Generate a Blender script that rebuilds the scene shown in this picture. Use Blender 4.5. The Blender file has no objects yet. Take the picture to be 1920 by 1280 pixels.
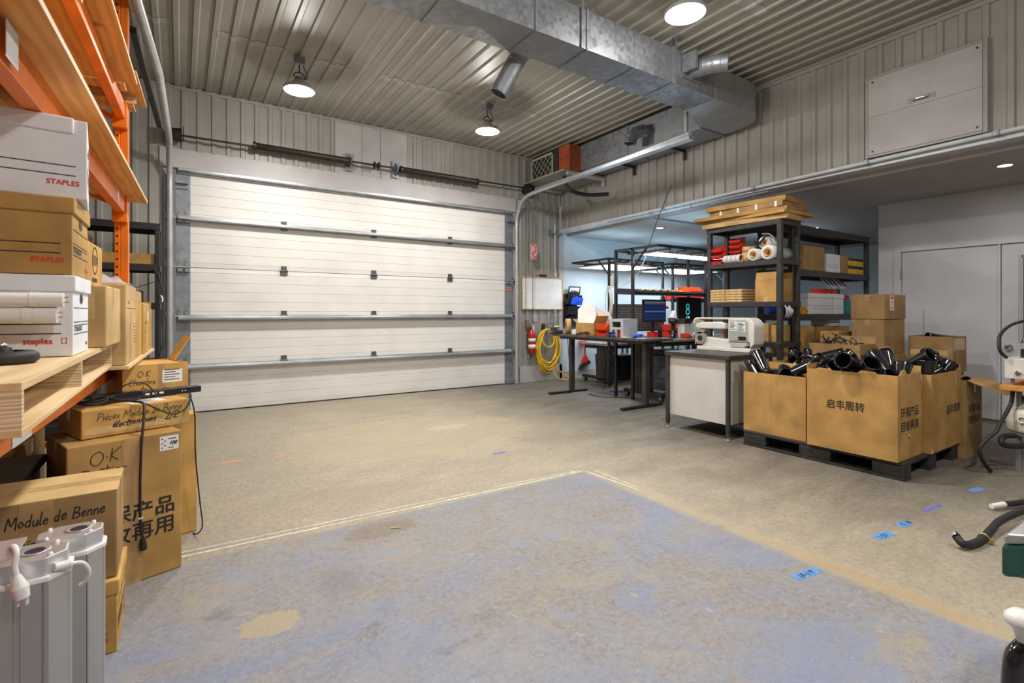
import bpy, math, random
from mathutils import Matrix, Vector, Euler
R = math.radians
PI = math.pi
rnd = random.Random(7)
SC = bpy.context.scene
COL = SC.collection

# ---------------------------------------------------------------- camera
cam_data = bpy.data.cameras.new('camera')
cam = bpy.data.objects.new('camera', cam_data)
COL.objects.link(cam)
cam.location = (0, 0, 1.27)
cam.rotation_euler = (R(90), 0, R(-33.3))
cam_data.sensor_width = 36
cam_data.lens = 945 / 1920 * 36
cam_data.shift_y = -55 / 1920
cam_data.clip_start = 0.02
cam_data.dof.use_dof = True
cam_data.dof.focus_distance = 5.0
cam_data.dof.aperture_fstop = 6.5
SC.camera = cam

# ---------------------------------------------------------------- world, exposure, large lights
SC.view_settings.view_transform = 'Standard'
SC.view_settings.look = 'None'
SC.view_settings.gamma = 1
SC.view_settings.use_curve_mapping = False
SC.view_settings.exposure = 0.0
SC.cycles.use_denoising = True
SC.cycles.max_bounces = 10
SC.cycles.diffuse_bounces = 5
SC.cycles.glossy_bounces = 4
SC.cycles.transparent_max_bounces = 12
SC.cycles.sample_clamp_indirect = 6
W = bpy.data.worlds.new('world')
SC.world = W
W.use_nodes = True
W.node_tree.nodes['Background'].inputs[0].default_value = (1.0, 0.965, 0.92, 1)
W.node_tree.nodes['Background'].inputs[1].default_value = 0.18

HIGH_BAY = [(1.09, 5.93), (3.46, 5.87), (3.45, 2.67), (1.09, 2.67), (1.09, -0.6), (3.45, -0.6)]
HIGH_BAY_Z = 3.72
def disk_light(name, loc, power, size, col=(1, .96, .9), spread=180, parent=None):
    d = bpy.data.lights.new(name, 'AREA')
    d.shape = 'DISK'; d.size = size; d.energy = power; d.color = col; d.spread = R(spread)
    o = bpy.data.objects.new(name, d)
    COL.objects.link(o); o.location = loc
    return o
for _x, _y in HIGH_BAY:
    disk_light('high_bay_light', (_x, _y, HIGH_BAY_Z - 0.045), 48, 0.26, (1, .97, .92), 160)
    _d = bpy.data.lights.new('high_bay_glow', 'POINT'); _d.energy = 44; _d.color = (1, .97, .92); _d.shadow_soft_size = .06
    _o = bpy.data.objects.new('high_bay_glow', _d); COL.objects.link(_o); _o.location = (_x, _y, HIGH_BAY_Z - 0.09)
for _x, _y in [(6.81, 1.49), (6.89, 5.85), (9.11, 4.39)]:
    disk_light('downlight_light', (_x, _y, 2.69), 7, 0.12, (1, .95, .88))

def rect_light(name, loc, sx, sy, power, col):
    d = bpy.data.lights.new(name, 'AREA'); d.shape = 'RECTANGLE'; d.size = sx; d.size_y = sy; d.energy = power; d.color = col
    o = bpy.data.objects.new(name, d); COL.objects.link(o); o.location = loc; return o
for _x, _y in ((6.49, 6.77), (7.13, 6.77), (5.93, 4.93), (6.74, 4.93), (8.17, 6.77), (8.92, 6.77), (8.25, 4.93), (9.05, 4.93)):
    rect_light('panel_light', (_x, _y, 2.085), .55, .38, 6.5, (.66, .86, 1.0))
    _u = rect_light('panel_uplight', (_x, _y, 2.165), .35, .08, 3.2, (.50, .80, 1.0)); _u.rotation_euler = (R(180), 0, 0)
# ---------------------------------------------------------------- materials
MATS = {}
def nodes_of(m):
    m.use_nodes = True
    nt = m.node_tree
    return nt, nt.nodes, nt.links
def pm(name, c, rough=.5, metal=0.0, var=.08, scale=6, bump=0.0, bscale=60, spec=.5, stretch=None, alpha=1, trans=0, emit=None, estr=0, c2=None, coat=0):
    """procedural principled material: noise-varied colour, optional bump"""
    if name in MATS: return MATS[name]
    m = bpy.data.materials.new(name)
    nt, N, L = nodes_of(m)
    b = N['Principled BSDF']
    b.inputs['Roughness'].default_value = rough
    b.inputs['Metallic'].default_value = metal
    b.inputs['Specular IOR Level'].default_value = spec
    b.inputs['Transmission Weight'].default_value = trans
    b.inputs['Alpha'].default_value = alpha
    b.inputs['Coat Weight'].default_value = coat
    tc = N.new('ShaderNodeTexCoord')
    mp = N.new('ShaderNodeMapping')
    L.new(tc.outputs['Object'], mp.inputs[0])
    if stretch: mp.inputs['Scale'].default_value = stretch
    no = N.new('ShaderNodeTexNoise')
    no.inputs['Scale'].default_value = scale
    no.inputs['Detail'].default_value = 5
    L.new(mp.outputs[0], no.inputs['Vector'])
    mx = N.new('ShaderNodeMix'); mx.data_type = 'RGBA'
    d = c2 if c2 else tuple(max(0, v * (1 - 2.2 * var)) for v in c)
    u = tuple(min(1, v * (1 + 1.2 * var)) for v in c)
    mx.inputs[6].default_value = (*u, 1) if not c2 else (*c, 1)
    mx.inputs[7].default_value = (*d, 1)
    rp = N.new('ShaderNodeMapRange')
    rp.inputs[1].default_value = .35; rp.inputs[2].default_value = .68
    L.new(no.outputs[0], rp.inputs[0]); L.new(rp.outputs[0], mx.inputs[0])
    L.new(mx.outputs[2], b.inputs['Base Color'])
    if bump:
        n2 = N.new('ShaderNodeTexNoise'); n2.inputs['Scale'].default_value = bscale
        L.new(mp.outputs[0], n2.inputs['Vector'])
        bp = N.new('ShaderNodeBump'); bp.inputs['Strength'].default_value = bump; bp.inputs['Distance'].default_value = .01
        L.new(n2.outputs[0], bp.inputs['Height']); L.new(bp.outputs[0], b.inputs['Normal'])
    if emit:
        b.inputs['Emission Color'].default_value = (*emit, 1); b.inputs['Emission Strength'].default_value = estr
    MATS[name] = m
    return m

def cardboard(name, c, var=.12):
    if name in MATS: return MATS[name]
    m = pm(name, c, .75, 0, var, 5, .0, 60, .25)
    nt, N, L = nodes_of(m)
    b = N['Principled BSDF']
    tc = N.new('ShaderNodeTexCoord')
    wv = N.new('ShaderNodeTexWave'); wv.bands_direction = 'X'; wv.inputs['Scale'].default_value = 38; wv.inputs['Distortion'].default_value = 2.5
    L.new(tc.outputs['Object'], wv.inputs['Vector'])
    ns = N.new('ShaderNodeTexNoise'); ns.inputs['Scale'].default_value = 160
    L.new(tc.outputs['Object'], ns.inputs['Vector'])
    ad = N.new('ShaderNodeMath'); ad.operation = 'ADD'
    L.new(wv.outputs['Fac'], ad.inputs[0]); L.new(ns.outputs[0], ad.inputs[1])
    bp = N.new('ShaderNodeBump'); bp.inputs['Strength'].default_value = .05; bp.inputs['Distance'].default_value = .004
    L.new(ad.outputs[0], bp.inputs['Height']); L.new(bp.outputs[0], b.inputs['Normal'])
    return m

def galvanized(name, c, rough=.4, contrast=.25, scale=70):
    if name in MATS: return MATS[name]
    m = bpy.data.materials.new(name); MATS[name] = m
    nt, N, L = nodes_of(m)
    b = N['Principled BSDF']
    b.inputs['Metallic'].default_value = .75; b.inputs['Roughness'].default_value = rough
    tc = N.new('ShaderNodeTexCoord')
    vo = N.new('ShaderNodeTexVoronoi'); vo.inputs['Scale'].default_value = scale
    L.new(tc.outputs['Object'], vo.inputs['Vector'])
    no = N.new('ShaderNodeTexNoise'); no.inputs['Scale'].default_value = 3
    L.new(tc.outputs['Object'], no.inputs['Vector'])
    sp = N.new('ShaderNodeSeparateColor'); L.new(vo.outputs['Color'], sp.inputs[0])
    a = N.new('ShaderNodeMath'); a.operation = 'MULTIPLY_ADD'
    L.new(sp.outputs[0], a.inputs[0]); a.inputs[1].default_value = .6
    L.new(no.outputs[0], a.inputs[2])
    mx = N.new('ShaderNodeMix'); mx.data_type = 'RGBA'
    mx.inputs[6].default_value = (*[v * (1 - contrast) for v in c], 1)
    mx.inputs[7].default_value = (*[min(1, v * (1 + contrast)) for v in c], 1)
    L.new(a.outputs[0], mx.inputs[0]); L.new(mx.outputs[2], b.inputs['Base Color'])
    mr = N.new('ShaderNodeMapRange'); mr.inputs[3].default_value = rough - .1; mr.inputs[4].default_value = rough + .15
    L.new(sp.outputs[1], mr.inputs[0]); L.new(mr.outputs[0], b.inputs['Roughness'])
    return m

def plywood(name, c, dark, direction='X', scale=1.6):
    if name in MATS: return MATS[name]
    m = bpy.data.materials.new(name); MATS[name] = m
    nt, N, L = nodes_of(m)
    b = N['Principled BSDF']; b.inputs['Roughness'].default_value = .6; b.inputs['Specular IOR Level'].default_value = .3
    tc = N.new('ShaderNodeTexCoord')
    mp = N.new('ShaderNodeMapping'); L.new(tc.outputs['Object'], mp.inputs[0])
    mp.inputs['Scale'].default_value = {'X': (.35, 2.2, 6), 'Y': (2.2, .35, 6), 'L': (.4, .4, 14)}[direction]
    no = N.new('ShaderNodeTexNoise'); no.inputs['Scale'].default_value = scale * 2; no.inputs['Detail'].default_value = 8; no.inputs['Distortion'].default_value = 1.4
    L.new(mp.outputs[0], no.inputs['Vector'])
    wv = N.new('ShaderNodeTexWave'); wv.bands_direction = {'X': 'Y', 'Y': 'X', 'L': 'Z'}[direction]
    wv.inputs['Scale'].default_value = scale; wv.inputs['Distortion'].default_value = 9; wv.inputs['Detail'].default_value = 3; wv.inputs['Detail Scale'].default_value = 1.2
    L.new(mp.outputs[0], wv.inputs['Vector'])
    a = N.new('ShaderNodeMath'); a.operation = 'MULTIPLY'; L.new(wv.outputs['Fac'], a.inputs[0]); L.new(no.outputs[0], a.inputs[1])
    mx = N.new('ShaderNodeMix'); mx.data_type = 'RGBA'
    mx.inputs[6].default_value = (*c, 1); mx.inputs[7].default_value = (*dark, 1)
    L.new(a.outputs[0], mx.inputs[0])
    # knots
    vo = N.new('ShaderNodeTexVoronoi'); vo.inputs['Scale'].default_value = 3.2; L.new(tc.outputs['Object'], vo.inputs['Vector'])
    lt = N.new('ShaderNodeMapRange'); lt.inputs[1].default_value = .05; lt.inputs[2].default_value = .11; lt.inputs[3].default_value = .75; lt.inputs[4].default_value = 0
    L.new(vo.outputs['Distance'], lt.inputs[0])
    m2 = N.new('ShaderNodeMix'); m2.data_type = 'RGBA'; L.new(lt.outputs[0], m2.inputs[0]); L.new(mx.outputs[2], m2.inputs[6]); m2.inputs[7].default_value = (*[v * .6 for v in dark], 1)
    L.new((m2 if direction != 'L' else mx).outputs[2], b.inputs['Base Color'])
    return m

def emissive(name, c, s):
    if name in MATS: return MATS[name]
    m = bpy.data.materials.new(name); MATS[name] = m
    nt, N, L = nodes_of(m)
    b = N['Principled BSDF']
    b.inputs['Base Color'].default_value = (*c, 1)
    b.inputs['Emission Color'].default_value = (*c, 1); b.inputs['Emission Strength'].default_value = s
    return m

def clear_film(name, a=.25, c=(.9, .9, .9), rough=.15):
    if name in MATS: return MATS[name]
    m = pm(name, c, rough, 0, .1, 9, .6, 14, .8, alpha=a)
    return m

def floor_material():
    m = bpy.data.materials.new('concrete_floor'); MATS['floor'] = m
    nt, N, L = nodes_of(m)
    b = N['Principled BSDF']
    tc = N.new('ShaderNodeTexCoord')
    P = tc.outputs['Object']
    sx = N.new('ShaderNodeSeparateXYZ'); L.new(P, sx.inputs[0])
    def noise(scale, detail=6, rough=.6, dist=0.0, vec=P, stretch=None):
        n = N.new('ShaderNodeTexNoise'); n.inputs['Scale'].default_value = scale; n.inputs['Detail'].default_value = detail
        n.inputs['Roughness'].default_value = rough; n.inputs['Distortion'].default_value = dist
        if stretch:
            mp = N.new('ShaderNodeMapping'); mp.inputs['Scale'].default_value = stretch; L.new(vec, mp.inputs[0]); vec = mp.outputs[0]
        L.new(vec, n.inputs['Vector']); return n.outputs[0]
    def mapr(v, a, c, o0=0., o1=1., clamp=True):
        n = N.new('ShaderNodeMapRange'); n.inputs[1].default_value = a; n.inputs[2].default_value = c; n.inputs[3].default_value = o0; n.inputs[4].default_value = o1
        n.clamp = clamp; L.new(v, n.inputs[0]); return n.outputs[0]
    def mth(op, a, c=None):
        n = N.new('ShaderNodeMath'); n.operation = op
        for i, v in enumerate((a, c)):
            if v is None: continue
            if isinstance(v, (int, float)): n.inputs[i].default_value = v
            else: L.new(v, n.inputs[i])
        return n.outputs[0]
    def mix(f, a, c):
        n = N.new('ShaderNodeMix'); n.data_type = 'RGBA'
        if isinstance(f, (int, float)): n.inputs[0].default_value = f
        else: L.new(f, n.inputs[0])
        for i, v in ((6, a), (7, c)):
            if isinstance(v, tuple): n.inputs[i].default_value = (*v, 1)
            else: L.new(v, n.inputs[i])
        return n.outputs[2]
    big = noise(.55, 4); mid = noise(2.3, 7, .65, .5); fine = noise(14, 8, .7); grit = noise(90, 3, .7); streak = noise(1.6, 8, .68, .8, P, (.6, 2.0, 1)); micro = noise(34, 6, .75)
    conc = mix(mapr(mid, .38, .64), (.47, .405, .30), (.40, .345, .26))
    conc = mix(mapr(streak, .42, .62, 0, .75), conc, (.345, .30, .235))
    conc = mix(mapr(micro, .44, .60, 0, .5), conc, (.25, .215, .165))
    conc = mix(mapr(noise(1.1, 6, .7, 1.0, P, (1, 1.7, 1)), .56, .66, 0, .35), conc, (.50, .41, .27))
    # greyer, dirtier concrete along both sides; on the right dimmer light painted in too
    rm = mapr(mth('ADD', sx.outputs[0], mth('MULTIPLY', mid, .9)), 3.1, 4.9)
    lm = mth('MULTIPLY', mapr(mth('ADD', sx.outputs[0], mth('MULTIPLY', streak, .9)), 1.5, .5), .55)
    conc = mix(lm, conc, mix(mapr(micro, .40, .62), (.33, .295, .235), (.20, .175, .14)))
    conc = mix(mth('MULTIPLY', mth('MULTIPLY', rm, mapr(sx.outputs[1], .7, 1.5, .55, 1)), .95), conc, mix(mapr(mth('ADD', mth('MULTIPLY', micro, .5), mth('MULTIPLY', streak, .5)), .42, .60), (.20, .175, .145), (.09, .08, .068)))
    # black scuffs
    sc = mapr(noise(3.3, 9, .75, 2.2, P, (1, 2.4, 1)), .60, .68, 0, .7)
    conc = mix(mth('MULTIPLY', sc, mapr(big, .36, .6)), conc, (.10, .09, .072))
    # blue paint
    wob = mth('MULTIPLY', mth('SUBTRACT', fine, .5), .10)
    px = mapr(mth('ADD', sx.outputs[0], wob), 2.64, 2.70, 1, 0)
    py = mapr(mth('ADD', sx.outputs[1], mth('MULTIPLY', wob, .3)), 3.02, 3.05, 1, 0)
    paint = mth('MULTIPLY', px, py)
    wear = noise(.95, 9, .70, .9, P, (1, 1.25, 1))
    wear2 = noise(11, 8, .72, .5)
    edge = mapr(sx.outputs[1], 2.1, 3.0, 0, .13)
    near = mapr(sx.outputs[1], 1.25, .75, 0, .05)
    cx = mapr(sx.outputs[0], .2, 1.3, -.03, .05)
    cr = mapr(sx.outputs[0], 2.0, 2.5, 0, -.07)
    w = mth('ADD', mth('ADD', mth('ADD', wear, edge), mth('ADD', near, cx)), cr)
    bluec = mix(mapr(micro, .36, .64), (.275, .30, .375), (.185, .21, .29))
    bluec = mix(mapr(streak, .44, .62, 0, .8), bluec, (.19, .23, .365))
    worn = mix(mapr(micro, .36, .64), (.325, .295, .27), (.215, .19, .175))
    worn = mix(mapr(noise(3.1, 7, .7, .8), .52, .64, 0, .7), worn, (.36, .30, .215))
    worn = mix(mapr(noise(4.2, 7, .7, .5), .54, .62, 0, .75), worn, (.25, .275, .35))
    pcol = mix(mapr(w, .41, .57, .12, .93), bluec, worn)
    pcol = mix(mapr(noise(1.9, 8, .72, 1.2), .46, .64, 0, .45), pcol, (.30, .31, .34))
    pcol = mix(mapr(wear2, .635, .665, 0, .8), pcol, (.42, .36, .26))
    pcol = mix(mapr(noise(1.7, 8, .7, 1.5), .60, .69, 0, .6), pcol, (.14, .125, .12))
    col = mix(paint, conc, pcol)
    # amber glue line along the right edge of the paint
    ax = mth('ABSOLUTE', mth('SUBTRACT', mth('ADD', sx.outputs[0], mth('MULTIPLY', wob, .6)), 2.72))
    ay = mapr(sx.outputs[1], 1.25, 1.75, 1, .0)
    amb = mth('MULTIPLY', mth('MULTIPLY', mapr(ax, .02, .06, 1, 0), ay), mapr(noise(4, 4), .3, .6, .2, .9))
    col = mix(amb, col, (.36, .215, .075))
    ax2 = mapr(ax, .03, .11, .7, 0)
    col = mix(mth('MULTIPLY', ax2, mapr(sx.outputs[1], 2.4, 3.0, .8, 0)), col, (.44, .36, .235))
    # bare patch
    def spot(x, y, rx, ry, c, s=.9, rag=.35, lo=.8, hi=1.1):
        nonlocal col
        dx = mth('DIVIDE', mth('SUBTRACT', sx.outputs[0], x), rx); dy = mth('DIVIDE', mth('SUBTRACT', sx.outputs[1], y), ry)
        d = mth('ADD', mth('ADD', mth('MULTIPLY', dx, dx), mth('MULTIPLY', dy, dy)), mth('MULTIPLY', mth('SUBTRACT', fine, .5), rag * 6))
        col = mix(mapr(d, lo, hi, s, 0), col, c)
    spot(.30, 2.26, .12, .09, (.40, .33, .215), .85, .5)
    spot(2.47, 5.05, .22, .12, (.52, .47, .385), .7)
    spot(2.0, 4.9, 1.3, .9, (.50, .41, .26), .35, .3)
    spot(.98, 2.88, .22, .10, (.22, .175, .12), .65, .5)
    spot(.36, 4.9, .10, .04, (.75, .30, .16), .6)
    spot(.75, 4.85, .07, .03, (.75, .32, .18), .55)
    spot(1.95, .93, .28, .22, (.215, .255, .38), .6, .9, .2, 1.8)
    spot(.62, 2.42, .10, .14, (.17, .17, .19), .5, .8, .1, 1.4)
    # thin cracks
    ck = N.new('ShaderNodeTexVoronoi'); ck.feature = 'DISTANCE_TO_EDGE'; ck.inputs['Scale'].default_value = .42
    mp = N.new('ShaderNodeMapping'); L.new(P, mp.inputs[0])
    vv = N.new('ShaderNodeVectorMath'); vv.operation = 'MULTIPLY_ADD'
    nv = N.new('ShaderNodeTexNoise'); nv.inputs['Scale'].default_value = 1.3; nv.inputs['Detail'].default_value = 6; L.new(P, nv.inputs['Vector'])
    L.new(nv.outputs['Color'], vv.inputs[0]); vv.inputs[1].default_value = (.5, .5, .5); L.new(P, vv.inputs[2]); L.new(vv.outputs[0], ck.inputs['Vector'])
    col = mix(mapr(ck.outputs['Distance'], .0, .003, .12, 0), col, (.14, .12, .1))
    # grit
    col = mix(mapr(grit, .60, .70, 0, .55), col, (.54, .48, .39))
    col = mix(mapr(grit, .30, .40, .7, 0), col, (.14, .12, .1))
    col = mix(.10, col, (.01, .01, .01))
    L.new(col, b.inputs['Base Color'])
    L.new(mapr(fine, .3, .7, .42, .68), b.inputs['Roughness'])
    b.inputs['Specular IOR Level'].default_value = .35
    bp = N.new('ShaderNodeBump'); bp.inputs['Strength'].default_value = .12; bp.inputs['Distance'].default_value = .004
    L.new(mth('ADD', fine, mth('MULTIPLY', grit, .5)), bp.inputs['Height']); L.new(bp.outputs[0], b.inputs['Normal'])
    return m

M = dict(
 siding=pm('painted_siding', (.335, .32, .29), .42, .0, .05, 2.5, spec=.5),
 ceil=pm('painted_ceiling', (.305, .285, .24), .45, .0, .07, 1.6, spec=.5),
 trim=pm('white_trim', (.48, .45, .445), .5, 0, .04, 3),
 panelw=pm('white_flat_panel', (.45, .425, .415), .5, 0, .05, 3),
 door=pm('white_door_panel', (.76, .735, .70), .38, 0, .03, 2.2, .08, 220, spec=.5),
 stile=pm('stile_steel', (.27, .29, .32), .5, .5, .10, 9),
 strut=pm('strut_steel', (.50, .52, .54), .35, .8, .06, 6),
 galv=galvanized('duct_steel', (.28, .295, .32), .48, .10, 25),
 galvs=galvanized('spangled_steel', (.33, .34, .35), .40, .35, 60),
 track=pm('track_steel', (.52, .53, .54), .38, .45, .06, 6),
 conduit=pm('white_painted_pipe', (.60, .63, .67), .4, 0, .05, 6),
 darksteel=pm('dark_steel', (.05, .045, .04), .45, .6, .1, 20),
 spring=pm('oiled_spring', (.045, .035, .03), .5, .5, .2, 40),
 drywall=pm('white_drywall', (.56, .64, .70), .6, 0, .03, 2),
 drywallceil=pm('drywall_ceiling', (.42, .40, .385), .7, 0, .04, 2),
 partition=pm('partition_white', (.60, .61, .64), .55, 0, .04, 2),
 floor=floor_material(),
 orange=pm('orange_paint', (.85, .19, .008), .35, 0, .1, 5, spec=.5),
 ply=plywood('plywood_face', (.76, .40, .115), (.45, .20, .045), 'Y', 3.2),
 plypale=plywood('pale_plywood', (.80, .61, .36), (.50, .30, .12), 'Y'),
 plyedge=plywood('plywood_edge', (.84, .66, .42), (.22, .11, .045), 'L', 2.4),
 lumber=plywood('lumber', (.66, .45, .22), (.42, .25, .10), 'X'),
 kraft=cardboard('kraft_cardboard', (.465, .270, .090)),
 kraft2=cardboard('yellow_cardboard', (.565, .335, .100)),
 kraft3=cardboard('dull_cardboard', (.375, .230, .100)),
 kraft4=cardboard('pale_cardboard', (.59, .395, .18)),
 whitebox=cardboard('white_carton', (.78, .79, .83), .03),
 tape=pm('brown_packing_tape', (.50, .30, .12), .18, 0, .1, 8, .3, 25, .6),
 cleartape=pm('shiny_clear_tape', (.62, .43, .2), .12, 0, .1, 8, .5, 30, .8),
 ink=pm('black_print', (.02, .018, .016), .7, 0, .05),
 redink=pm('red_print', (.72, .06, .03), .6, 0, .05),
 paper=pm('white_paper', (.80, .80, .80), .6, 0, .03, 8),
 black=pm('black_powder_coat', (.022, .021, .024), .42, 0, .15, 12),
 blackp=pm('black_plastic', (.018, .018, .02), .35, 0, .15, 12),
 blackgloss=pm('glossy_black_plastic', (.010, .010, .012), .13, 0, .1, 9, spec=.7),
 blackrub=pm('black_rubber', (.02, .02, .021), .6, 0, .15, 20),
 palletp=pm('black_pallet_plastic', (.030, .029, .029), .5, 0, .2, 15, .2, 60),
 shelfp=pm('shelf_plastic', (.032, .032, .034), .45, 0, .15, 15),
 brownmetal=pm('dark_brown_metal', (.055, .048, .044), .45, .2, .1, 10),
 benchtop=pm('dark_bench_top', (.075, .062, .052), .35, 0, .25, 9),
 greytop=pm('grey_bench_top', (.24, .23, .22), .4, 0, .15, 9),
 offwhite=pm('offwhite_laminate', (.62, .595, .55), .45, 0, .03, 3),
 cream=pm('cream_enamel', (.70, .67, .62), .4, 0, .04, 8),
 greygreen=pm('grey_green_panel', (.36, .39, .35), .45, 0, .06, 8),
 chrome=pm('chrome', (.75, .75, .76), .15, 1, .05, 10),
 alu=pm('brushed_aluminium', (.60, .585, .57), .36, .85, .06, 6, stretch=(1, 1, .1)),
 alucap=pm('cast_aluminium', (.70, .69, .70), .3, .7, .05, 12),
 whitep=pm('white_plastic', (.80, .79, .77), .35, 0, .04, 8),
 tubep=pm('frosted_tube', (.82, .80, .78), .2, 0, .04, 5, spec=.6),
 red=pm('red_plastic', (.72, .035, .02), .35, 0, .08, 10),
 redorange=pm('orange_red_plastic', (.85, .10, .02), .35, 0, .08, 10),
 redpaint=pm('fire_red_enamel', (.50, .02, .012), .25, 0, .1, 8),
 rust=pm('red_oxide_paint', (.36, .075, .025), .5, 0, .15, 6),
 blue=pm('blue_plastic', (.02, .07, .55), .35, 0, .08, 10),
 navy=pm('dark_blue_plastic', (.015, .03, .16), .4, 0, .1, 10),
 bluetape=pm('blue_masking_tape', (.10, .28, .62), .6, 0, .15, 40),
 purptape=pm('violet_masking_tape', (.13, .14, .50), .6, 0, .12, 30),
 whitetape=pm('white_floor_tape', (.62, .59, .52), .55, 0, .12, 14),
 yellow=pm('yellow_hose', (.85, .52, .015), .35, 0, .08, 12),
 yel2=pm('yellow_plastic', (.80, .45, .03), .4, 0, .1, 12),
 green=pm('dark_green_enamel', (.02, .09, .065), .3, 0, .15, 8),
 tealbin=pm('teal_plastic', (.02, .22, .22), .4, 0, .1, 8),
 wood=plywood('wood_board', (.62, .30, .08), (.40, .17, .04), 'X'),
 film=clear_film('stretch_film', .42, (.86, .86, .86)),
 filmroll=pm('film_roll', (.74, .74, .73), .12, 0, .1, 6, .25, 30, .8),
 screen=pm('dark_screen', (.012, .014, .03), .12, 0, .1, 3, emit=(.02, .04, .16), estr=.35),
 screenoff=pm('black_screen', (.008, .008, .009), .15, 0, .05, 3),
 teal=emissive('teal_light', (.03, .35, .36), .8),
 cyan=emissive('white_light_text', (.5, .6, .7), .5),
 led=emissive('led_panel_light', (.93, .97, 1.0), 5.0),
 bay=emissive('lamp_light', (1, .98, .95), 25.0),
 grilled=pm('dark_grille', (.03, .03, .03), .6, 0, .1, 10),
 wire=pm('pale_wire', (.62, .58, .45), .4, .2, .05, 10),
 pegboard=pm('brown_pegboard', (.075, .055, .038), .6, 0, .15, 8),
 jug=pm('milky_plastic', (.70, .68, .58), .35, 0, .08, 8),
 glass=pm('window_glass', (.04, .045, .05), .06, 0, .1, 2, spec=.8),
 dim=pm('dim_interior', (.045, .03, .022), .7, 0, .4, 6),
 foam=pm('white_foam', (.86, .83, .80), .6, 0, .04, 6),
 grey=pm('grey_plastic', (.46, .48, .50), .45, 0, .05, 8),
 bluegrey=pm('blue_grey_cabinet', (.17, .19, .24), .4, 0, .08, 5),
 twine=pm('brown_tape_roll', (.60, .38, .15), .5, 0, .1, 30),
 hookbrown=pm('wooden_bracket', (.30, .15, .06), .5, 0, .15, 10),
)

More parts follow.
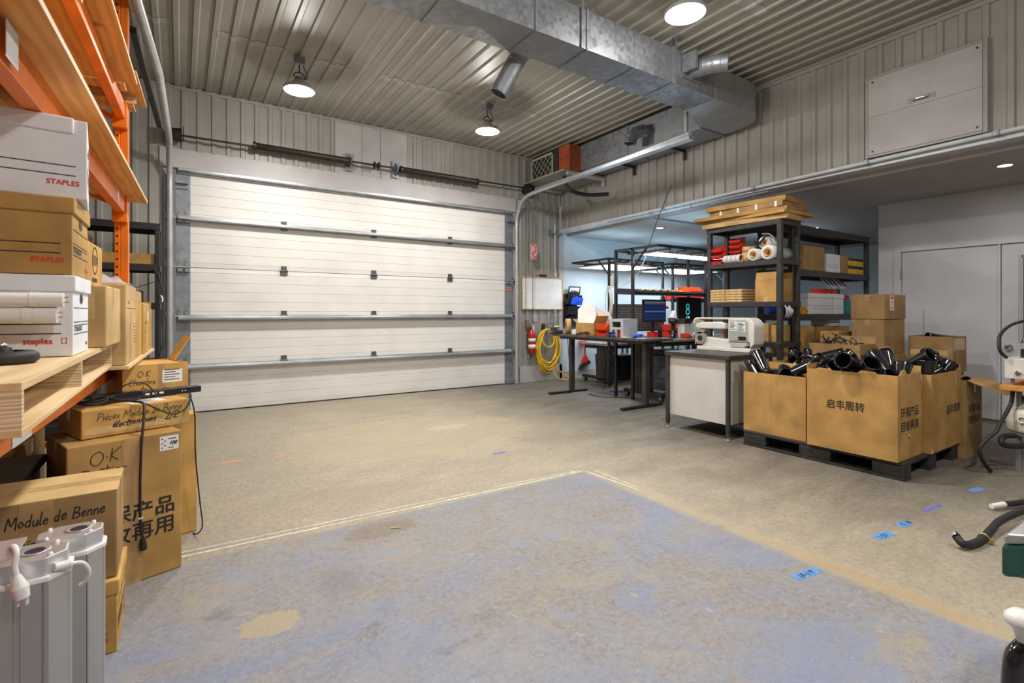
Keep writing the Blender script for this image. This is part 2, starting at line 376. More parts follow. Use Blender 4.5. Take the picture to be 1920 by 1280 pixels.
# ---------------------------------------------------------------- geometry helpers
class MB:
    def __init__(s): s.v = []; s.f = []; s.sm = []
    def add(s, vs, fs, smooth=False, mtx=None):
        o = len(s.v)
        for p in vs:
            p = Vector(p)
            s.v.append(mtx @ p if mtx is not None else p)
        for f in fs:
            s.f.append([i + o for i in f]); s.sm.append(smooth)
        return s
    def b(s, x0, x1, y0, y1, z0, z1, mtx=None):
        vs = [(x, y, z) for z in (z0, z1) for y in (y0, y1) for x in (x0, x1)]
        fs = [(0, 2, 3, 1), (4, 5, 7, 6), (0, 1, 5, 4), (2, 6, 7, 3), (0, 4, 6, 2), (1, 3, 7, 5)]
        return s.add(vs, fs, False, mtx)
    def quadbar(s, a, c, w, h, up=(0, 0, 1)):
        """rectangular bar from a to c, width w (sideways), height h (along up)"""
        a = Vector(a); c = Vector(c); d = (c - a).normalized(); up = Vector(up)
        sd = d.cross(up)
        if sd.length < 1e-4: sd = d.cross(Vector((1, 0, 0)))
        sd.normalize(); u = sd.cross(d).normalized()
        vs = [p + sd * (i * w / 2) + u * (j * h / 2) for p in (a, c) for i, j in ((-1, -1), (1, -1), (1, 1), (-1, 1))]
        fs = [(3, 2, 1, 0), (4, 5, 6, 7), (0, 1, 5, 4), (1, 2, 6, 5), (2, 3, 7, 6), (3, 0, 4, 7)]
        return s.add(vs, fs)
    def cyl(s, a, c, r0, r1=None, n=16, caps=True, smooth=True):
        r1 = r0 if r1 is None else r1
        a = Vector(a); c = Vector(c); d = (c - a).normalized()
        q = d.to_track_quat('Z', 'Y').to_matrix()
        vs = []
        for p, r in ((a, r0), (c, r1)):
            for i in range(n):
                t = 2 * PI * i / n
                vs.append(p + q @ Vector((r * math.cos(t), r * math.sin(t), 0)))
        s.add(vs, [(i, (i + 1) % n, n + (i + 1) % n, n + i) for i in range(n)], smooth)
        if caps:
            s.add(vs[:n], [tuple(reversed(range(n)))]); s.add(vs[n:], [tuple(range(n))])
        return s
    def lathe(s, prof, n=24, mtx=None, smooth=True, closed=False):
        vs = []
        for r, z in prof:
            for i in range(n):
                t = 2 * PI * i / n
                vs.append((r * math.cos(t), r * math.sin(t), z))
        k = len(prof); fs = []
        for j in range(k if closed else k - 1):
            j2 = (j + 1) % k
            for i in range(n):
                fs.append((j * n + i, j * n + (i + 1) % n, j2 * n + (i + 1) % n, j2 * n + i))
        return s.add(vs, fs, smooth, mtx)
    def tube(s, pts, r, n=8, closed=False, caps=True):
        pts = [Vector(p) for p in pts]; k = len(pts); vs = []
        nrm = None
        for i, p in enumerate(pts):
            if closed: d = pts[(i + 1) % k] - pts[i - 1]
            else: d = pts[min(i + 1, k - 1)] - pts[max(i - 1, 0)]
            if d.length < 1e-9: d = Vector((0, 0, 1))
            d.normalize()
            if nrm is None:
                nrm = d.orthogonal().normalized()
            else:
                nrm = nrm - d * nrm.dot(d)
                nrm = nrm.normalized() if nrm.length > 1e-6 else d.orthogonal().normalized()
            bn = d.cross(nrm)
            rr = r[i] if isinstance(r, (list, tuple)) else r
            for j in range(n):
                t = 2 * PI * j / n
                vs.append(p + (nrm * math.cos(t) + bn * math.sin(t)) * rr)
        fs = []
        for i in range(k if closed else k - 1):
            i2 = (i + 1) % k
            for j in range(n): fs.append((i * n + j, i * n + (j + 1) % n, i2 * n + (j + 1) % n, i2 * n + j))
        s.add(vs, fs, True)
        if caps and not closed:
            s.add(vs[:n], [tuple(reversed(range(n)))]); s.add(vs[-n:], [tuple(range(n))])
        return s
    def prism(s, poly, axis, d0, d1):
        """extrude 2-D polygon: axis 'x' poly=(y,z); 'y' poly=(x,z); 'z' poly=(x,y)"""
        def P(u, v, d): return {'x': (d, u, v), 'y': (u, d, v), 'z': (u, v, d)}[axis]
        n = len(poly)
        vs = [P(u, v, d0) for u, v in poly] + [P(u, v, d1) for u, v in poly]
        fs = [tuple(reversed(range(n))), tuple(range(n, 2 * n))] + [(i, (i + 1) % n, n + (i + 1) % n, n + i) for i in range(n)]
        return s.add(vs, fs)
    def sheet(s, prof, axis, d0, d1):
        """open profile extruded (corrugated sheets)"""
        def P(u, v, d): return {'x': (d, u, v), 'y': (u, d, v), 'z': (u, v, d)}[axis]
        n = len(prof)
        vs = [P(u, v, d0) for u, v in prof] + [P(u, v, d1) for u, v in prof]
        return s.add(vs, [(i, i + 1, n + i + 1, n + i) for i in range(n - 1)])
    def grid(s, fn, nu, nv, smooth=True):
        vs = [fn(i / nu, j / nv) for j in range(nv + 1) for i in range(nu + 1)]
        return s.add(vs, [(j * (nu + 1) + i, j * (nu + 1) + i + 1, (j + 1) * (nu + 1) + i + 1, (j + 1) * (nu + 1) + i) for j in range(nv) for i in range(nu)], smooth)
    def build(s, name, mat, parent=None, bevel=0, local=False, seg=2, solid=0):
        me = bpy.data.meshes.new(name)
        vs = s.v
        if parent is not None and not local:
            inv = wmat(parent).inverted(); vs = [inv @ v for v in vs]
        me.from_pydata([tuple(v) for v in vs], [], s.f)
        for p, q in zip(me.polygons, s.sm): p.use_smooth = q
        me.materials.append(mat)
        me.update()
        import bmesh as _b
        bm = _b.new(); bm.from_mesh(me); _b.ops.recalc_face_normals(bm, faces=bm.faces); bm.to_mesh(me); bm.free()
        o = bpy.data.objects.new(name, me); COL.objects.link(o)
        if parent is not None: o.parent = parent
        if bevel:
            md = o.modifiers.new('bevel', 'BEVEL'); md.width = bevel; md.segments = seg; md.limit_method = 'ANGLE'; md.angle_limit = R(40)
        if solid:
            md = o.modifiers.new('solid', 'SOLIDIFY'); md.thickness = solid; md.offset = 0
        return o

def wmat(o):
    m = Matrix.Translation(o.location) @ o.rotation_euler.to_matrix().to_4x4()
    return wmat(o.parent) @ m if o.parent else m
def tag(o, label=None, cat=None, group=None, kind=None):
    if label: o['label'] = label
    if cat: o['category'] = cat
    if group: o['group'] = group
    if kind: o['kind'] = kind
    return o
def thing(name, label, cat, loc=(0, 0, 0), rz=0, group=None, rot=None):
    o = bpy.data.objects.new(name, None); COL.objects.link(o)
    o.location = loc; o.rotation_euler = rot if rot else (0, 0, rz)
    o.empty_display_size = .1
    return tag(o, label, cat, group)
def struct(o): o['kind'] = 'structure'; return o
def copy_tree(o, parent=None):
    c = o.copy(); COL.objects.link(c); c.parent = parent
    for ch in [x for x in KIDS.get(o.name, [])]: copy_tree(ch, c)
    return c
def kids(o):
    return [x for x in bpy.data.objects if x.parent == o]
def copy_thing(o, loc, rot=None, label=None, group=None):
    c = o.copy(); COL.objects.link(c)
    c.location = loc
    if rot is not None: c.rotation_euler = rot
    if label: c['label'] = label
    if group: c['group'] = group
    for ch in kids(o):
        d = ch.copy(); COL.objects.link(d); d.parent = c
        for g in kids(ch):
            e = g.copy(); COL.objects.link(e); e.parent = d
    return c
def smoothpath(pts, n=6):
    """Catmull-Rom through points"""
    P = [Vector(p) for p in pts]; out = []
    for i in range(len(P) - 1):
        p0 = P[max(i - 1, 0)]; p1 = P[i]; p2 = P[i + 1]; p3 = P[min(i + 2, len(P) - 1)]
        for k in range(n):
            t = k / n
            out.append(.5 * ((2 * p1) + (p2 - p0) * t + (2 * p0 - 5 * p1 + 4 * p2 - p3) * t * t + (3 * p1 - p0 - 3 * p2 + p3) * t ** 3))
    out.append(P[-1]); return out
_TXT = {}
def txt(s, size, mat, parent, o, right, up, name='printed_text', shear=0, bold=0, align='LEFT', lift=.0012, sx=1.0, local=False, space=1.0, fat=0):
    """flat writing: o = baseline start, right/up = directions in world (or parent-local) space"""
    cu = bpy.data.curves.new('t', 'FONT'); cu.body = s; cu.size = size; cu.shear = shear; cu.offset = bold; cu.align_x = align; cu.resolution_u = 3; cu.space_character = space
    to = bpy.data.objects.new('t', cu)
    me = bpy.data.meshes.new_from_object(to)
    bpy.data.objects.remove(to); bpy.data.curves.remove(cu)
    r = Vector(right).normalized(); u = Vector(up).normalized(); nrm = r.cross(u)
    m = Matrix((( r.x * sx, u.x, nrm.x, o[0]), (r.y * sx, u.y, nrm.y, o[1]), (r.z * sx, u.z, nrm.z, o[2]), (0, 0, 0, 1)))
    m = m @ Matrix.Translation((0, 0, lift))
    if not local and parent is not None: m = wmat(parent).inverted() @ m
    if fat:
        vs = [v.co.copy() for v in me.vertices]; fs = [list(p.vertices) for p in me.polygons]; n = len(vs); V = []; Fc = []
        for k, (dx, dy) in enumerate(((0, 0), (fat, 0), (-fat, 0), (0, fat), (0, -fat))):
            V += [(v.x + dx, v.y + dy, v.z + k * .00006) for v in vs]; Fc += [[i + k * n for i in f] for f in fs]
        bpy.data.meshes.remove(me); me = bpy.data.meshes.new('t'); me.from_pydata(V, [], Fc)
    me.transform(m)
    me.materials.clear(); me.materials.append(mat)
    ob = bpy.data.objects.new(name, me); COL.objects.link(ob)
    if parent is not None: ob.parent = parent
    return ob
# ================================================================ STRUCTURE
CEIL = 4.08; DY = 7.5; RX = 6.04; SIDEZ = 2.72
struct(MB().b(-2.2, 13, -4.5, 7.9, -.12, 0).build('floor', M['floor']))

PITCH = .1635
def rib_profile(u0, u1, v, depth, pitch=PITCH, flip=1, phase=0):
    """trapezoid ribs; list of (u, v)"""
    out = []; u = u0 - pitch + phase
    while u < u1:
        for du, dv in ((0, 0), (.098, 0), (.110, depth), (.150, depth)):
            x = u + du
            if u0 <= x <= u1: out.append((x, v + dv * flip))
        # small pencil rib in the flat
        u += pitch
    if out[0][0] > u0: out.insert(0, (u0, v))
    if out[-1][0] < u1: out.append((u1, v))
    return out
# ceiling: ribs run away from the garage door
c = MB().sheet(rib_profile(-2.0, 6.1, CEIL, .02, flip=-1, phase=.03), 'y', -4.5, 7.5)
# flat butt-strap bands across the ribs
struct(c.build('ceiling', M['ceil'], solid=.002))
bands = [(.0, .0), ]
for i, (x0, x1, y) in enumerate([(-1.6, -.12, 5.9), (.28, .98, 5.86), (1.22, 1.62, 5.9), (1.98, 3.05, 5.86), (3.25, 4.25, 5.82), (3.9, 4.6, 2.65)]):
    mb = MB()
    u = x0
    pr_ = rib_profile(x0, x1, CEIL - .0035, .02, flip=-1, phase=(.03 + (-2.0 - PITCH)) % PITCH - (x0 - PITCH) % PITCH)
    mb.sheet(pr_, 'y', y - .055, y + .055)
    struct(mb.build('trim_%d' % (i + 20), M['siding'], solid=.004))

# garage-door wall: corrugated above the header board, flat boards round the opening
wb = MB()
wb.sheet([(x, y) for x, y in rib_profile(-1.9, 1.86, DY, .02, flip=-1)], 'z', 3.28, CEIL)
wb.sheet([(x, y) for x, y in rib_profile(2.95, 6.04, DY, .02, flip=-1)], 'z', 3.28, CEIL)
wb.sheet([(x, y) for x, y in rib_profile(-1.9, -.22, DY, .02, flip=-1)], 'z', 0, 3.28)
wb.sheet([(x, y) for x, y in rib_profile(5.06, 6.0, DY, .028, flip=-1, phase=.05)], 'z', .28, 3.28)
struct(wb.build('wall_back', M['siding'], solid=.004))
struct(MB().b(-.22, 5.06, DY + .02, DY + .10, 3.06, 3.30).b(-.22, -.08, DY + .02, DY + .1, 0, 3.06).b(4.97, 5.06, DY + .02, DY + .1, 0, 3.06).b(-.22, 5.0, DY - .02, DY + .03, 3.055, 3.295).build('trim_1', M['trim'], bevel=.004))
for i, (x0, x1) in enumerate([(1.86, 2.25), (2.255, 2.53), (2.535, 2.95)]):
    struct(MB().b(x0, x1, DY - .016, DY + .01, 3.29, CEIL - .02).build('trim_%d' % (i + 2), M['panelw'], bevel=.003))
struct(MB().b(5.08, 6.04, DY - .03, DY + .02, .0, .29).build('baseboard_back', M['trim'], bevel=.004))
struct(MB().b(5.98, 6.06, DY - .03, DY + .1, .0, 2.84).build('trim_6', M['trim'], bevel=.004))
struct(MB().b(-1.98, 6.1, DY - .03, DY + .02, CEIL - .05, CEIL - .015).build('trim_7', M['siding'], bevel=.003))
# plain wall of the side room, in line with the garage-door wall
struct(MB().b(6.04, 12.6, DY, DY + .12, 0, SIDEZ + .1).build('wall_side_room', M['drywall']))
struct(MB().b(12.5, 12.6, -3, DY, 0, SIDEZ + .1).build('wall_far_right', M['drywall']))
struct(MB().b(6.2, 12.6, -4.5, DY, SIDEZ, SIDEZ + .1).build('ceiling_side_room', M['drywallceil']))
struct(MB().b(6.06, 12.5, DY - .02, DY, 0, .14).build('baseboard_side_room', M['trim']))
# left wall
lw = MB().sheet([(y, x) for y, x in rib_profile(-4.5, 7.5, -1.9, .02)], 'z', 0, CEIL)
lwm = MB(); lwm.v = [Vector((v.y, v.x, v.z)) for v in lw.v]; lwm.f = lw.f; lwm.sm = lw.sm
struct(lwm.build('wall_left', M['siding'], solid=.004))
# header over the side-room opening
hw = MB().sheet([(y, x) for y, x in rib_profile(-4.5, 7.5, RX, .02, flip=-1, phase=.09)], 'z', 2.83, CEIL)
hwm = MB(); hwm.v = [Vector((v.y, v.x, v.z)) for v in hw.v]; hwm.f = hw.f; hwm.sm = hw.sm
struct(hwm.build('wall_right', M['siding'], solid=.004))
struct(MB().b(RX + .01, RX + .2, -4.5, DY, 2.80, CEIL).build('wall_right_core', M['drywallceil']))
struct(MB().b(RX - .03, RX + .2, -4.5, DY, 2.775, 2.835).build('trim_8', M['conduit'], bevel=.004))
struct(MB().b(RX - .035, RX, -4.5, DY, CEIL - .06, CEIL - .02).build('trim_9', M['siding'], bevel=.003))
# partition with double door
PX = 7.95
struct(MB().b(PX, PX + .12, 2.80, 3.0, 0, SIDEZ).b(PX, PX + .12, .8, 2.80, 2.07, SIDEZ).b(PX, PX + .12, -4.5, .8, 0, SIDEZ).build('wall_partition', M['partition']))
fr = MB().b(PX - .02, PX + .03, 2.74, 2.82, 0, 2.13).b(PX - .02, PX + .03, .78, .85, 0, 2.13).b(PX - .02, PX + .03, .85, 2.74, 2.06, 2.13)
struct(fr.build('trim_10', M['partition'], bevel=.004))
d2 = thing('door_2', None, None, (PX, 2.74, 0)); struct(d2)
MB().b(PX + .01, PX + .05, 1.80, 2.735, .012, 2.055).build('leaf', M['partition'], d2, bevel=.003)
MB().b(PX - .008, PX + .012, 1.775, 1.80, .012, 2.055).build('astragal', M['partition'], d2, bevel=.003)
MB().cyl((PX - .01, 2.742, 1.83), (PX - .01, 2.742, 1.70), .012).build('hinge', M['galv'], d2)
MB().cyl((PX - .01, 2.742, 1.15), (PX - .01, 2.742, 1.02), .012).build('hinge', M['galv'], d2)
d3 = thing('door_3', None, None, (PX, 1.77, 0)); struct(d3)
MB().b(PX + .01, PX + .05, 1.61, 1.77, .012, 2.055).b(PX + .01, PX + .05, .86, 1.0, .012, 2.055).b(PX + .01, PX + .05, 1.0, 1.61, .012, .96).b(PX + .01, PX + .05, 1.0, 1.61, 1.88, 2.055).build('leaf', M['partition'], d3, bevel=.003)
MB().b(PX - .006, PX + .02, 1.585, 1.625, .93, 1.92).b(PX - .006, PX + .02, 1.0, 1.04, .93, 1.92).b(PX - .006, PX + .02, 1.0, 1.6, .93, .965).b(PX - .006, PX + .02, 1.0, 1.6, 1.885, 1.92).build('window_frame', M['trim'], d3, bevel=.003)
MB().b(PX + .025, PX + .03, 1.0, 1.61, .96, 1.88).build('pane', M['glass'], d3)
kn = MB().cyl((PX + .01, 1.705, .87), (PX - .012, 1.705, .87), .034, n=20).cyl((PX - .012, 1.705, .87), (PX - .04, 1.705, .87), .013).cyl((PX - .04, 1.705, .87), (PX - .055, 1.705, .87), .022, .033, 20).cyl((PX - .055, 1.705, .87), (PX - .08, 1.705, .87), .033, .02, 20)
kn.build('knob', M['chrome'], d3)

# ---------------------------------------------------------------- sectional garage door (door_1)
d1 = thing('door_1', None, None, (2.43, DY, 0)); struct(d1)
SH = .61
for i in range(5):
    z0 = i * SH; prof = [(DY + .045, z0 + .002), (DY + .004, z0 + .004)]
    for k in range(5):
        zc = z0 + .061 + k * .122
        prof += [(DY, zc - .004), (DY + .006, zc), (DY, zc + .004)]
    prof += [(DY + .004, z0 + SH - .004), (DY + .045, z0 + SH - .002)]
    MB().sheet(prof, 'x', .10, 4.77).b(.10, 4.77, DY + .03, DY + .045, z0 + .002, z0 + SH - .002).build('door_section', M['door'], d1)
    for x0, x1 in ((-.055, .10), (4.77, 4.925)):
        MB().b(x0, x1, DY - .006, DY + .045, z0 + .003, z0 + SH - .003).build('end_stile', M['stile'], d1, bevel=.002)
for z in (3.035, 2.44, 1.20, .585):
    st = MB().prism([(DY - .006, z - .028), (DY - .07, z - .028), (DY - .098, z - .020), (DY - .098, z + .004), (DY - .06, z + .010), (DY - .06, z + .020), (DY - .006, z + .022)], 'x', -.03, 4.87)
    st.b(-.03, 4.87, DY - .012, DY - .002, z - .042, z + .034)
    st.build('strut', M['strut'], d1, bevel=.003)
for j in range(1, 5):
    z = j * SH
    for x in (1.18, 2.43, 3.70):
        h = MB().b(x - .035, x + .035, DY - .018, DY, z + .008, z + .07).b(x - .045, x + .045, DY - .018, DY, z - .055, z - .005).cyl((x - .05, DY - .02, z + .002), (x + .05, DY - .02, z + .002), .012, n=10)
        h.cyl((x - .02, DY - .03, z + .045), (x - .02, DY - .016, z + .045), .008, n=8).cyl((x + .02, DY - .03, z + .045), (x + .02, DY - .016, z + .045), .008, n=8)
        h.build('hinge', pm('dark_zinc', (.13, .135, .14), .45, .6, .1, 20), d1, bevel=.002)
    for xc in (-.01, .065, 4.81, 4.885):
        h = MB().prism([(xc - .03, z - .02), (xc + .03, z - .02), (xc + .03, z + .05), (xc + .012, z + .10), (xc - .012, z + .10), (xc - .03, z + .05)], 'y', DY - .014, DY - .006)
        h.b(xc - .028, xc + .028, DY - .05, DY - .006, z - .06, z - .02).cyl((xc, DY - .022, z + .07), (xc, DY - .012, z + .07), .01, n=8).cyl((xc, DY - .022, z + .02), (xc, DY - .012, z + .02), .01, n=8)
        h.build('roller_hinge', M['galv'], d1, bevel=.002)
    for xa, xb in ((-.11, .10), (4.77, 4.99)):
        MB().cyl((xa, DY - .03, z), (xb, DY - .03, z), .008, n=8).build('roller_stem', M['track'], d1)
for xa, xb in ((-.06, .08), (4.79, 4.93)):
    MB().b(xa, xb, DY - .07, DY - .006, 2.86, 2.90).b(xa, xb, DY - .02, DY - .006, 2.80, 2.93).build('top_bracket', M['stile'], d1, bevel=.003)
    MB().b(xa, xb, DY - .05, DY - .006, .01, .10).build('bottom_bracket', M['stile'], d1, bevel=.003)
MB().b(.08, 4.8, DY - .004, DY + .05, -.0, .016).build('bottom_seal', M['blackrub'], d1)
# STOP-type round red sticker on the right stile
MB().cyl((4.83, DY - .0065, 1.665), (4.83, DY - .0085, 1.665), .036, n=24).build('round_sticker', M['red'], d1)
MB().b(4.81, 4.85, DY - .0095, DY - .0085, 1.66, 1.672).build('sticker_bar', M['paper'], d1)
MB().b(4.795, 4.865, DY - .008, DY - .0068, 1.695, 1.70).build('sticker_strip', M['paper'], d1)

# ---------------------------------------------------------------- door tracks
def track(name, label, x, ypts, flip):
    t = thing(name, label, 'door track', (x, DY, 0))
    prof = []
    path = [(x, DY - .06, .02), (x, DY - .06, 2.86)]
    rad = .42
    for k in range(1, 9):
        a = k / 9 * PI / 2
        path.append((x, DY - .06 - rad * (1 - math.cos(a)), 2.86 + rad * math.sin(a)))
    path += ypts
    MB().tube(path, .034, 10).build('rail', M['track'], t)
    m = MB().b(x + flip * .035 - .03, x + flip * .035 + .03, DY - .03, DY + .02, .0, 2.95)
    m.b(x - .055, x + .055, DY - .10, DY + .01, 0, .02)
    m.build('mounting_angle', M['stile'], t, bevel=.003)
    for z in (.6, 1.25, 1.85, 2.45):
        MB().b(x - .05, x + .05, DY - .055, DY + .0, z - .03, z + .03).build('jamb_bracket', M['galv'], t, bevel=.003)
    return t
tl = track('garage_door_track', 'grey steel door track rising left of the white garage door and running overhead', -.115, [(-.118, DY - .6, 3.29), (-.16, 5.3, 3.32), (-.252, 4.24, 3.38), (-.29, 2.7, 3.42), (-.31, 1.5, 3.44)], -1)
MB().quadbar((-.20, 6.8, 3.33), (-.30, 4.7, 3.38), .045, .05).build('angle_stiffener', M['darksteel'], tl, bevel=.003)
MB().b(-.26, -.22, 3.5, 3.54, 3.38, CEIL).build('hanger', M['stile'], tl)
tr = track('garage_door_track', 'bright steel door track curving over right of the white garage door toward the duct', 4.985, [(4.987, DY - .62, 3.29), (4.99, 6.2, 3.305), (5.0, 3.80, 3.37)], 1)
MB().prism([(4.95, 3.29), (5.05, 3.29), (5.05, 3.34), (4.95, 3.34)], 'y', 3.78, 6.85).build('angle_stiffener', M['strut'], tr, bevel=.003)
MB().b(4.985, 5.02, 3.84, 3.875, 3.33, CEIL).build('hanger', M['galvs'], tr, bevel=.003)

# ---------------------------------------------------------------- torsion shaft with springs
ZS = 3.44; YS = DY - .16
ts = thing('torsion_shaft', 'dark torsion spring shaft on the wall above the white garage door', 'door spring', (2.43, YS, ZS))
MB().cyl((-.06, YS, ZS - .02), (5.22, YS, ZS + .03), .014, n=12).build('shaft', M['darksteel'], ts)
def spring(xa, xb):
    n = int((xb - xa) / .016); pts = []
    m = MB()
    prof = [(.046, 0)]
    for k in range(n): prof += [(.047, .016 * k + .002), (.041, .016 * k + .0152)]
    m.lathe(prof, 14, Matrix.Translation((xa, YS, ZS)) @ Matrix.Rotation(PI / 2, 4, 'Y'))
    m.build('spring', M['spring'], ts)
    for x in (xa, xb): MB().cyl((x - .015, YS, ZS), (x + .02, YS, ZS), .054, n=16).build('spring_cone', M['darksteel'], ts)
spring(.80, 2.02); spring(2.80, 4.12)
for x in (2.05, 2.75):
    MB().prism([(YS + .115, ZS - .1), (YS - .02, ZS - .02), (YS - .02, ZS + .03), (YS + .115, ZS + .13)], 'x', x - .006, x + .006).b(x - .05, x + .05, YS + .10, YS + .115, ZS - .11, ZS + .14).build('centre_bracket', M['stile'], ts, bevel=.002)
m = MB().cyl((2.40, YS, ZS), (2.44, YS, ZS), .03, n=14)
m.cyl((2.38, YS, ZS), (2.395, YS, ZS), .055, n=10).cyl((2.445, YS, ZS), (2.46, YS, ZS), .055, n=10); m.build('coupler', M['darksteel'], ts)
for x, s in ((-.04, 1), (5.16, -1)):
    MB().cyl((x - .05, YS, ZS + (.02 if x > 1 else -.02)), (x + .05, YS, ZS + (.02 if x > 1 else -.02)), .075, .085, 20).cyl((x + .06 * s, YS, ZS), (x + .07 * s, YS, ZS), .09, n=20).build('cable_drum', M['spring'], ts)
    MB().b(x - .11 * s - .01, x - .11 * s + .01, YS - .05, YS + .11, ZS - .10, ZS + .08).build('end_bearing_plate', M['darksteel'], ts, bevel=.003)

# ---------------------------------------------------------------- ductwork (main run, elbow, wall run)
DZ0, DZ1 = 3.60, 3.95; Y0, Y1 = 3.376, 3.777
du = thing('air_duct', 'galvanised rectangular air duct crossing under the ribbed ceiling and turning along the right wall', 'air duct', (4.0, 3.58, DZ1))
xs = [-1.85, -.55, .72, 1.62, 2.46, 3.02, 3.62, 4.18, 4.86]
for a, c_ in zip(xs[:-1], xs[1:]):
    m = MB().b(a + .006, c_ - .006, Y0, Y1, DZ0, DZ1)
    # cross-break: shallow pyramid underneath and on the sides
    xm = (a + c_) / 2; ym = (Y0 + Y1) / 2; zm = (DZ0 + DZ1) / 2
    m.add([(a + .006, Y0, DZ0), (c_ - .006, Y0, DZ0), (c_ - .006, Y1, DZ0), (a + .006, Y1, DZ0), (xm, ym, DZ0 - .012)], [(0, 1, 4), (1, 2, 4), (2, 3, 4), (3, 0, 4)])
    m.add([(a + .006, Y0, DZ0), (c_ - .006, Y0, DZ0), (c_ - .006, Y0, DZ1), (a + .006, Y0, DZ1), (xm, Y0 - .01, zm)], [(0, 1, 4), (1, 2, 4), (2, 3, 4), (3, 0, 4)])
    m.build('duct_section', M['galv'], du)
for x in xs[1:-1]:
    MB().b(x - .014, x + .014, Y0 - .010, Y1 + .010, DZ0 - .010, DZ1 + .006).build('joint_flange', M['galv'], du)
for x, y in ((.72, .58), (2.95, Y0 - .012), (4.20, Y0 - .012)):
    if y < 1: continue
    MB().b(x - .014, x + .014, y - .006, y + .002, DZ0 - .01, CEIL).b(x - .035, x + .035, y - .06, y + .02, CEIL - .04, CEIL - .02).build('hanger_strap', M['galv'], du)
# elbow, outer corner rounded
XW0, XW1 = 5.475, 5.957
out = [(4.86, Y0)]
for k in range(0, 9):
    a = -PI / 2 + k / 8 * PI / 2
    out.append((XW1 - .42 + .42 * math.cos(a), Y0 + .42 + .42 * math.sin(a)))
out += [(XW1, 4.02), (XW0, 4.02), (4.86 + .08, Y1)]
out += [(4.86, Y1)]
MB().prism(out, 'z', DZ0 - .005, DZ1 + .005).build('elbow', M['galvs'], du, bevel=.004)
for a, c_ in ((4.02, 5.25), (5.26, 6.30)):
    m = MB().b(XW0 if a > 4.1 else XW0, XW1 + .01, a + .006, c_ - .006, DZ0 - .01, DZ1 + .05)
    m.build('wall_duct_section', M['galv'], du, bevel=.004)
MB().b(XW0 - .01, XW1 + .02, 5.24, 5.27, DZ0 - .02, DZ1 + .055).build('joint_flange', M['galv'], du)
MB().b(XW0 - .01, XW1 + .02, 4.00, 4.03, DZ0 - .02, DZ1 + .055).build('joint_flange', M['galv'], du)
for y in (4.65, 5.6):
    MB().b(XW0 + .1, RX - .02, y, y + .03, DZ0 - .05, DZ0 - .02).b(RX - .05, RX - .02, y, y + .03, DZ0 - .16, DZ0 - .02).build('support_arm', M['darksteel'], du)
def round_pipe(pts, r, name, mouth_inner=True, rings=()):
    m = MB().tube(pts, r, 24, caps=False).tube(pts, r * .965, 24, caps=False)
    P = [Vector(p) for p in pts]
    d = (P[-1] - P[-2]).normalized(); q = d.to_track_quat('Z', 'Y').to_matrix().to_4x4()
    m.lathe([(r * .965, 0), (r * 1.02, 0), (r * 1.02, -.012), (r * .99, -.012)], 24, Matrix.Translation(P[-1]) @ q)
    o = m.build(name, M['galv'], du)
    for i in rings:
        d = (P[i + 1] - P[i - 1]).normalized(); q = d.to_track_quat('Z', 'Y').to_matrix().to_4x4()
        mm = MB().lathe([(r, -.008), (r * 1.04, -.004), (r * 1.04, .004), (r, .008)], 24, Matrix.Translation(P[i]) @ q)
        mm.build('seam_ring', M['galv'], o)
    return o
round_pipe([(2.72, 3.76, 3.74), (2.71, 3.86, 3.74), (2.685, 3.93, 3.71), (2.65, 3.97, 3.64), (2.59, 4.02, 3.50), (2.52, 4.07, 3.34)], .085, 'takeoff_pipe', rings=(3,))
round_pipe([(4.46, Y0 + .02, 3.78), (4.46, 3.29, 3.78), (4.47, 3.21, 3.78), (4.495, 3.14, 3.775), (4.53, 3.08, 3.77), (4.57, 3.02, 3.765)], .085, 'takeoff_pipe', rings=(1, 2, 3, 4))
round_pipe([(XW0 + .02, 4.86, 3.80), (XW0 - .08, 4.88, 3.80), (XW0 - .17, 4.93, 3.77), (XW0 - .22, 4.97, 3.70), (XW0 - .23, 4.98, 3.62)], .085, 'takeoff_pipe', rings=(1, 2, 3))
MB().b(4.30, 4.33, Y0 - .18, Y0 - .01, 3.72, 3.90).b(4.30, 4.62, Y0 - .02, Y0, 3.68, 3.72).build('damper_plate', M['galv'], du)

# ---------------------------------------------------------------- heater with grille on its wall shelf
he = thing('unit_heater', 'dark blower heater with diagonal white grille and red side in the corner by the ceiling', 'heater', (5.75, 6.9, 3.56))
MB().b(5.26, 5.96, 6.62, 7.38, 3.57, 4.0).build('casing', M['grilled'], he, bevel=.01)
MB().b(5.25, 5.97, 6.30, 6.58, 3.56, 4.0).build('red_panel', M['rust'], he, bevel=.006)
gm = MB().b(5.245, 5.262, 6.74, 7.36, 3.60, 3.63).b(5.245, 5.262, 6.74, 7.36, 3.95, 3.98).b(5.245, 5.262, 6.74, 6.76, 3.6, 3.98).b(5.245, 5.262, 7.34, 7.36, 3.6, 3.98)
for k in range(-3, 6):
    y0 = 6.75 + k * .125
    for s in (1, -1):
        pts = []
        for tt in range(21):
            u = tt / 20; z = 3.61 + u * .36; y = y0 + (u if s > 0 else 1 - u) * .36
            if 6.75 <= y <= 7.35: pts.append((5.247, y, z))
        if len(pts) > 1: gm.tube(pts, .004, 5)
gm.build('grille', M['wire'], he)
sh = thing('heater_shelf', 'grey wooden shelf carrying the blower heater on the right wall', 'shelf', (5.7, 6.9, 3.54))
MB().b(5.10, RX - .02, 6.28, 7.46, 3.535, 3.56).build('deck', M['ceil'], sh, bevel=.003)
MB().b(5.2, RX - .02, 6.28, 6.32, 3.49, 3.535).b(5.98, RX - .02, 6.28, 6.32, 3.40, 3.5).build('bracket', M['trim'], sh, bevel=.003)
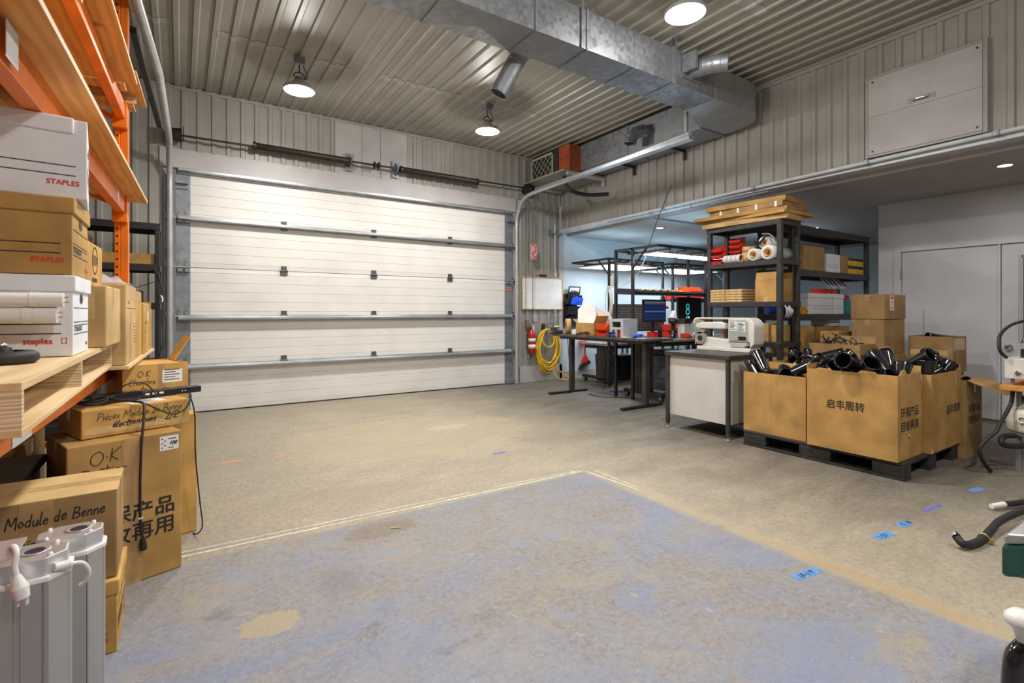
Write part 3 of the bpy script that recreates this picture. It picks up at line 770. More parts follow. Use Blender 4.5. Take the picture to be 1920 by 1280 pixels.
MB().b(5.1, 5.98, 7.40, 7.44, 3.49, 3.535).build('bracket', M['trim'], sh, bevel=.003)
hh = MB().tube(smoothpath([(5.35, 6.55, 3.53), (5.35, 6.53, 3.42), (5.42, 6.45, 3.28), (5.6, 6.25, 3.20), (5.85, 6.02, 3.20)]), .032, 10)
o = hh.build('drain_hose', M['blackrub']); tag(o, 'black rubber hose hanging from the heater shelf against the ribbed wall', 'hose')
o = MB().cyl((5.35, 6.55, 3.535), (5.35, 6.55, 3.49), .03, n=12).build('hose_end', M['jug'], o)

# ---------------------------------------------------------------- high bay lamps
def high_bay(x, y, label):
    t = thing('high_bay_lamp', label, 'ceiling lamp', (x, y, HIGH_BAY_Z), 0, 'high bay lamps')
    MB().lathe([(.0, .10), (.05, .10), (.07, .085), (.085, .045), (.15, .03), (.165, .012), (.165, -.012), (.155, -.016), (.15, -.004)], 32).build('housing', M['grey'], t, local=True)
    MB().lathe([(.04, -.0105), (.134, -.0105), (.14, -.003)], 32).build('lens', M['bay'], t, local=True)
    MB().lathe([(.0, -.016), (.036, -.016), (.04, -.008)], 20).build('sensor', M['stile'], t, local=True)
    MB().lathe([(.05, .10), (.05, .13), (.0, .13)], 16).build('driver_cap', M['stile'], t, local=True)
    pts = [(.06 * math.cos(a), 0, .13 + .06 * math.sin(a)) for a in [PI * k / 10 for k in range(11)]]
    MB().tube(pts, .006, 6).build('yoke', M['darksteel'], t, local=True)
    MB().cyl((0, 0, .19), (0, 0, .28), .006, n=6).build('hook', M['darksteel'], t, local=True)
    MB().b(-.05, .05, -.05, .05, .27, CEIL - HIGH_BAY_Z - .0).build('junction_box', M['stile'], t, bevel=.004, local=True)
    pts = smoothpath([(.03, 0, .11), (.09, .01, .16), (.06, .0, .23), (.03, .0, .29)])
    MB().tube(pts, .005, 6).build('cord', M['blackrub'], t, local=True)
for (x, y), l in zip(HIGH_BAY, ['round high bay lamp above the left half of the garage door', 'round high bay lamp above the right half of the garage door, near the corner heater', 'round high bay lamp on the near side of the duct, nearest to the camera']):
    high_bay(x, y, l)
# ---------------------------------------------------------------- recessed lights in the side room
for (x, y), l in zip([(6.81, 1.49), (6.89, 5.85), (9.11, 4.39)], ['recessed ceiling light in front of the white double door', 'recessed ceiling light above the lit workstations', 'recessed ceiling light above the black shelves behind the flat-packed cartons']):
    t = thing('recessed_light', l, 'ceiling light', (x, y, SIDEZ), 0, 'recessed ceiling lights')
    MB().lathe([(.055, -.004), (.075, -.006), (.08, 0), (.055, .0)], 28).build('trim_ring', M['trim'], t, local=True)
    MB().lathe([(0, -.003), (.055, -.003)], 28).build('diffuser', M['bay'], t, local=True)

# ---------------------------------------------------------------- access hatch on the right wall
ha = thing('access_hatch', 'white flat access hatch with chrome pull handle high on the right ribbed wall', 'hatch', (RX - .05, 1.9, 2.88))
MB().b(RX - .06, RX - .035, 1.455, 2.345, 2.895, 3.285).b(RX - .06, RX - .035, 1.455, 2.345, 3.2865, 3.678).build('panel', M['panelw'], ha, bevel=.002)
MB().b(RX - .055, RX - .01, 2.345, 2.38, 2.87, 3.71).b(RX - .055, RX - .01, 1.42, 1.455, 2.87, 3.71).b(RX - .055, RX - .01, 1.4555, 2.3445, 2.87, 2.8945).b(RX - .055, RX - .01, 1.4555, 2.3445, 3.6805, 3.71).build('frame', M['siding'], ha, bevel=.003)
hd = MB().tube(smoothpath([(RX - .06, 1.975, 3.335), (RX - .095, 1.96, 3.335), (RX - .10, 1.9, 3.335), (RX - .095, 1.84, 3.335), (RX - .06, 1.825, 3.335)]), .009, 8)
for y in (1.985, 1.815): hd.b(RX - .068, RX - .058, y - .022, y + .022, 3.31, 3.36)
hd.build('handle', M['chrome'], ha)
for y in (1.49, 2.31):
    for z in (2.93, 3.645): MB().cyl((RX - .064, y, z), (RX - .06, y, z), .01, n=8).build('screw', M['darksteel'], ha)
# conduit along the header and the ceiling-hung curtain rail
cd = MB().tube([(RX - .06, 6.2, 2.80), (RX - .06, -3, 2.87)], .022, 10)
o = cd.build('steel_conduit', M['conduit']); tag(o, 'bright steel conduit running along the header under the hatch', 'conduit')
for y in (2.36, 1.36, .4, 3.6, 5.0):
    zz = 2.80 + (6.2 - y) / 9.2 * .07
    MB().b(RX - .095, RX - .03, y - .02, y + .02, zz - .025, zz + .025).build('clamp', M['galv'], o, bevel=.003)
cr = MB().tube(smoothpath([(5.96, 3.4, 2.735), (5.93, 4.6, 2.71), (5.93, 5.05, 2.70), (6.0, 5.24, 2.70), (6.3, 5.25, 2.70), (7.4, 5.2, 2.70)], 8), .016, 8)
o = cr.build('curtain_rail', M['stile']); tag(o, 'thin grey curtain rail hung under the opening above the tall black shelf', 'rail')
for p in ((5.955, 3.6), (5.935, 4.5), (7.0, 5.22)):
    MB().cyl((p[0], p[1], 2.70), (p[0], p[1], SIDEZ + (.07 if p[0] < 6 else .01)), .006, n=6).build('rail_hanger', M['stile'], o)
# ================================================================ LEFT SIDE: pallet rack and what is on and in front of it
RKM = Matrix.Translation((-.30, 4.3, 0)) @ Matrix.Rotation(R(-2.02), 4, 'Z')
rack = thing('pallet_rack', 'tall orange pallet rack with plywood decks along the left side', 'pallet rack', (-.30, 4.3, 0), R(-2.02))
def post(x, y):
    m = MB().b(x - .075, x - .045, y, y + .07, 0, 3.7).b(x - .045, x, y + .006, y + .064, 0, 3.7).b(x - .10, x + .02, y - .02, y + .09, 0, .008)
    o = m.build('upright', M['orange'], rack, bevel=.004, local=True)
    hm = MB()
    for k in range(68):
        z = .12 + k * .052
        hm.cyl((x - .060, y - .0012, z), (x - .060, y + .002, z), .0075, n=8)
    hm.build('slot_holes', M['blackrub'], o, local=True)
for y in (0, -3.0):
    for x in (0, -1.0): post(x, y)
    for k in range(6):
        z = .25 + k * .58
        MB().quadbar((-.05, y + .03, z), (-.98, y + .03, z + (.42 if k % 2 else .42)), .03, .03).build('brace', M['orange'], rack, local=True)
for z0, z1 in ((.885, .985), (1.935, 2.05), (2.565, 2.67)):
    for x in (-.012, -.99):
        s = 1 if x > -.5 else -1
        MB().b(x - .05, x, -2.94, .0, z0, z1).build('beam', M['orange'], rack, bevel=.004, local=True)
        for y in (-.055, -2.94):
            MB().b(x - .07, x + .012, y, y + .055, z0 - .06, z1 + .03).build('beam_connector', M['orange'], rack, bevel=.003, local=True)
    # safety pins
    MB().cyl((.012, -.03, z1), (.03, -.03, z1 - .004), .006, n=8).build('locking_pin', M['chrome'], rack, local=True)
# plywood decks
MB().b(-1.08, .125, -1.16, .30, .986, 1.003).build('deck_board', M['plypale'], rack, bevel=.001, local=True)
MB().b(-1.08, .045, -2.85, -1.165, .986, 1.000).build('deck_board', M['plypale'], rack, bevel=.001, local=True)
o = MB().b(-1.08, .092, -2.9, .19, 2.052, 2.071).build('deck_board', M['ply'], rack, local=True)
MB().b(.0905, .0935, -2.9, .19, 2.0515, 2.0715).build('board_edge', M['plyedge'], o, local=True)
o = MB().b(-1.08, .088, -2.9, -.42, 2.672, 2.690).build('deck_board', M['ply'], rack, local=True)
MB().b(.0865, .0895, -2.9, -.42, 2.6715, 2.6905).build('board_edge', M['plyedge'], o, local=True)
# pallet of raw boards lying on the top level
pl = thing('wooden_pallet', 'raw plywood pallet lying on the top deck of the orange rack', 'pallet', (-.8, 4.1, 2.69), R(-2.02))
def inr(m, name, mat, par, **k):
    m.v = [RKM @ v for v in m.v]; return m.build(name, mat, par, **k)
inr(MB().b(-1.0, .085, -.42, .20, 2.745, 2.762), 'top_deck', M['ply'], pl)
for y in (-.40, -.02): inr(MB().b(-1.0, .045, y, y + .018, 2.69, 2.745), 'stringer', M['plyedge'], pl)
inr(MB().b(-.9, .02, -.40, -.27, 2.673, 2.69), 'bottom_deck', M['ply'], pl)
inr(MB().b(-.9, .03, -.06, .12, 2.673, 2.69), 'bottom_deck', M['ply'], pl)
# paper tags on the beams
def paper_tag(name, label, x0, x1, y, z0, z1, sheet=False, lines=0, plane='x', xx=0):
    pass
tg = MB().b(.0005, .0025, -2.46, -2.36, 1.945, 2.045)
inr(tg, 'location_tag', M['paper'], rack)
inr(MB().b(.0005, .0022, -1.62, -1.50, 2.585, 2.65), 'location_tag', M['paper'], rack)
inr(MB().b(-.0115, -.009, -.40, -.34, 1.95, 2.02), 'location_tag', M['paper'], rack)
inr(MB().b(-.0115, -.0095, -2.36, -2.18, .888, .965), 'location_tag', M['paper'], rack)

# ---------------------------------------------------------------- cartons
def carton(name, label, cx, cy, w, d, z0, h, rz=0, mat='kraft', tape=True, cat='cardboard box', group=None, tapemat='tape', seam=True):
    t = thing(name, label, cat, (cx, cy, z0), R(rz), group)
    MB().b(-w / 2, w / 2, -d / 2, d / 2, 0.001, h).build('body', M[mat], t, bevel=min(.006, h * .05), local=True)
    if tape:
        tw = .024
        m = MB().b(-w / 2 - .0008, w / 2 + .0008, -tw, tw, h - .0005, h + .0008)
        m.b(-w / 2 - .0012, -w / 2 + .0005, -tw, tw, h - .075, h + .0008).b(w / 2 - .0005, w / 2 + .0012, -tw, tw, h - .075, h + .0008)
        m.build('packing_tape', M[tapemat], t, local=True)
        if seam:
            MB().b(-w / 2 + .003, w / 2 - .003, -.0012, .0012, h - .0005, h + .0011).build('flap_seam', M['kraft3'], t, local=True)
    return t
def open_carton(name, label, cx, cy, w, d, z0, h, rz=0, mat='kraft', flaps=(), cat='cardboard box', group=None, th=.006, inner=None):
    t = thing(name, label, cat, (cx, cy, z0), R(rz), group)
    A, B, a, b_ = w / 2, d / 2, w / 2 - th, d / 2 - th
    q = lambda X, Y, z: [(-X, -Y, z), (X, -Y, z), (X, Y, z), (-X, Y, z)]
    vs = q(A, B, .001) + q(A, B, h) + q(a, b_, h) + q(a, b_, .009)
    fs = [(3, 2, 1, 0)] + [(k * 4 + i, k * 4 + (i + 1) % 4, k * 4 + 4 + (i + 1) % 4, k * 4 + 4 + i) for k in range(3) for i in range(4)] + [(12, 13, 14, 15)]
    MB().add(vs, fs).build('body', M[mat], t, local=True)
    for side, L, ang in flaps:      # ang: 0 = straight up, 90 = horizontal outwards, 180 = hanging down
        a = R(ang); dx, dz = math.sin(a) * L, math.cos(a) * L
        nx, nz = math.cos(a) * th / 2, -math.sin(a) * th / 2
        if side in '+x-x':
            s = 1 if side == '+x' else -1
            x0 = s * (w / 2 - th / 2)
            poly = [(x0 + s * nx, h + nz), (x0 - s * nx, h - nz), (x0 + s * (dx - nx), h + dz - nz), (x0 + s * (dx + nx), h + dz + nz)]
            fm = MB().prism(poly, 'y', -d / 2 + .004, d / 2 - .004)
        else:
            s = 1 if side == '+y' else -1
            y0 = s * (d / 2 - th / 2)
            poly = [(y0 + s * nx, h + nz), (y0 - s * nx, h - nz), (y0 + s * (dx - nx), h + dz - nz), (y0 + s * (dx + nx), h + dz + nz)]
            fm = MB().prism(poly, 'x', -w / 2 + .004, w / 2 - .004)
        fm.build('flap', M[mat], t, local=True)
    return t
def side_txt(t, s, size, side, w, d, u, z, mat='ink', **k):
    """writing on a carton side in its own space; u = offset from the left end of that face"""
    if side == '-y': o, r = (-w / 2 + u, -d / 2, z), (1, 0, 0)
    elif side == '+x': o, r = (w / 2, -d / 2 + u, z), (0, 1, 0)
    elif side == '-x': o, r = (-w / 2, d / 2 - u, z), (0, -1, 0)
    return txt(s, size, M[mat], t, o, r, (0, 0, 1), local=True, **k)
GL = {  # hand-lettered strokes: (advance, [polyline, ...]) in units of the capital height
 'O': (.86, [[(.45, 1), (.12, .75), (.08, .3), (.4, 0), (.72, .25), (.74, .7), (.45, 1)]]), '.': (.3, [[(.1, .42), (.17, .40)]]), '-': (.4, [[(.05, .45), (.3, .47)]]),
 'K': (.72, [[(.1, 1), (.1, 0)], [(.62, 1.02), (.12, .48), (.62, .02)]]), 'B': (.7, [[(.12, 0), (.14, 1)], [(.1, 1), (.5, .95), (.5, .62), (.16, .52), (.58, .42), (.56, .08), (.08, .0)]]),
 'M': (.9, [[(.06, 0), (.16, .98), (.42, .35), (.7, 1), (.78, 0)]]), 'P': (.66, [[(.12, 0), (.14, 1)], [(.1, .98), (.55, .9), (.5, .55), (.14, .48)]]), 'C': (.7, [[(.6, .85), (.35, 1), (.1, .6), (.2, .1), (.6, .12)]]),
 'o': (.5, [[(.25, .5), (.08, .3), (.2, .02), (.4, .2), (.25, .5)]]), 'i': (.25, [[(.1, .5), (.12, 0)], [(.11, .72), (.13, .7)]]), 'î': (.25, [[(.1, .5), (.12, 0)], [(.02, .68), (.12, .8), (.22, .68)]]),
 't': (.42, [[(.2, .85), (.2, .05), (.32, .02)], [(.02, .55), (.4, .6)]]), 'e': (.46, [[(.08, .26), (.36, .3), (.26, .5), (.08, .3), (.16, .02), (.4, .1)]]), 'é': (.46, [[(.08, .26), (.36, .3), (.26, .5), (.08, .3), (.16, .02), (.4, .1)], [(.2, .66), (.34, .78)]]), 'è': (.46, [[(.08, .26), (.36, .3), (.26, .5), (.08, .3), (.16, .02), (.4, .1)], [(.12, .78), (.26, .66)]]),
 'r': (.38, [[(.08, .5), (.1, 0)], [(.1, .3), (.22, .48), (.36, .46)]]), 'd': (.52, [[(.38, .42), (.2, .5), (.06, .2), (.2, .02), (.38, .2)], [(.4, 1), (.38, .0)]]), 'u': (.5, [[(.08, .48), (.12, .05), (.3, .05), (.4, .48)], [(.4, .48), (.42, 0)]]),
 'l': (.26, [[(.12, 1), (.1, .05), (.2, .02)]]), 'n': (.5, [[(.08, .48), (.08, 0)], [(.08, .3), (.26, .5), (.38, .36), (.4, 0)]]), 'm': (.74, [[(.06, .48), (.06, 0)], [(.06, .3), (.2, .5), (.32, .32), (.32, 0)], [(.32, .32), (.48, .5), (.6, .32), (.62, 0)]]),
 'c': (.42, [[(.36, .42), (.18, .5), (.06, .22), (.18, .02), (.38, .08)]]), 's': (.4, [[(.34, .46), (.12, .46), (.12, .3), (.32, .2), (.26, .02), (.04, .04)]]), 'q': (.5, [[(.38, .42), (.2, .5), (.06, .25), (.2, .04), (.38, .2)], [(.4, .5), (.38, -.4)]]),
 'h': (.5, [[(.1, 1), (.08, 0)], [(.08, .3), (.26, .5), (.38, .34), (.4, 0)]]), 'a': (.5, [[(.38, .42), (.2, .5), (.06, .2), (.2, .02), (.38, .2)], [(.38, .48), (.42, 0)]]), 'b': (.5, [[(.1, 1), (.08, 0)], [(.08, .3), (.26, .5), (.42, .26), (.26, .0), (.08, .1)]]),
 'y': (.48, [[(.06, .48), (.22, .1)], [(.42, .48), (.1, -.4)]]), 'g': (.5, [[(.38, .42), (.2, .5), (.06, .25), (.2, .04), (.38, .2)], [(.4, .5), (.36, -.3), (.1, -.3)]]), 'x': (.44, [[(.04, .48), (.38, 0)], [(.38, .5), (.04, 0)]]),
 '1': (.34, [[(.06, .75), (.2, 1), (.18, 0)]]), '2': (.6, [[(.08, .75), (.3, 1), (.5, .75), (.08, .05), (.55, .06)]]), '/': (.4, [[(.02, -.05), (.36, 1.05)]]), '0': (.56, [[(.28, 1), (.06, .6), (.18, .02), (.46, .3), (.28, 1)]]), '3': (.52, [[(.08, .95), (.42, .9), (.2, .55), (.46, .25), (.08, .02)]]), '5': (.52, [[(.42, 1), (.12, .98), (.1, .58), (.44, .45), (.38, .08), (.06, .04)]]), '8': (.54, [[(.4, .85), (.14, .9), (.4, .3), (.24, .0), (.1, .25), (.42, .8)]]), '9': (.52, [[(.4, .7), (.2, 1), (.1, .65), (.4, .65), (.3, 0)]]),
 'L': (.6, [[(.12, 1), (.08, .03), (.52, .04)]]), 'V': (.6, [[(.04, 1), (.28, 0), (.56, 1)]]), 'X': (.62, [[(.06, 1), (.5, 0)], [(.52, 1), (.06, 0)]]), '&': (.6, [[(.52, .05), (.14, .8), (.3, 1), (.36, .75), (.06, .2), (.26, .0), (.5, .4)]]), ' ': (.38, [])}
def hand(s, size, t, side, w, d, u, z, pen=.0035, shear=.10, slope=.0, seed=1, sx=1.0, mat='ink'):
    """marker handwriting on a carton side (size = capital height)"""
    if side == '-y': o, r_ = Vector((-w / 2 + u, -d / 2, z)), Vector((1, 0, 0))
    elif side == '+x': o, r_ = Vector((w / 2, -d / 2 + u, z)), Vector((0, 1, 0))
    elif side == '-x': o, r_ = Vector((-w / 2, d / 2 - u, z)), Vector((0, -1, 0))
    up = Vector((0, 0, 1)); nrm = r_.cross(up); g = random.Random(seed); m = MB(); x = 0; k = 0
    for ch in s:
        adv, strokes = GL[ch]; jy = g.uniform(-.05, .05); sc = g.uniform(.92, 1.08)
        for st in strokes:
            P = smoothpath([(a, b_, 0) for a, b_ in st], 5) if len(st) > 2 else [Vector((a, b_, 0)) for a, b_ in st]
            Q = [((x + (p.x * sc + shear * p.y) * size) * sx, (p.y * sc + jy) * size + slope * x) for p in P]
            for (a0, b0), (a1, b1) in zip(Q[:-1], Q[1:]):
                dv = Vector((a1 - a0, b1 - b0)); L_ = dv.length
                if L_ < 1e-6: continue
                dv /= L_; nv = Vector((-dv.y, dv.x)) * pen / 2; e = dv * pen * .35
                k += 1; lift = .0011 + .00002 * (k % 7)
                cs = [(a0 - e.x + nv.x, b0 - e.y + nv.y), (a0 - e.x - nv.x, b0 - e.y - nv.y), (a1 + e.x - nv.x, b1 + e.y - nv.y), (a1 + e.x + nv.x, b1 + e.y + nv.y)]
                m.add([o + r_ * c_[0] + up * c_[1] + nrm * lift for c_ in cs], [(0, 1, 2, 3)])
        x += adv * size
    return m.build('handwriting', M[mat], t, local=True)
def side_bar(t, side, w, d, u0, u1, z0, z1, mat='ink', name='printed_line', e=.0009):
    m = MB()
    if side == '-y': m.b(-w / 2 + u0, -w / 2 + u1, -d / 2 - e, -d / 2 + .0005, z0, z1)
    elif side == '+x': m.b(w / 2 - .0005, w / 2 + e, -d / 2 + u0, -d / 2 + u1, z0, z1)
    elif side == '-x': m.b(-w / 2 - e, -w / 2 + .0005, d / 2 - u1, d / 2 - u0, z0, z1)
    return m.build(name, M[mat], t, local=True)
def slant_tape(t, side, w, d, u0, u1, z0, z1, mat='cleartape'):
    return side_bar(t, side, w, d, u0, u1, z0, z1, mat, 'packing_tape', .0007)

def archive_box(label, cx, cy, w, d, z0, h, rz, mat, word, lower=False, lid=True, txtmat='redink', group=None, hole='+x', liney=None, wordpos=.11, lidx=.008):
    t = thing('archive_box', label, 'storage box', (cx, cy, z0), R(rz), group)
    MB().b(-w / 2, w / 2, -d / 2, d / 2, 0.001, h - .004).build('body', M[mat], t, bevel=.003, local=True)
    if lid: MB().b(-w / 2 - .008, w / 2 + lidx, -d / 2 - .008, d / 2 + .008, h - .055, h).build('lid', M[mat], t, bevel=.005, local=True)
    zb = h * .40
    for dz in (0, -.032): side_bar(t, '-y', w, d, .01, w - .03, zb + dz - .0016, zb + dz + .0016)
    side_txt(t, word, .027 if lower else .023, '-y', w, d, w - wordpos, h * .16, txtmat, fat=.0007)
    if lower:
        for s in (0, 1):
            x = w - .03 + s * .012
            m = MB().b(-w / 2 + x, -w / 2 + x + .0022, -d / 2 - .0009, -d / 2, h * .16, h * .16 + .019)
            for zz in (0, .0168): m.b(-w / 2 + x - (0 if s == 0 else .0036), -w / 2 + x + (.0058 if s == 0 else .0022), -d / 2 - .0009, -d / 2, h * .16 + zz, h * .16 + zz + .0022)
            m.build('printed_mark', M['redink'], t, local=True)
    # end face: hand hole, rules, title
    hm = MB(); n = 16
    poly = [(d * .0 + .036 * (1 if abs(math.cos(a)) > .3 else 1) * math.cos(a) * .9, h * .72 + .018 * math.sin(a)) for a in [2 * PI * k / n for k in range(n)]]
    hm.prism(poly, 'x', w / 2 - .0005, w / 2 + .0012)
    hm.build('hand_hole', M['blackrub'], t, local=True)
    for zz in (h * .60, h * .42, h * .38, h * .27): side_bar(t, '+x', w, d, .015, d - .015, zz - .0014, zz + .0014)
    side_txt(t, 'STORAGE BOX', .024, '+x', w, d, .02, h * .305, 'ink', bold=.0008)
    side_txt(t, word, .017, '+x', w, d, d - .075, h * .10, txtmat, bold=.001)
    return t
bw, bd = .40, .33
archive_box('white storage box with lid, lowest of the stack, behind the tube lamps', -.505, 2.405, bw, bd, 1.121, .273, 0, 'whitebox', 'staples', True, wordpos=.125)
archive_box('brown lidded storage box in the middle of the stack at the left edge', -.507, 2.405, bw, bd, 1.395, .262, 0, 'kraft', 'STAPLES', wordpos=.105)
archive_box('white storage box on top of the brown one, touching the upper deck height', -.488, 2.415, bw, bd, 1.658, .275, 6, 'whitebox', 'STAPLES', wordpos=.105, lidx=-.035)

# pallet under the stack
pa = thing('wooden_pallet', 'plywood pallet with open sides under the white and brown storage boxes', 'pallet', (-.7, 2.3, 1.003))
MB().b(-1.15, -.283, 1.47, 3.14, 1.102, 1.12).build('top_deck', M['plypale'], pa, bevel=.0015)
MB().b(-1.15, -.283, 1.47, 3.14, 1.003, 1.017).build('bottom_deck', M['plypale'], pa, bevel=.0015)
for y in (1.47, 2.24, 3.121):
    MB().b(-1.15, -.283, y, y + .018, 1.017, 1.102).build('stringer', M['plyedge'], pa, bevel=.001)
MB().b(-1.15, -.29, 1.488, 1.50, 1.017, 1.10).build('stringer', M['plyedge'], pa)
# caster wheel lying on the pallet
wh = thing('trolley_wheel', 'black rubber trolley wheel lying flat on the near end of the pallet', 'wheel', (-.435, 2.03, 1.121))
MB().lathe([(.05, 0), (.072, 0), (.082, .008), (.083, .014), (.083, .022), (.080, .030), (.07, .036), (.05, .036)], 40).build('tyre', M['blackrub'], wh, local=True)
MB().lathe([(0, .006), (.03, .006), (.05, .012), (.05, .03), (.028, .026), (.022, .046), (0, .046)], 32).build('hub', M['blackp'], wh, local=True)
MB().lathe([(0, .046), (.014, .046), (.014, .058), (.008, .06), (0, .06)], 16).build('axle_cap', M['chrome'], wh, local=True)
# tray and two tube lamps
carton('flat_carton', 'flat brown carton at the left edge carrying the tube lamps', -.80, 2.16, .5, .13, 1.121, .113, 0, 'kraft', False)
for z, r, xe, y, l in ((1.2605, .0255, -.335, 2.175, 'frosted white tube lamp, lower and shorter of the two before the white box'), (1.309, .022, -.318, 2.165, 'frosted white tube lamp, upper and longer of the two before the white box')):
    t = thing('tube_lamp', l, 'tube lamp', (xe, y, z))
    MB().cyl((-1.05, y, z), (xe - .055, y, z), r, n=24).build('tube', M['tubep'], t)
    MB().cyl((xe - .055, y, z), (xe, y, z), r * 1.06, n=24).build('end_cap', M['whitep'], t)
    MB().cyl((xe - .08, y, z), (xe - .057, y, z), r * 1.08, n=24).build('collar', M['whitep'], t)
    for dz in (-.008, .008): MB().cyl((xe, y, z + dz), (xe + .014, y, z + dz), .0035, n=8).build('pin', M['chrome'], t)

# boxes beyond, on the same lower level
Z1 = 1.004
b = carton('tall_carton', 'tall worn brown carton with torn clear tape directly behind the white storage box', -.455, 2.93, .40, .40, 1.121, .262, -2, 'kraft4', tapemat='cleartape')
slant_tape(b, '-y', .40, .40, .30, .36, .12, .26)
b = carton('tall_carton', 'tall brown carton with printed lines, first beside the orange upright', -.40, 3.36, .36, .40, Z1, .405, -2, 'kraft4', tapemat='cleartape')
side_bar(b, '+x', .36, .40, .02, .36, .285, .288); side_txt(b, 'FRAGILE', .02, '+x', .36, .40, .05, .31)
for k in range(7): side_bar(b, '+x', .36, .40, .28, .37, .20 - k * .016, .203 - k * .016)
side_bar(b, '+x', .36, .40, .16, .162, .02, .22)
b = carton('tall_carton', 'brown carton with torn corner just in front of the orange upright', -.375, 3.74, .33, .30, Z1, .39, -2, 'kraft2', tapemat='cleartape')
b = carton('carton', 'handwritten brown carton with white sticker beyond the tall cartons', -.315, 4.14, .25, .36, Z1, .325, -2, 'kraft2', tapemat='cleartape')
side_bar(b, '+x', .25, .36, .23, .28, .21, .27, 'paper', 'paper_label')
for s, z in (('X', .24), ('Lumiere', .19), ('&', .16), ('Verre', .13), ('12', .07)): hand(s, .03, b, '+x', .25, .36, .05, z, .003, .2, 0, int(z * 100))
b = open_carton('carton', 'small open brown carton at the far end of the lower rack deck', -.285, 4.46, .20, .22, Z1, .29, -2, 'kraft', (('+y', .05, 20), ('-y', .04, -15)))
b = carton('logo_carton', 'brown carton with round black stamp on top of the tall worn carton', -.465, 2.915, .28, .42, 1.386, .19, -2, 'kraft2', False)
m = MB().lathe([(.062, 0), (.056, 0), (.056, .001), (.062, .001)], 36, Matrix.Translation((.1405, .02, .115)) @ Matrix.Rotation(PI / 2, 4, 'Y'), closed=True)
m.build('round_stamp', M['ink'], b, local=True)
m = MB()
for k in range(4): m.b(.1398, .141, -.018 + k * .024, -.008 + k * .024, .09 + .006 * (k % 2), .14 - .006 * (k % 2))
m.build('stamp_letters', M['ink'], b, local=True)
for k in range(6): side_bar(b, '+x', .28, .42, .17 + k * .02, .182 + k * .02, .018, .036)
# stretch film bundle behind
fm = MB().grid(lambda u, v: (-.42 + .20 * u, 3.22 + .25 * v, 1.415 + .07 * math.sin(PI * v) * math.sin(PI * min(1, u * 1.1)) * (0.8 + .2 * math.sin(9 * u)) + .006 * math.sin(23 * u + 9 * v) * math.sin(PI * v)), 18, 12)
o = fm.build('film_bundle', M['film'], solid=.002); tag(o, 'crumpled clear plastic film on top of the tall brown carton', 'plastic film')
# dark storage under the lower deck
carton('dark_carton', 'brown carton in the dark below the rack deck', -.92, 3.55, .55, .6, 0, .62, 0, 'kraft3')
carton('dark_carton', 'wide brown carton in the dark below the pallet, nearest the left edge', -1.15, 2.85, .45, .5, 0, .58, 0, 'kraft3', False)
t = thing('storage_tote', 'black plastic tote on the floor below the rack, left of the cartons', 'tote', (-.70, 2.98, 0))
MB().b(-.86, -.55, 2.75, 3.2, 0, .56).build('body', M['blackp'], t, bevel=.02)
MB().b(-.88, -.53, 2.73, 3.22, .56, .60).build('lid', M['blackp'], t, bevel=.01)
bagm = MB()
def bagf(u, v):
    a = -PI * .9 + u * PI * 1.1
    r = .075 + .02 * math.sin(9 * u) + .01 * math.sin(17 * v)
    return (-.515 + r * math.cos(a), 1.60 + r * 1.3 * math.sin(a), .62 + .29 * v - (0.03 * math.sin(5 * u) if v < .1 else 0))
bagm.grid(bagf, 20, 10)
o = bagm.build('plastic_bag', pm('white_bag', (.72, .72, .72), .35, 0, .06, 14, .5, 9), solid=.002)
tag(o, 'white plastic bag hanging from the rack beam at the left edge', 'bag')
# second-level stub of lumber and film seen under the deck
carton('flat_carton', 'small brown carton lying far back on the middle deck', -.75, 4.0, .3, .25, 2.072, .12, 0, 'kraft')

# ---------------------------------------------------------------- floor stack in front of the rack
# big carton with the Chinese print
w, d = .44, .40
b = carton('large_carton', 'large brown carton marked O.K Boîtier with black Chinese print standing on the floor', -.268, 3.128, w, d, 0, .684, 18.5, 'kraft', tapemat='cleartape')
slant_tape(b, '-y', w, d, .20, .27, .0, .68, 'tape')
hand('O.K', .062, b, '-y', w, d, .075, .585, .0035, .14, .1, 3)
hand('Boîtier', .052, b, '-y', w, d, .04, .522, .0035, .14, .1, 4, 1.12)
side_txt(b, '环保产品', .090, '-y', w, d, .052, .300, fat=.0016)
side_txt(b, '回收再用', .090, '-y', w, d, .052, .205, fat=.0016)
side_bar(b, '-y', w, d, .345, .425, .595, .665, 'paper', 'paper_label')
for k in range(5): side_bar(b, '-y', w, d, .352 + .012 * (k % 2), .358 + .012 * (k % 2), .606 + k * .011, .611 + k * .011, e=.0014)
side_bar(b, '-y', w, d, .38, .415, .648, .652, e=.0014); side_bar(b, '-y', w, d, .38, .405, .605, .608, e=.0014)
side_txt(b, '100', .022, '-y', w, d, .385, .622, shear=.2, bold=.001, lift=.0022)
# second large carton right behind
b = carton('large_carton', 'large brown carton directly behind the one marked Boîtier, showing only its right side', -.185, 3.63, .43, .46, 0, .684, 14, 'kraft2')
for k, s in enumerate('环保产品'):
    side_txt(b, s, .06, '+x', .43, .46, .05, .56 - k * .075)
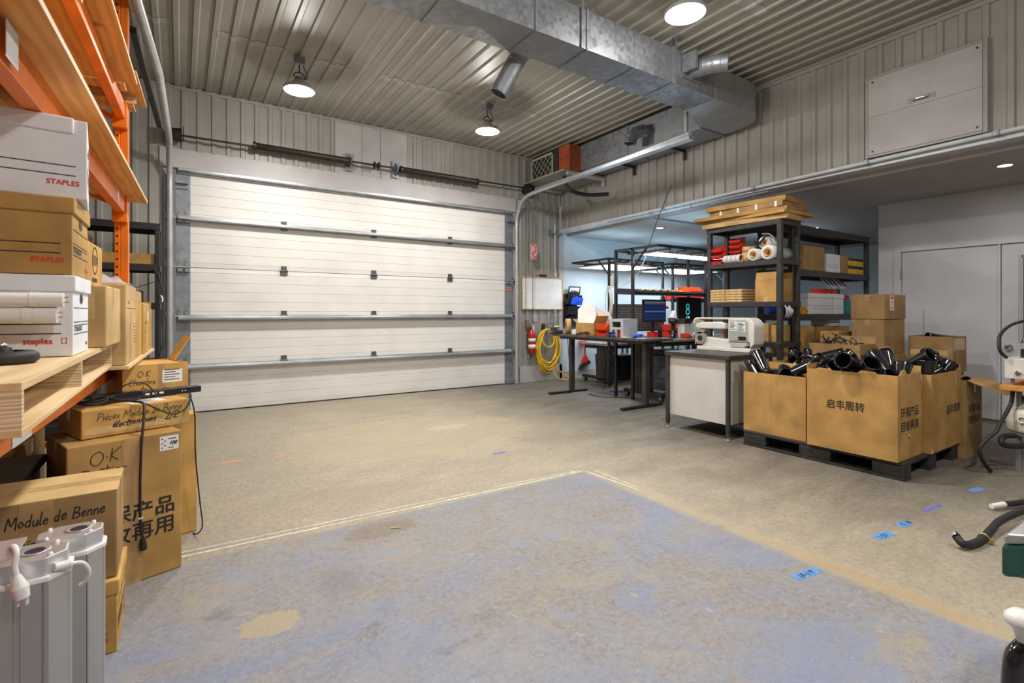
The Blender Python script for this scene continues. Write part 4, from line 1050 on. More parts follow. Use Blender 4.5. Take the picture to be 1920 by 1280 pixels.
# flat parts carton on top
w, d, h = .45, .34, .132
b = carton('flat_carton', 'flat taped carton labelled Pièces Module de Benne 2/2 on the large carton', -.234, 3.225, w, d, .686, h, 22, 'kraft2', tapemat='cleartape')
slant_tape(b, '-y', w, d, .01, .41, .018, .05)
hand('Pièces Module de Benne', .034, b, '-y', w, d, .055, .078, .0024, .2, .02, 5, 1.0)
hand('électroniques', .030, b, '-y', w, d, .115, .040, .0042, .35, .03, 6, 1.08)
hand('2/2', .036, b, '-y', w, d, .335, .042, .0042, .3, .05, 7)
MB().b(-.02, .13, -.13, -.03, h, h + .0015).build('paper_label', M['paper'], b, local=True)
mm = MB()
for k in range(6): mm.b(0, .10 - .012 * (k % 3), -.12 + k * .014, -.116 + k * .014, h + .0015, h + .0022)
mm.build('printed_lines', M['ink'], b, local=True)
# open carton marked chambre
w, d, h = .315, .34, .29
b = open_carton('open_carton', 'open-topped brown carton marked O.K Chambre with one raised flap, behind the flat carton', -.165, 3.66, w, d, .686, h, 17, 'kraft2', ())
MB().prism([(.315 / 2 - .006, .288), (.315 / 2, .288), (.315 / 2 + .085, .43), (.315 / 2 + .079, .433)], 'y', .05, .165).build('flap', M['kraft2'], b, local=True)
MB().b(-w / 2 + .008, w / 2 - .008, -d / 2 + .008, d / 2 - .008, h - .012, h - .006).build('inner_flap', M['kraft2'], b, local=True)
side_bar(b, '-y', w, d, .185, .285, .18, .255, 'paper', 'paper_label')
for k in range(5): side_bar(b, '-y', w, d, .195, .27 - .02 * (k % 2), .195 + k * .014, .199 + k * .014, e=.0014)
for s, u, z in (('O.K', .065, .222), ('Chambre', .025, .178), ('de', .08, .143), ('nettoyage', .03, .105)): hand(s, .034 if s != 'de' else .03, b, '-y', w, d, u, z, .0026, .15, .02, int(z * 900))
slant_tape(b, '-y', w, d, .165, .20, .02, .29, 'tape')

# front pair: Module de Benne carton on an archive box
b = archive_box('brown storage box on the floor under the carton marked Module de Benne', -.40, 2.545, .40, .31, 0, .272, 0, 'kraft2', 'STAPLES')
w, d, h = .43, .32, .325
b = carton('module_carton', 'brown carton hand-lettered Module de Benne behind the silver lamp housings', -.418, 2.565, w, d, .273, h, 1, 'kraft3', False)
hand('Module de Benne', .042, b, '-y', w, d, .122, .243, .0040, .16, .03, 11, .86)
hand('Matériel Production', .040, b, '-y', w, d, .118, .162, .0036, .16, .03, 12, .76)
m = MB()
m.b(-w / 2, w / 2, -d / 2, -.004, h, h + .005).b(-w / 2, w / 2, .004, d / 2, h, h + .005)
m.build('top_flap', M['kraft4'], b, local=True)
MB().b(-w / 2, w / 2, -.03, .03, h + .005, h + .006).b(w / 2 - .0002, w / 2 + .001, -.03, .03, h - .08, h + .006).build('packing_tape', M['cleartape'], b, local=True)
MB().b(-w / 2 + .16, -w / 2 + .25, -d / 2 - .0008, -d / 2, .0, h).build('packing_tape', M['tape'], b, local=True)

# ---------------------------------------------------------------- power strips and cables on the flat carton
ps = thing('power_strip', 'black power strip lying on the flat carton, white switch marks on top', 'power strip', (-.10, 3.30, .82), R(20))
MB().b(-.20, .20, -.028, .028, .001, .038).build('body', M['blackp'], ps, bevel=.006, local=True)
m = MB()
for k in range(3): m.b(-.07 + k * .032, -.05 + k * .032, -.0288, -.028, .016, .026)
m.b(.10, .106, -.0288, -.028, .016, .021).b(.115, .121, -.0288, -.028, .016, .021)
m.build('printed_marks', M['paper'], ps, local=True)
m = MB()
for k in range(5): m.b(-.16 + k * .06, -.13 + k * .06, -.012, .012, .038, .0395)
m.build('socket_row', M['blackrub'], ps, local=True)
ps2 = thing('power_strip', 'tangle-side black power strip lying left of the one with white marks', 'power strip', (-.275, 3.20, .82), R(28))
MB().b(-.11, .11, -.03, .03, .001, .045).build('body', M['blackgloss'], ps2, bevel=.008, local=True)
m = MB().tube(smoothpath([(.0, .0, .045), (.05, -.01, .085), (.12, -.02, .08), (.16, -.04, .03), (.165, -.05, .004)]), .004, 6)
m.build('cord', M['blackrub'], ps2, local=True)
def cable(label, pts, r=.0055, mat='blackrub', n=7, name='power_cable', cat='cable', group=None):
    o = MB().tube(smoothpath(pts, n), r, 8).build(name, M[mat]); return tag(o, label, cat, group)
# main cable hanging over the front of both cartons, plug at the end
c1 = cable('thick black cable draped down the front of the large carton, plug at its end', [(-.33, 3.20, .862), (-.27, 3.10, .845), (-.20, 3.06, .838), (-.155, 3.038, .828), (-.148, 2.995, .79), (-.152, 2.957, .70), (-.156, 2.938, .62), (-.160, 2.936, .45), (-.158, 2.938, .28), (-.150, 2.94, .205)], .006)
m = MB().cyl((-.150, 2.94, .205), (-.148, 2.94, .165), .011, .015, 12).cyl((-.148, 2.94, .165), (-.148, 2.94, .15), .015, .013, 12)
m.build('plug', M['blackrub'], c1)
m = MB()
for dx in (-.006, .006): m.b(-.148 + dx - .001, -.148 + dx + .001, 2.937, 2.943, .128, .152)
m.build('prong', M['chrome'], c1)
MB().b(-.166, -.150, 2.929, 2.946, .30, .306).build('cable_tie', M['paper'], c1)
cable('black cord sagging across the writing of the flat carton', [(-.30, 3.17, .845), (-.16, 3.05, .828), (-.09, 3.055, .785), (-.03, 3.075, .755), (.02, 3.095, .775), (.045, 3.14, .83), (.03, 3.3, .83)], .004)
cable('thin black cord hanging down the right side of the cartons to the floor', [(.04, 3.18, .825), (.062, 3.21, .72), (.066, 3.23, .5), (.085, 3.26, .25), (.10, 3.30, .08), (.075, 3.35, .02), (.06, 3.42, .006)], .0035)
for k, (px_, py_, r_) in enumerate(((-.38, 3.15, .07), (-.36, 3.13, .055), (-.35, 3.16, .06))):
    pts = [(px_ + r_ * 1.2 * math.cos(a), py_ + r_ * math.sin(a) * .8, .826 + .007 * k + .008 * (1 + math.sin(2 * a + k))) for a in [2 * PI * i / 18 for i in range(19)]]
    cable(['coiled black cord at the left end of the flat carton, lowest loop', 'coiled black cord at the left end of the flat carton, middle loop', 'coiled black cord at the left end of the flat carton, top loop'][k], pts, .0045, n=2, group='coiled cords on the flat carton')

# ---------------------------------------------------------------- two aluminium lamp housings, bottom left
def housing(label, cx, cy, rz, W_, D_, H_, flange=False):
    t = thing('aluminium_housing', label, 'lamp housing', (cx, cy, 0), R(rz))
    ch = .032; hw, hd = W_ / 2, D_ / 2
    poly = [(-hw + ch, -hd), (-.012, -hd), (-.010, -hd + .005), (-.002, -hd + .005), (0, -hd), (.034, -hd), (.035, -hd + .004), (.037, -hd + .004), (.038, -hd), (hw - ch, -hd), (hw - .004, -hd + ch), (hw - .004, -hd + ch + .006), (hw, -hd + ch + .008), (hw, hd - ch), (hw - ch, hd), (-hw + ch, hd), (-hw, hd - ch), (-hw, -hd + ch)]
    MB().prism(poly, 'z', 0.004, H_ - .05).build('extrusion', M['alu'], t, local=True)
    o2 = [(-hw + ch, -hd - .004), (hw - ch, -hd - .004), (hw + .004, -hd + ch), (hw + .004, hd - ch), (hw - ch, hd + .004), (-hw + ch, hd + .004), (-hw - .004, hd - ch), (-hw - .004, -hd + ch)]
    MB().prism(o2, 'z', H_ - .05, H_ - .038).build('gasket_rim', M['whitep'], t, bevel=.003, local=True)
    MB().prism(o2, 'z', 0, .006).build('foot_rim', M['alu'], t, local=True)
    o3 = [(x * .90, y * .86) for x, y in o2]
    MB().prism(o3, 'z', H_ - .038, H_).build('end_cap', M['alucap'], t, bevel=.003, local=True)
    MB().lathe([(.016, .0003), (.026, .0003), (.029, .002), (.027, .0035), (.018, .0015)], 28, Matrix.Translation((.015, .005, H_ - .0005))).build('socket_ring', M['alucap'], t, local=True)
    MB().lathe([(0, .0005), (.0185, .0008)], 24, Matrix.Translation((.015, .005, H_))).build('socket', pm('dark_socket', (.01, .014, .05), .2), t, local=True)
    m = MB()
    for sx_, sy_ in ((-.75, -.75), (-.75, .75), (.75, .75), (.7, -.78)): m.lathe([(0, .006), (.004, .005), (.005, 0)], 10, Matrix.Translation((sx_ * hw * .85, sy_ * hd * .8, H_)))
    m.build('screw_heads', M['whitep'], t, local=True)
    return t
ha_ = housing('tall aluminium lamp housing, the taller one nearer the brown carton', -.235, 1.695, 3, .135, .11, .712)
hb_ = housing('aluminium lamp housing with a white plug hanging from its top, at the left bottom corner', -.292, 1.545, 3, .155, .12, .728)
def zm(M_, pts): return pts
m = MB().tube(smoothpath([(-.255, 1.63, .695), (-.25, 1.605, .69), (-.245, 1.58, .69), (-.235, 1.55, .685)]), [.010 + .0018 * (i % 2) for i in range(19)], 10)
m.build('strain_relief', M['whitep'], ha_)
m = MB().tube(smoothpath([(-.236, 1.50, .700), (-.224, 1.505, .699), (-.208, 1.51, .698)]), [.009 + .0018 * (i % 2) for i in range(13)], 10)
m.build('strain_relief', M['whitep'], hb_)
m = MB().tube(smoothpath([(-.208, 1.51, .698), (-.19, 1.52, .69), (-.18, 1.53, .665), (-.186, 1.54, .64), (-.198, 1.55, .628)]), .0045, 8)
m.build('cord', M['whitep'], hb_)
m = MB().tube(smoothpath([(-.31, 1.50, .760), (-.297, 1.476, .772), (-.290, 1.463, .762), (-.292, 1.459, .737), (-.289, 1.458, .715)]), .0055, 8)
m.build('cord', M['whitep'], hb_)
m = MB().cyl((-.289, 1.458, .716), (-.284, 1.457, .690), .007, .015, 12).cyl((-.284, 1.457, .690), (-.280, 1.456, .668), .015, .013, 12)
for dx in (-.006, .008): m.b(-.280 + dx - .002, -.280 + dx + .002, 1.453, 1.459, .652, .67)
m.build('plug', M['whitep'], hb_)
m = MB().add([(-.372, 1.44, .751), (-.292, 1.458, .757), (-.282, 1.507, .778), (-.372, 1.52, .774), (-.372, 1.44, .747), (-.292, 1.458, .753), (-.282, 1.507, .774), (-.372, 1.52, .770)], [(0, 1, 2, 3), (7, 6, 5, 4), (0, 4, 5, 1), (1, 5, 6, 2), (2, 6, 7, 3), (3, 7, 4, 0)])
m.build('mounting_plate', M['alucap'], hb_)
m = MB().tube(smoothpath([(-.205, 1.63, .30), (-.19, 1.60, .25), (-.187, 1.58, .19), (-.20, 1.56, .15), (-.206, 1.55, .08), (-.20, 1.54, .0065)]), .006, 8)
m.build('cord', M['whitep'], ha_)

# ---------------------------------------------------------------- black steel shelving at the back left
def steel_shelf(label, x0, x1, y0, y1, levels, ztop, matn='black', name='shelving_unit', post=.045, board=.035, cat='shelving unit', lip=.05):
    t = thing(name, label, cat, ((x0 + x1) / 2, (y0 + y1) / 2, 0))
    for x in (x0, x1 - post):
        for y in (y0, y1 - post): MB().b(x, x + post, y, y + post, 0, ztop).build('post', M[matn], t, bevel=.004)
    for z in levels:
        MB().b(x0 + .002, x1 - .002, y0 + .004, y1 - .004, z - .012, z).b(x0 - .004, x1 + .004, y0 - .004, y0 + .012, z - lip, z).b(x0 - .004, x1 + .004, y1 - .012, y1 + .004, z - lip, z).b(x0 - .004, x0 + .012, y0, y1, z - lip, z).b(x1 - .012, x1 + .004, y0, y1, z - lip, z).build('shelf', M[matn], t, bevel=.003)
    return t
steel_shelf('black steel shelving unit against the ribbed wall behind the orange upright', -1.45, -.19, 6.60, 7.05, (.15, .75, 1.37, 1.78, 2.22), 2.22, lip=.07)
b = open_carton('tray_carton', 'shallow open brown tray carton on the black shelving by the garage door', -.47, 6.80, .48, .36, 1.781, .11, 0, 'kraft', ())
carton('carton', 'square brown carton with draped film on the black shelving, left of the shallow tray', -.98, 6.80, .38, .36, 1.781, .29, 0, 'kraft', False)
carton('carton', 'brown carton on the very top of the black shelving', -1.05, 6.80, .40, .34, 2.221, .19, 0, 'kraft2')
t = thing('small_black_box', 'small black box on the black shelving, below the shallow tray', 'box', (-.40, 6.75, 1.372)); MB().b(-.48, -.34, 6.68, 6.82, 1.372, 1.50).build('body', M['blackp'], t, bevel=.006)
cable('black cord hanging at the right post of the black shelving', [(-.25, 6.585, 1.75), (-.19, 6.57, 1.62), (-.165, 6.57, 1.4), (-.17, 6.57, 1.2), (-.16, 6.57, 1.0), (-.19, 6.56, .8)], .005)
c_ = cable('white cord end hooked on the right post of the black shelving', [(-.18, 6.57, 1.45), (-.165, 6.56, 1.41), (-.17, 6.56, 1.38)], .008, 'whitep')
cable('thin wire stretched across the ribbed wall inside the black shelving', [(-1.0, 7.08, 1.30), (-.6, 7.08, 1.47), (-.25, 7.08, 1.62)], .004)
# ================================================================ FLOOR TAPE
def strip(label, x0, y0, x1, y1, w, mat='whitetape', name='floor_tape', cat='tape', group=None, z=.0012):
    d = Vector((x1 - x0, y1 - y0, 0)); L = d.length; d.normalize(); n = Vector((-d.y, d.x, 0))
    k = 14; vs = []; r = random.Random(int(x0 * 100 + y0 * 7 + 3))
    for i in range(k + 1):
        p = Vector((x0, y0, 0)) + d * (L * i / k)
        a = w / 2 * (1 + r.uniform(-.12, .12)); b_ = w / 2 * (1 + r.uniform(-.12, .12))
        vs += [p + n * a + Vector((0, 0, z)), p - n * b_ + Vector((0, 0, z)), p + n * a, p - n * b_]
    m = MB(); fs = []
    for i in range(k):
        a = i * 4
        fs += [(a, a + 1, a + 5, a + 4), (a, a + 4, a + 6, a + 2), (a + 1, a + 3, a + 7, a + 5)]
    fs += [(0, 2, 3, 1), (k * 4, k * 4 + 1, k * 4 + 3, k * 4 + 2)]
    o = m.add(vs, fs).build(name, M[mat]); return tag(o, label, cat, group)
strip('long white tape line along the back edge of the worn blue floor, left half', -.02, 3.128, 1.35, 3.088, .014)
strip('second narrow white tape edge beside the left half of the long tape line', -.01, 3.185, 1.70, 3.125, .010)
strip('white tape line along the back edge of the blue floor, right half to the corner', 1.36, 3.088, 2.69, 3.058, .014)
strip('thin white tape remnant just behind the right half of the long tape line', 1.9, 3.13, 2.66, 3.085, .009)
strip('white tape leading from the corner of the blue floor toward the camera', 2.70, 3.05, 2.735, 2.50, .014)
strip('thin white tape remnant beside the tape leading toward the camera', 2.775, 3.02, 2.77, 2.55, .010)
def bluebit(label, x, y, ang, L, w, mat='bluetape', word=None, group=None):
    a = R(ang); dx, dy = math.cos(a) * L / 2, math.sin(a) * L / 2
    o = strip(label, x - dx, y - dy, x + dx, y + dy, w, mat, 'masking_tape', 'tape', group)
    if word: txt(word, w * .85, M['ink'], o, (x - dx * .75 + math.sin(a) * w * .3, y - dy * .75 - math.cos(a) * w * .3, .0014), (math.cos(a), math.sin(a), 0), (-math.sin(a), math.cos(a), 0), 'handwriting', shear=.2)
    return o
bluebit('light blue masking tape on the blue floor beside the amber edge line', 2.54, 1.26, -6, .18, .05, word='18-1/9')
bluebit('light blue masking tape on the concrete, nearest to the camera of the row of three', 3.34, 1.235, -6, .16, .055, word='1-53')
bluebit('light blue masking tape with jagged ends, middle of the row on the concrete', 3.625, 1.236, -6, .115, .055, word='12 30')
bluebit('violet masking tape strip on the concrete beyond the light blue ones', 4.07, 1.235, -6, .21, .028, 'purptape')
bluebit('light blue masking tape scrap on the grey floor near the pallet of cartons', 4.76, 1.19, -6, .14, .05)
bluebit('small blue tape scrap on the beige concrete beyond the corner of the tape line', 2.40, 3.86, -5, .13, .03, 'purptape')
o = MB().tube([(1.03, 2.865, .004), (1.06, 2.85, .004), (1.085, 2.838, .004)], .004, 6).build('wood_splinter', M['whitetape']); tag(o, 'pale splinter lying on the worn blue floor', 'splinter')

# ================================================================ PALLET WITH CARTONS OF BLACK FUNNELS
pp = thing('plastic_pallet', 'black plastic pallet under the big open cartons on the right', 'pallet', (5.09, 2.17, 0))
X0, X1, YA, YB = 4.52, 5.655, 1.535, 2.83
MB().b(X0, X1, YA, YB, .112, .14).build('top_deck', M['palletp'], pp, bevel=.006)
for x0, x1 in ((X0, X0 + .13), ((X0 + X1) / 2 - .07, (X0 + X1) / 2 + .07), (X1 - .13, X1)):
    MB().b(x0, x1, YA, YB, 0.001, .022).build('runner', M['palletp'], pp, bevel=.004)
    for y0, y1 in ((YA, YA + .22), ((YA + YB) / 2 - .13, (YA + YB) / 2 + .13), (YB - .22, YB)):
        MB().b(x0, x1, y0, y1, .02, .114).build('block', M['palletp'], pp, bevel=.012)
        m = MB()
    m = MB()
    for k in range(26): m.b(x0 + .02, x1 - .02, YA + .26 + k * .031, YA + .266 + k * .031, .022, .028)
    m.build('runner_ribs', M['palletp'], pp)
m = MB()
for k in range(4): m.b(X0 - .004, X0 + .01, YA + .02 + k * .0, YA + .06, .035 + k * .018, .042 + k * .018)
m.build('corner_ribs', M['palletp'], pp)

def wavy_carton(t, w, d, h, mat, cut=.02, seed=1):
    pass
# big front carton
w, d, h = .455, .655, .65
big = open_carton('open_carton', 'biggest open carton at the near corner of the black pallet, Chinese print on two sides', 4.712, 1.895, w, d, .141, h, 0, 'kraft', (('+x', .05, 8), ('+y', .04, 10)), group=None)
side_txt(big, '启丰周转', .082, '-x', w, d, .155, .345, fat=.0013, sx=.86)
side_txt(big, '环保产品', .082, '-y', w, d, .055, .33, fat=.0013, sx=1.05)
side_txt(big, '回收再用', .082, '-y', w, d, .055, .225, fat=.0013, sx=1.05)
side_bar(big, '-y', w, d, .19, .235, .47, .648, 'tape', 'packing_tape'); side_bar(big, '-x', w, d, .265, .31, .55, .648, 'tape', 'packing_tape')
side_bar(big, '-y', w, d, .20, .225, .02, .17, 'tape', 'packing_tape'); side_bar(big, '-y', w, d, .205, .222, .155, .185, 'paper', 'paper_scrap')
side_bar(big, '-y', w, d, .445, .455, .58, .635, 'paper', 'paper_scrap')
# worn rim flaps
for y0, y1, hh in ((1.70, 1.84, .018), (2.02, 2.16, .012)):
    MB().prism([(y0, .79), (y0 + .02, .79 + hh), (y1 - .03, .79 + hh * 1.2), (y1, .79)], 'x', 4.4855, 4.4895).build('torn_flap', M['kraft2'], big)
MB().prism([(4.52, .79), (4.56, .825), (4.62, .83), (4.66, .79)], 'y', 1.5685, 1.5725).build('torn_flap', M['kraft2'], big)
w2, d2_, h2 = .42, .58, .56
sm = open_carton('open_carton', 'low plain open carton at the far end of the black pallet beside the cream table', 4.748, 2.548, w2, d2_, .141, h2, 0, 'kraft', ())
side_bar(sm, '-x', w2, d2_, .27, .273, .02, .55, 'kraft3', 'centre_crease')
w3, d3_, h3 = .68, .66, .63
rt = open_carton('open_carton', 'tall open carton at the right end of the pallet, Chinese print on its near side', 5.315, 1.845, w3, d3_, .141, h3, 0, 'kraft', (('+x', .04, -8), ('+y', .03, 10)))
side_txt(rt, '启丰周转', .085, '-y', w3, d3_, .33, .285, fat=.0013, sx=.95)
side_bar(rt, '-y', w3, d3_, .53, .57, .50, .628, 'tape', 'packing_tape')
side_bar(rt, '-y', w3, d3_, .012, .03, .0, .03, 'paper', 'paper_scrap')
bk = open_carton('open_carton', 'open carton at the back of the pallet, hidden but for its heaped funnels', 5.315, 2.53, .695, .60, .141, .63, 0, 'kraft2', ())
w4, d4, h4 = .41, .475, .68
fb = open_carton('open_carton', 'open carton standing on the floor right of the pallet, one flap folded out', 5.875, 1.72, w4, d4, 0, h4, 0, 'kraft3', (('-y', .27, 110),))
side_txt(fb, '环保产品', .075, '-y', w4, d4, .05, .40, fat=.0013); side_txt(fb, '回收再用', .075, '-y', w4, d4, .05, .30, fat=.0013)
side_bar(fb, '-y', w4, d4, .20, .23, .56, .66, 'tape', 'packing_tape')
wl = open_carton('open_carton', 'taped open carton of funnels against the white double door', 7.215, 2.145, .43, .40, .60, .40, 0, 'kraft3', ())
slant_tape(wl, '-x', .43, .40, .02, .36, .19, .25); slant_tape(wl, '-y', .43, .40, .02, .38, .25, .38)
carton('carton', 'brown carton on the floor under the taped carton of funnels', 7.215, 2.145, .40, .37, 0, .60, 0, 'kraft3', False)

fn = thing('funnel', 'glossy black funnel heaped in the biggest carton at the near pallet corner', 'funnel', (0, 0, 0), 0, 'funnels in the biggest carton')
prof = [(.031, -.12), (.036, -.118), (.040, -.06), (.060, .12), (.064, .146), (.064, .15), (.061, .15), (.057, .12), (.036, -.06), (.031, -.116)]
MB().lathe(prof, 28, closed=True).build('cone', M['blackgloss'], fn, local=True)
MB().lathe([(.0635, .141), (.0658, .143), (.0658, .150), (.0605, .151), (.0605, .149)], 28).build('rim', M['blackgloss'], fn, local=True)
FUN = {"small":[[4.76,2.627,0.635,-0.466,-0.93,-2.635],[4.763,2.328,0.587,1.477,0.0,-1.667],[4.598,2.771,0.702,2.714,-0.258,-0.308],[4.677,2.464,0.598,-1.385,-0.033,-1.863],[4.762,2.541,0.588,1.468,-0.39,1.493],[4.67,2.608,0.694,1.613,1.339,-0.393],[4.79,2.474,0.72,0.947,-0.643,1.016],[4.634,2.707,0.764,-0.604,-0.636,-1.306],[4.817,2.751,0.655,0.425,0.595,-2.806]],"big":[[4.757,1.684,0.657,1.172,1.328,0.887],[4.676,2.025,0.658,1.454,0.603,1.116],[4.708,1.629,0.73,-0.526,0.339,-0.909],[4.599,1.737,0.705,0.815,0.716,-0.959],[4.639,1.937,0.657,1.467,-0.446,1.036],[4.538,1.851,0.694,-0.441,1.078,0.973],[4.859,1.949,0.726,0.233,0.652,1.86],[4.613,2.111,0.719,0.22,0.795,-1.926],[4.733,2.114,0.724,-0.685,0.25,1.33],[4.758,1.776,0.727,-0.978,2.078,-1.105],[4.843,2.097,0.728,0.65,-0.06,-2.427],[4.588,1.824,0.789,-0.906,0.263,2.577],[4.733,1.928,0.759,0.627,-1.198,1.905],[4.567,1.912,0.842,-0.602,1.202,2.463],[4.879,1.777,0.836,0.981,0.823,1.621],[4.713,1.752,0.833,0.95,-0.397,2.729]],"right":[[5.437,1.99,0.647,-1.467,-0.447,-0.644],[5.334,1.816,0.647,-1.467,-0.446,-2.43],[5.39,1.568,0.647,-1.421,-0.891,1.358],[5.151,1.996,0.647,1.97,1.814,0.473],[5.102,1.682,0.647,1.421,0.892,0.412],[5.331,1.675,0.697,0.623,-0.826,1.581],[5.28,1.838,0.757,1.269,1.688,1.114],[5.091,2.02,0.718,-0.306,1.708,1.393],[5.356,2.028,0.686,1.041,-0.495,2.793],[5.53,1.848,0.756,-2.36,-0.595,1.299],[5.572,1.893,0.647,1.171,-1.328,0.293],[5.057,1.578,0.724,-0.094,0.04,-1.571],[5.477,1.997,0.757,-1.893,-0.999,-1.307],[5.233,2.054,0.678,0.999,0.812,-0.344],[5.25,2.111,0.767,-1.005,-0.268,-2.064],[5.106,1.901,0.818,-1.496,-0.114,0.257],[5.506,1.619,0.715,0.47,-0.542,1.806],[5.58,1.687,0.726,-0.157,0.267,-0.192],[5.312,1.917,0.813,-0.752,-0.653,1.05],[5.453,1.7,0.799,-0.511,-0.394,1.564],[5.219,1.702,0.84,1.008,0.325,-0.445]],"back":[[5.607,2.767,0.766,3.054,-0.0,-0.675],[5.316,2.544,0.658,1.47,-0.329,-0.165],[5.499,2.419,0.658,-1.385,-1.027,-1.505],[5.076,2.66,0.657,-1.477,0.0,-0.05],[5.395,2.342,0.715,-0.161,-0.863,-0.703],[5.445,2.475,0.72,0.559,-0.593,1.067],[5.453,2.684,0.657,-1.477,0.0,-2.615],[5.547,2.682,0.722,-1.126,-0.413,0.732],[5.597,2.49,0.77,1.326,-0.671,0.161],[5.308,2.773,0.766,-3.118,0.101,1.35],[5.127,2.499,0.704,-0.79,-0.729,0.323],[5.518,2.501,0.833,-1.137,2.829,0.625],[5.28,2.323,0.782,-0.785,-0.581,-2.795],[5.315,2.657,0.737,1.253,-0.932,-1.661],[5.204,2.523,0.764,-0.502,-2.599,-0.961],[5.281,2.584,0.795,-1.967,-0.156,-2.063]],"wall":[[7.225,2.227,0.927,1.421,-0.892,1.974],[7.058,2.163,0.928,1.463,-0.503,0.149],[7.178,2.132,0.977,0.727,-1.908,1.793]],"floorbox":[[5.768,1.691,0.567,1.675,-2.695,0.051],[5.944,1.847,0.568,-1.404,-0.964,1.785],[5.914,1.587,0.628,-1.197,2.718,-0.776],[5.875,1.902,0.639,-1.033,0.701,-1.307],[5.868,1.682,0.623,0.744,-0.575,-0.377],[5.962,1.776,0.633,-0.265,-0.706,0.342]]}
FLAB = {'big': ('glossy black funnel heaped in the biggest carton at the near pallet corner', 'funnels in the biggest carton'),
 'small': ('glossy black funnel in the low plain carton beside the cream table', 'funnels in the low carton'),
 'right': ('glossy black funnel in the tall carton at the right end of the pallet', 'funnels in the right carton'),
 'back': ('glossy black funnel heaped in the carton at the back of the pallet', 'funnels in the back carton'),
 'wall': ('black funnel in the taped carton against the white double door', 'funnels by the double door'),
 'floorbox': ('black funnel in the carton on the floor with one flap folded outward', 'funnels in the floor carton')}
first = True
for k, lst in FUN.items():
    for v in lst:
        if first: fn.location = v[:3]; fn.rotation_euler = v[3:]; fn['label'], fn['group'] = FLAB[k]; first = False
        else: copy_thing(fn, v[:3], v[3:], *FLAB[k])

# ================================================================ CREAM TABLE WITH THE WHITE MACHINE
tb = thing('side_table', 'dark-topped metal table with cream side panels in front of the black shelf', 'table', (4.88, 3.355, 0))
TX0, TX1, TY0, TY1 = 4.49, 5.27, 2.965, 3.735
MB().b(TX0 - .01, TX1 + .01, TY0 - .01, TY1 + .01, .795, .84).build('tabletop', M['brownmetal'], tb, bevel=.004)
MB().b(TX0 + .03, TX0 + .04, TY0 + .035, TY1 - .035, .15, .795).build('front_panel', M['offwhite'], tb, bevel=.002)
MB().b(TX0 + .035, TX1 - .035, TY0 + .02, TY0 + .03, .15, .795).build('side_panel', M['offwhite'], tb, bevel=.002)
MB().b(TX0 + .035, TX1 - .035, TY1 - .03, TY1 - .02, .15, .795).build('side_panel', M['offwhite'], tb, bevel=.002)
for x in (TX0, TX1 - .035):
    for y in (TY0, TY1 - .035):
        l = MB().b(x, x + .035, y, y + .035, .045, .795).build('leg', M['brownmetal'], tb, bevel=.003)
        MB().cyl((x + .0175, y + .0175, .012), (x + .0175, y + .0175, .05), .008, n=10).lathe([(0, .0), (.026, .0), (.028, .008), (.014, .016), (0, .016)], 18, Matrix.Translation((x + .0175, y + .0175, 0.0005))).build('levelling_foot', M['stile'], l)
MB().b(TX0 + .06, TX1 - .06, TY0 + .06, TY1 - .06, .17, .19).build('bottom_tray', M['brownmetal'], tb)

mc = thing('polishing_machine', 'cream bench machine with two wheels and a labelled control panel on the dark-topped table', 'machine', (5.07, 3.36, .84))
xf = 4.985
def yz(poly, x0, x1, name, mat, bev=.004): return MB().prism(poly, 'x', x0, x1).build(name, M[mat], mc, bevel=bev)
yz([(3.70, .841), (3.06, .841), (3.04, .87), (3.05, .885), (3.70, .885)], xf, xf + .20, 'base', 'cream', .006)
yz([(3.62, .885), (3.70, .93), (3.70, .985), (3.60, .99), (3.28, .965), (3.06, .955), (3.06, .93), (3.14, .885)], xf + .02, xf + .18, 'lower_housing', 'cream', .008)
yz([(3.28, .93), (3.08, .945), (3.085, .92), (3.12, .895), (3.27, .895)], xf + .005, xf + .022, 'chip_tray', 'grey', .002)
shell = [(3.05, .885), (3.005, .93)] + [(3.00 + .10 - .10 * math.cos(a) - .0, 1.11 + .10 * math.sin(a)) for a in [PI / 2 * k / 6 for k in range(7)]] + [(3.70, 1.21)] + [(3.70 + .05 * math.sin(a), 1.16 + .05 * math.cos(a)) for a in [PI / 2 * k / 4 for k in range(5)]] + [(3.75, 1.14), (3.73, 1.14), (3.72, 1.175), (3.66, 1.19), (3.30, 1.19), (3.30, .95), (3.05, .95)]
yz(shell, xf + .0, xf + .19, 'upper_housing', 'cream', .008)
yz([(3.66, 1.085), (3.33, 1.085), (3.33, 1.145), (3.40, 1.165), (3.62, 1.155), (3.70, 1.14), (3.71, 1.11), (3.69, 1.09)], xf - .012, xf + .06, 'arm', 'cream', .01)
for y, z, r in ((3.665, 1.105, .082), (3.655, .975, .070)):
    o = MB().cyl((xf + .002, y, z), (xf + .055, y, z), r, n=36).build('wheel', pm('grey_wheel', (.36, .32, .28), .5, .2, .12, 10), mc, bevel=.004)
    MB().cyl((xf - .004, y, z), (xf + .002, y, z), r * .42, n=24).build('hub', M['darksteel' if z < 1 else 'grey'], o)
yz([(3.745, .90), (3.745, 1.18), (3.735, 1.18), (3.735, .90)], xf + .03, xf + .12, 'end_guard', 'cream', .002)
pan = yz([(3.285, .965), (3.285, 1.185), (3.09, 1.185), (3.065, 1.16), (3.065, .965)], xf - .006, xf + .002, 'control_panel', 'greygreen', .003)
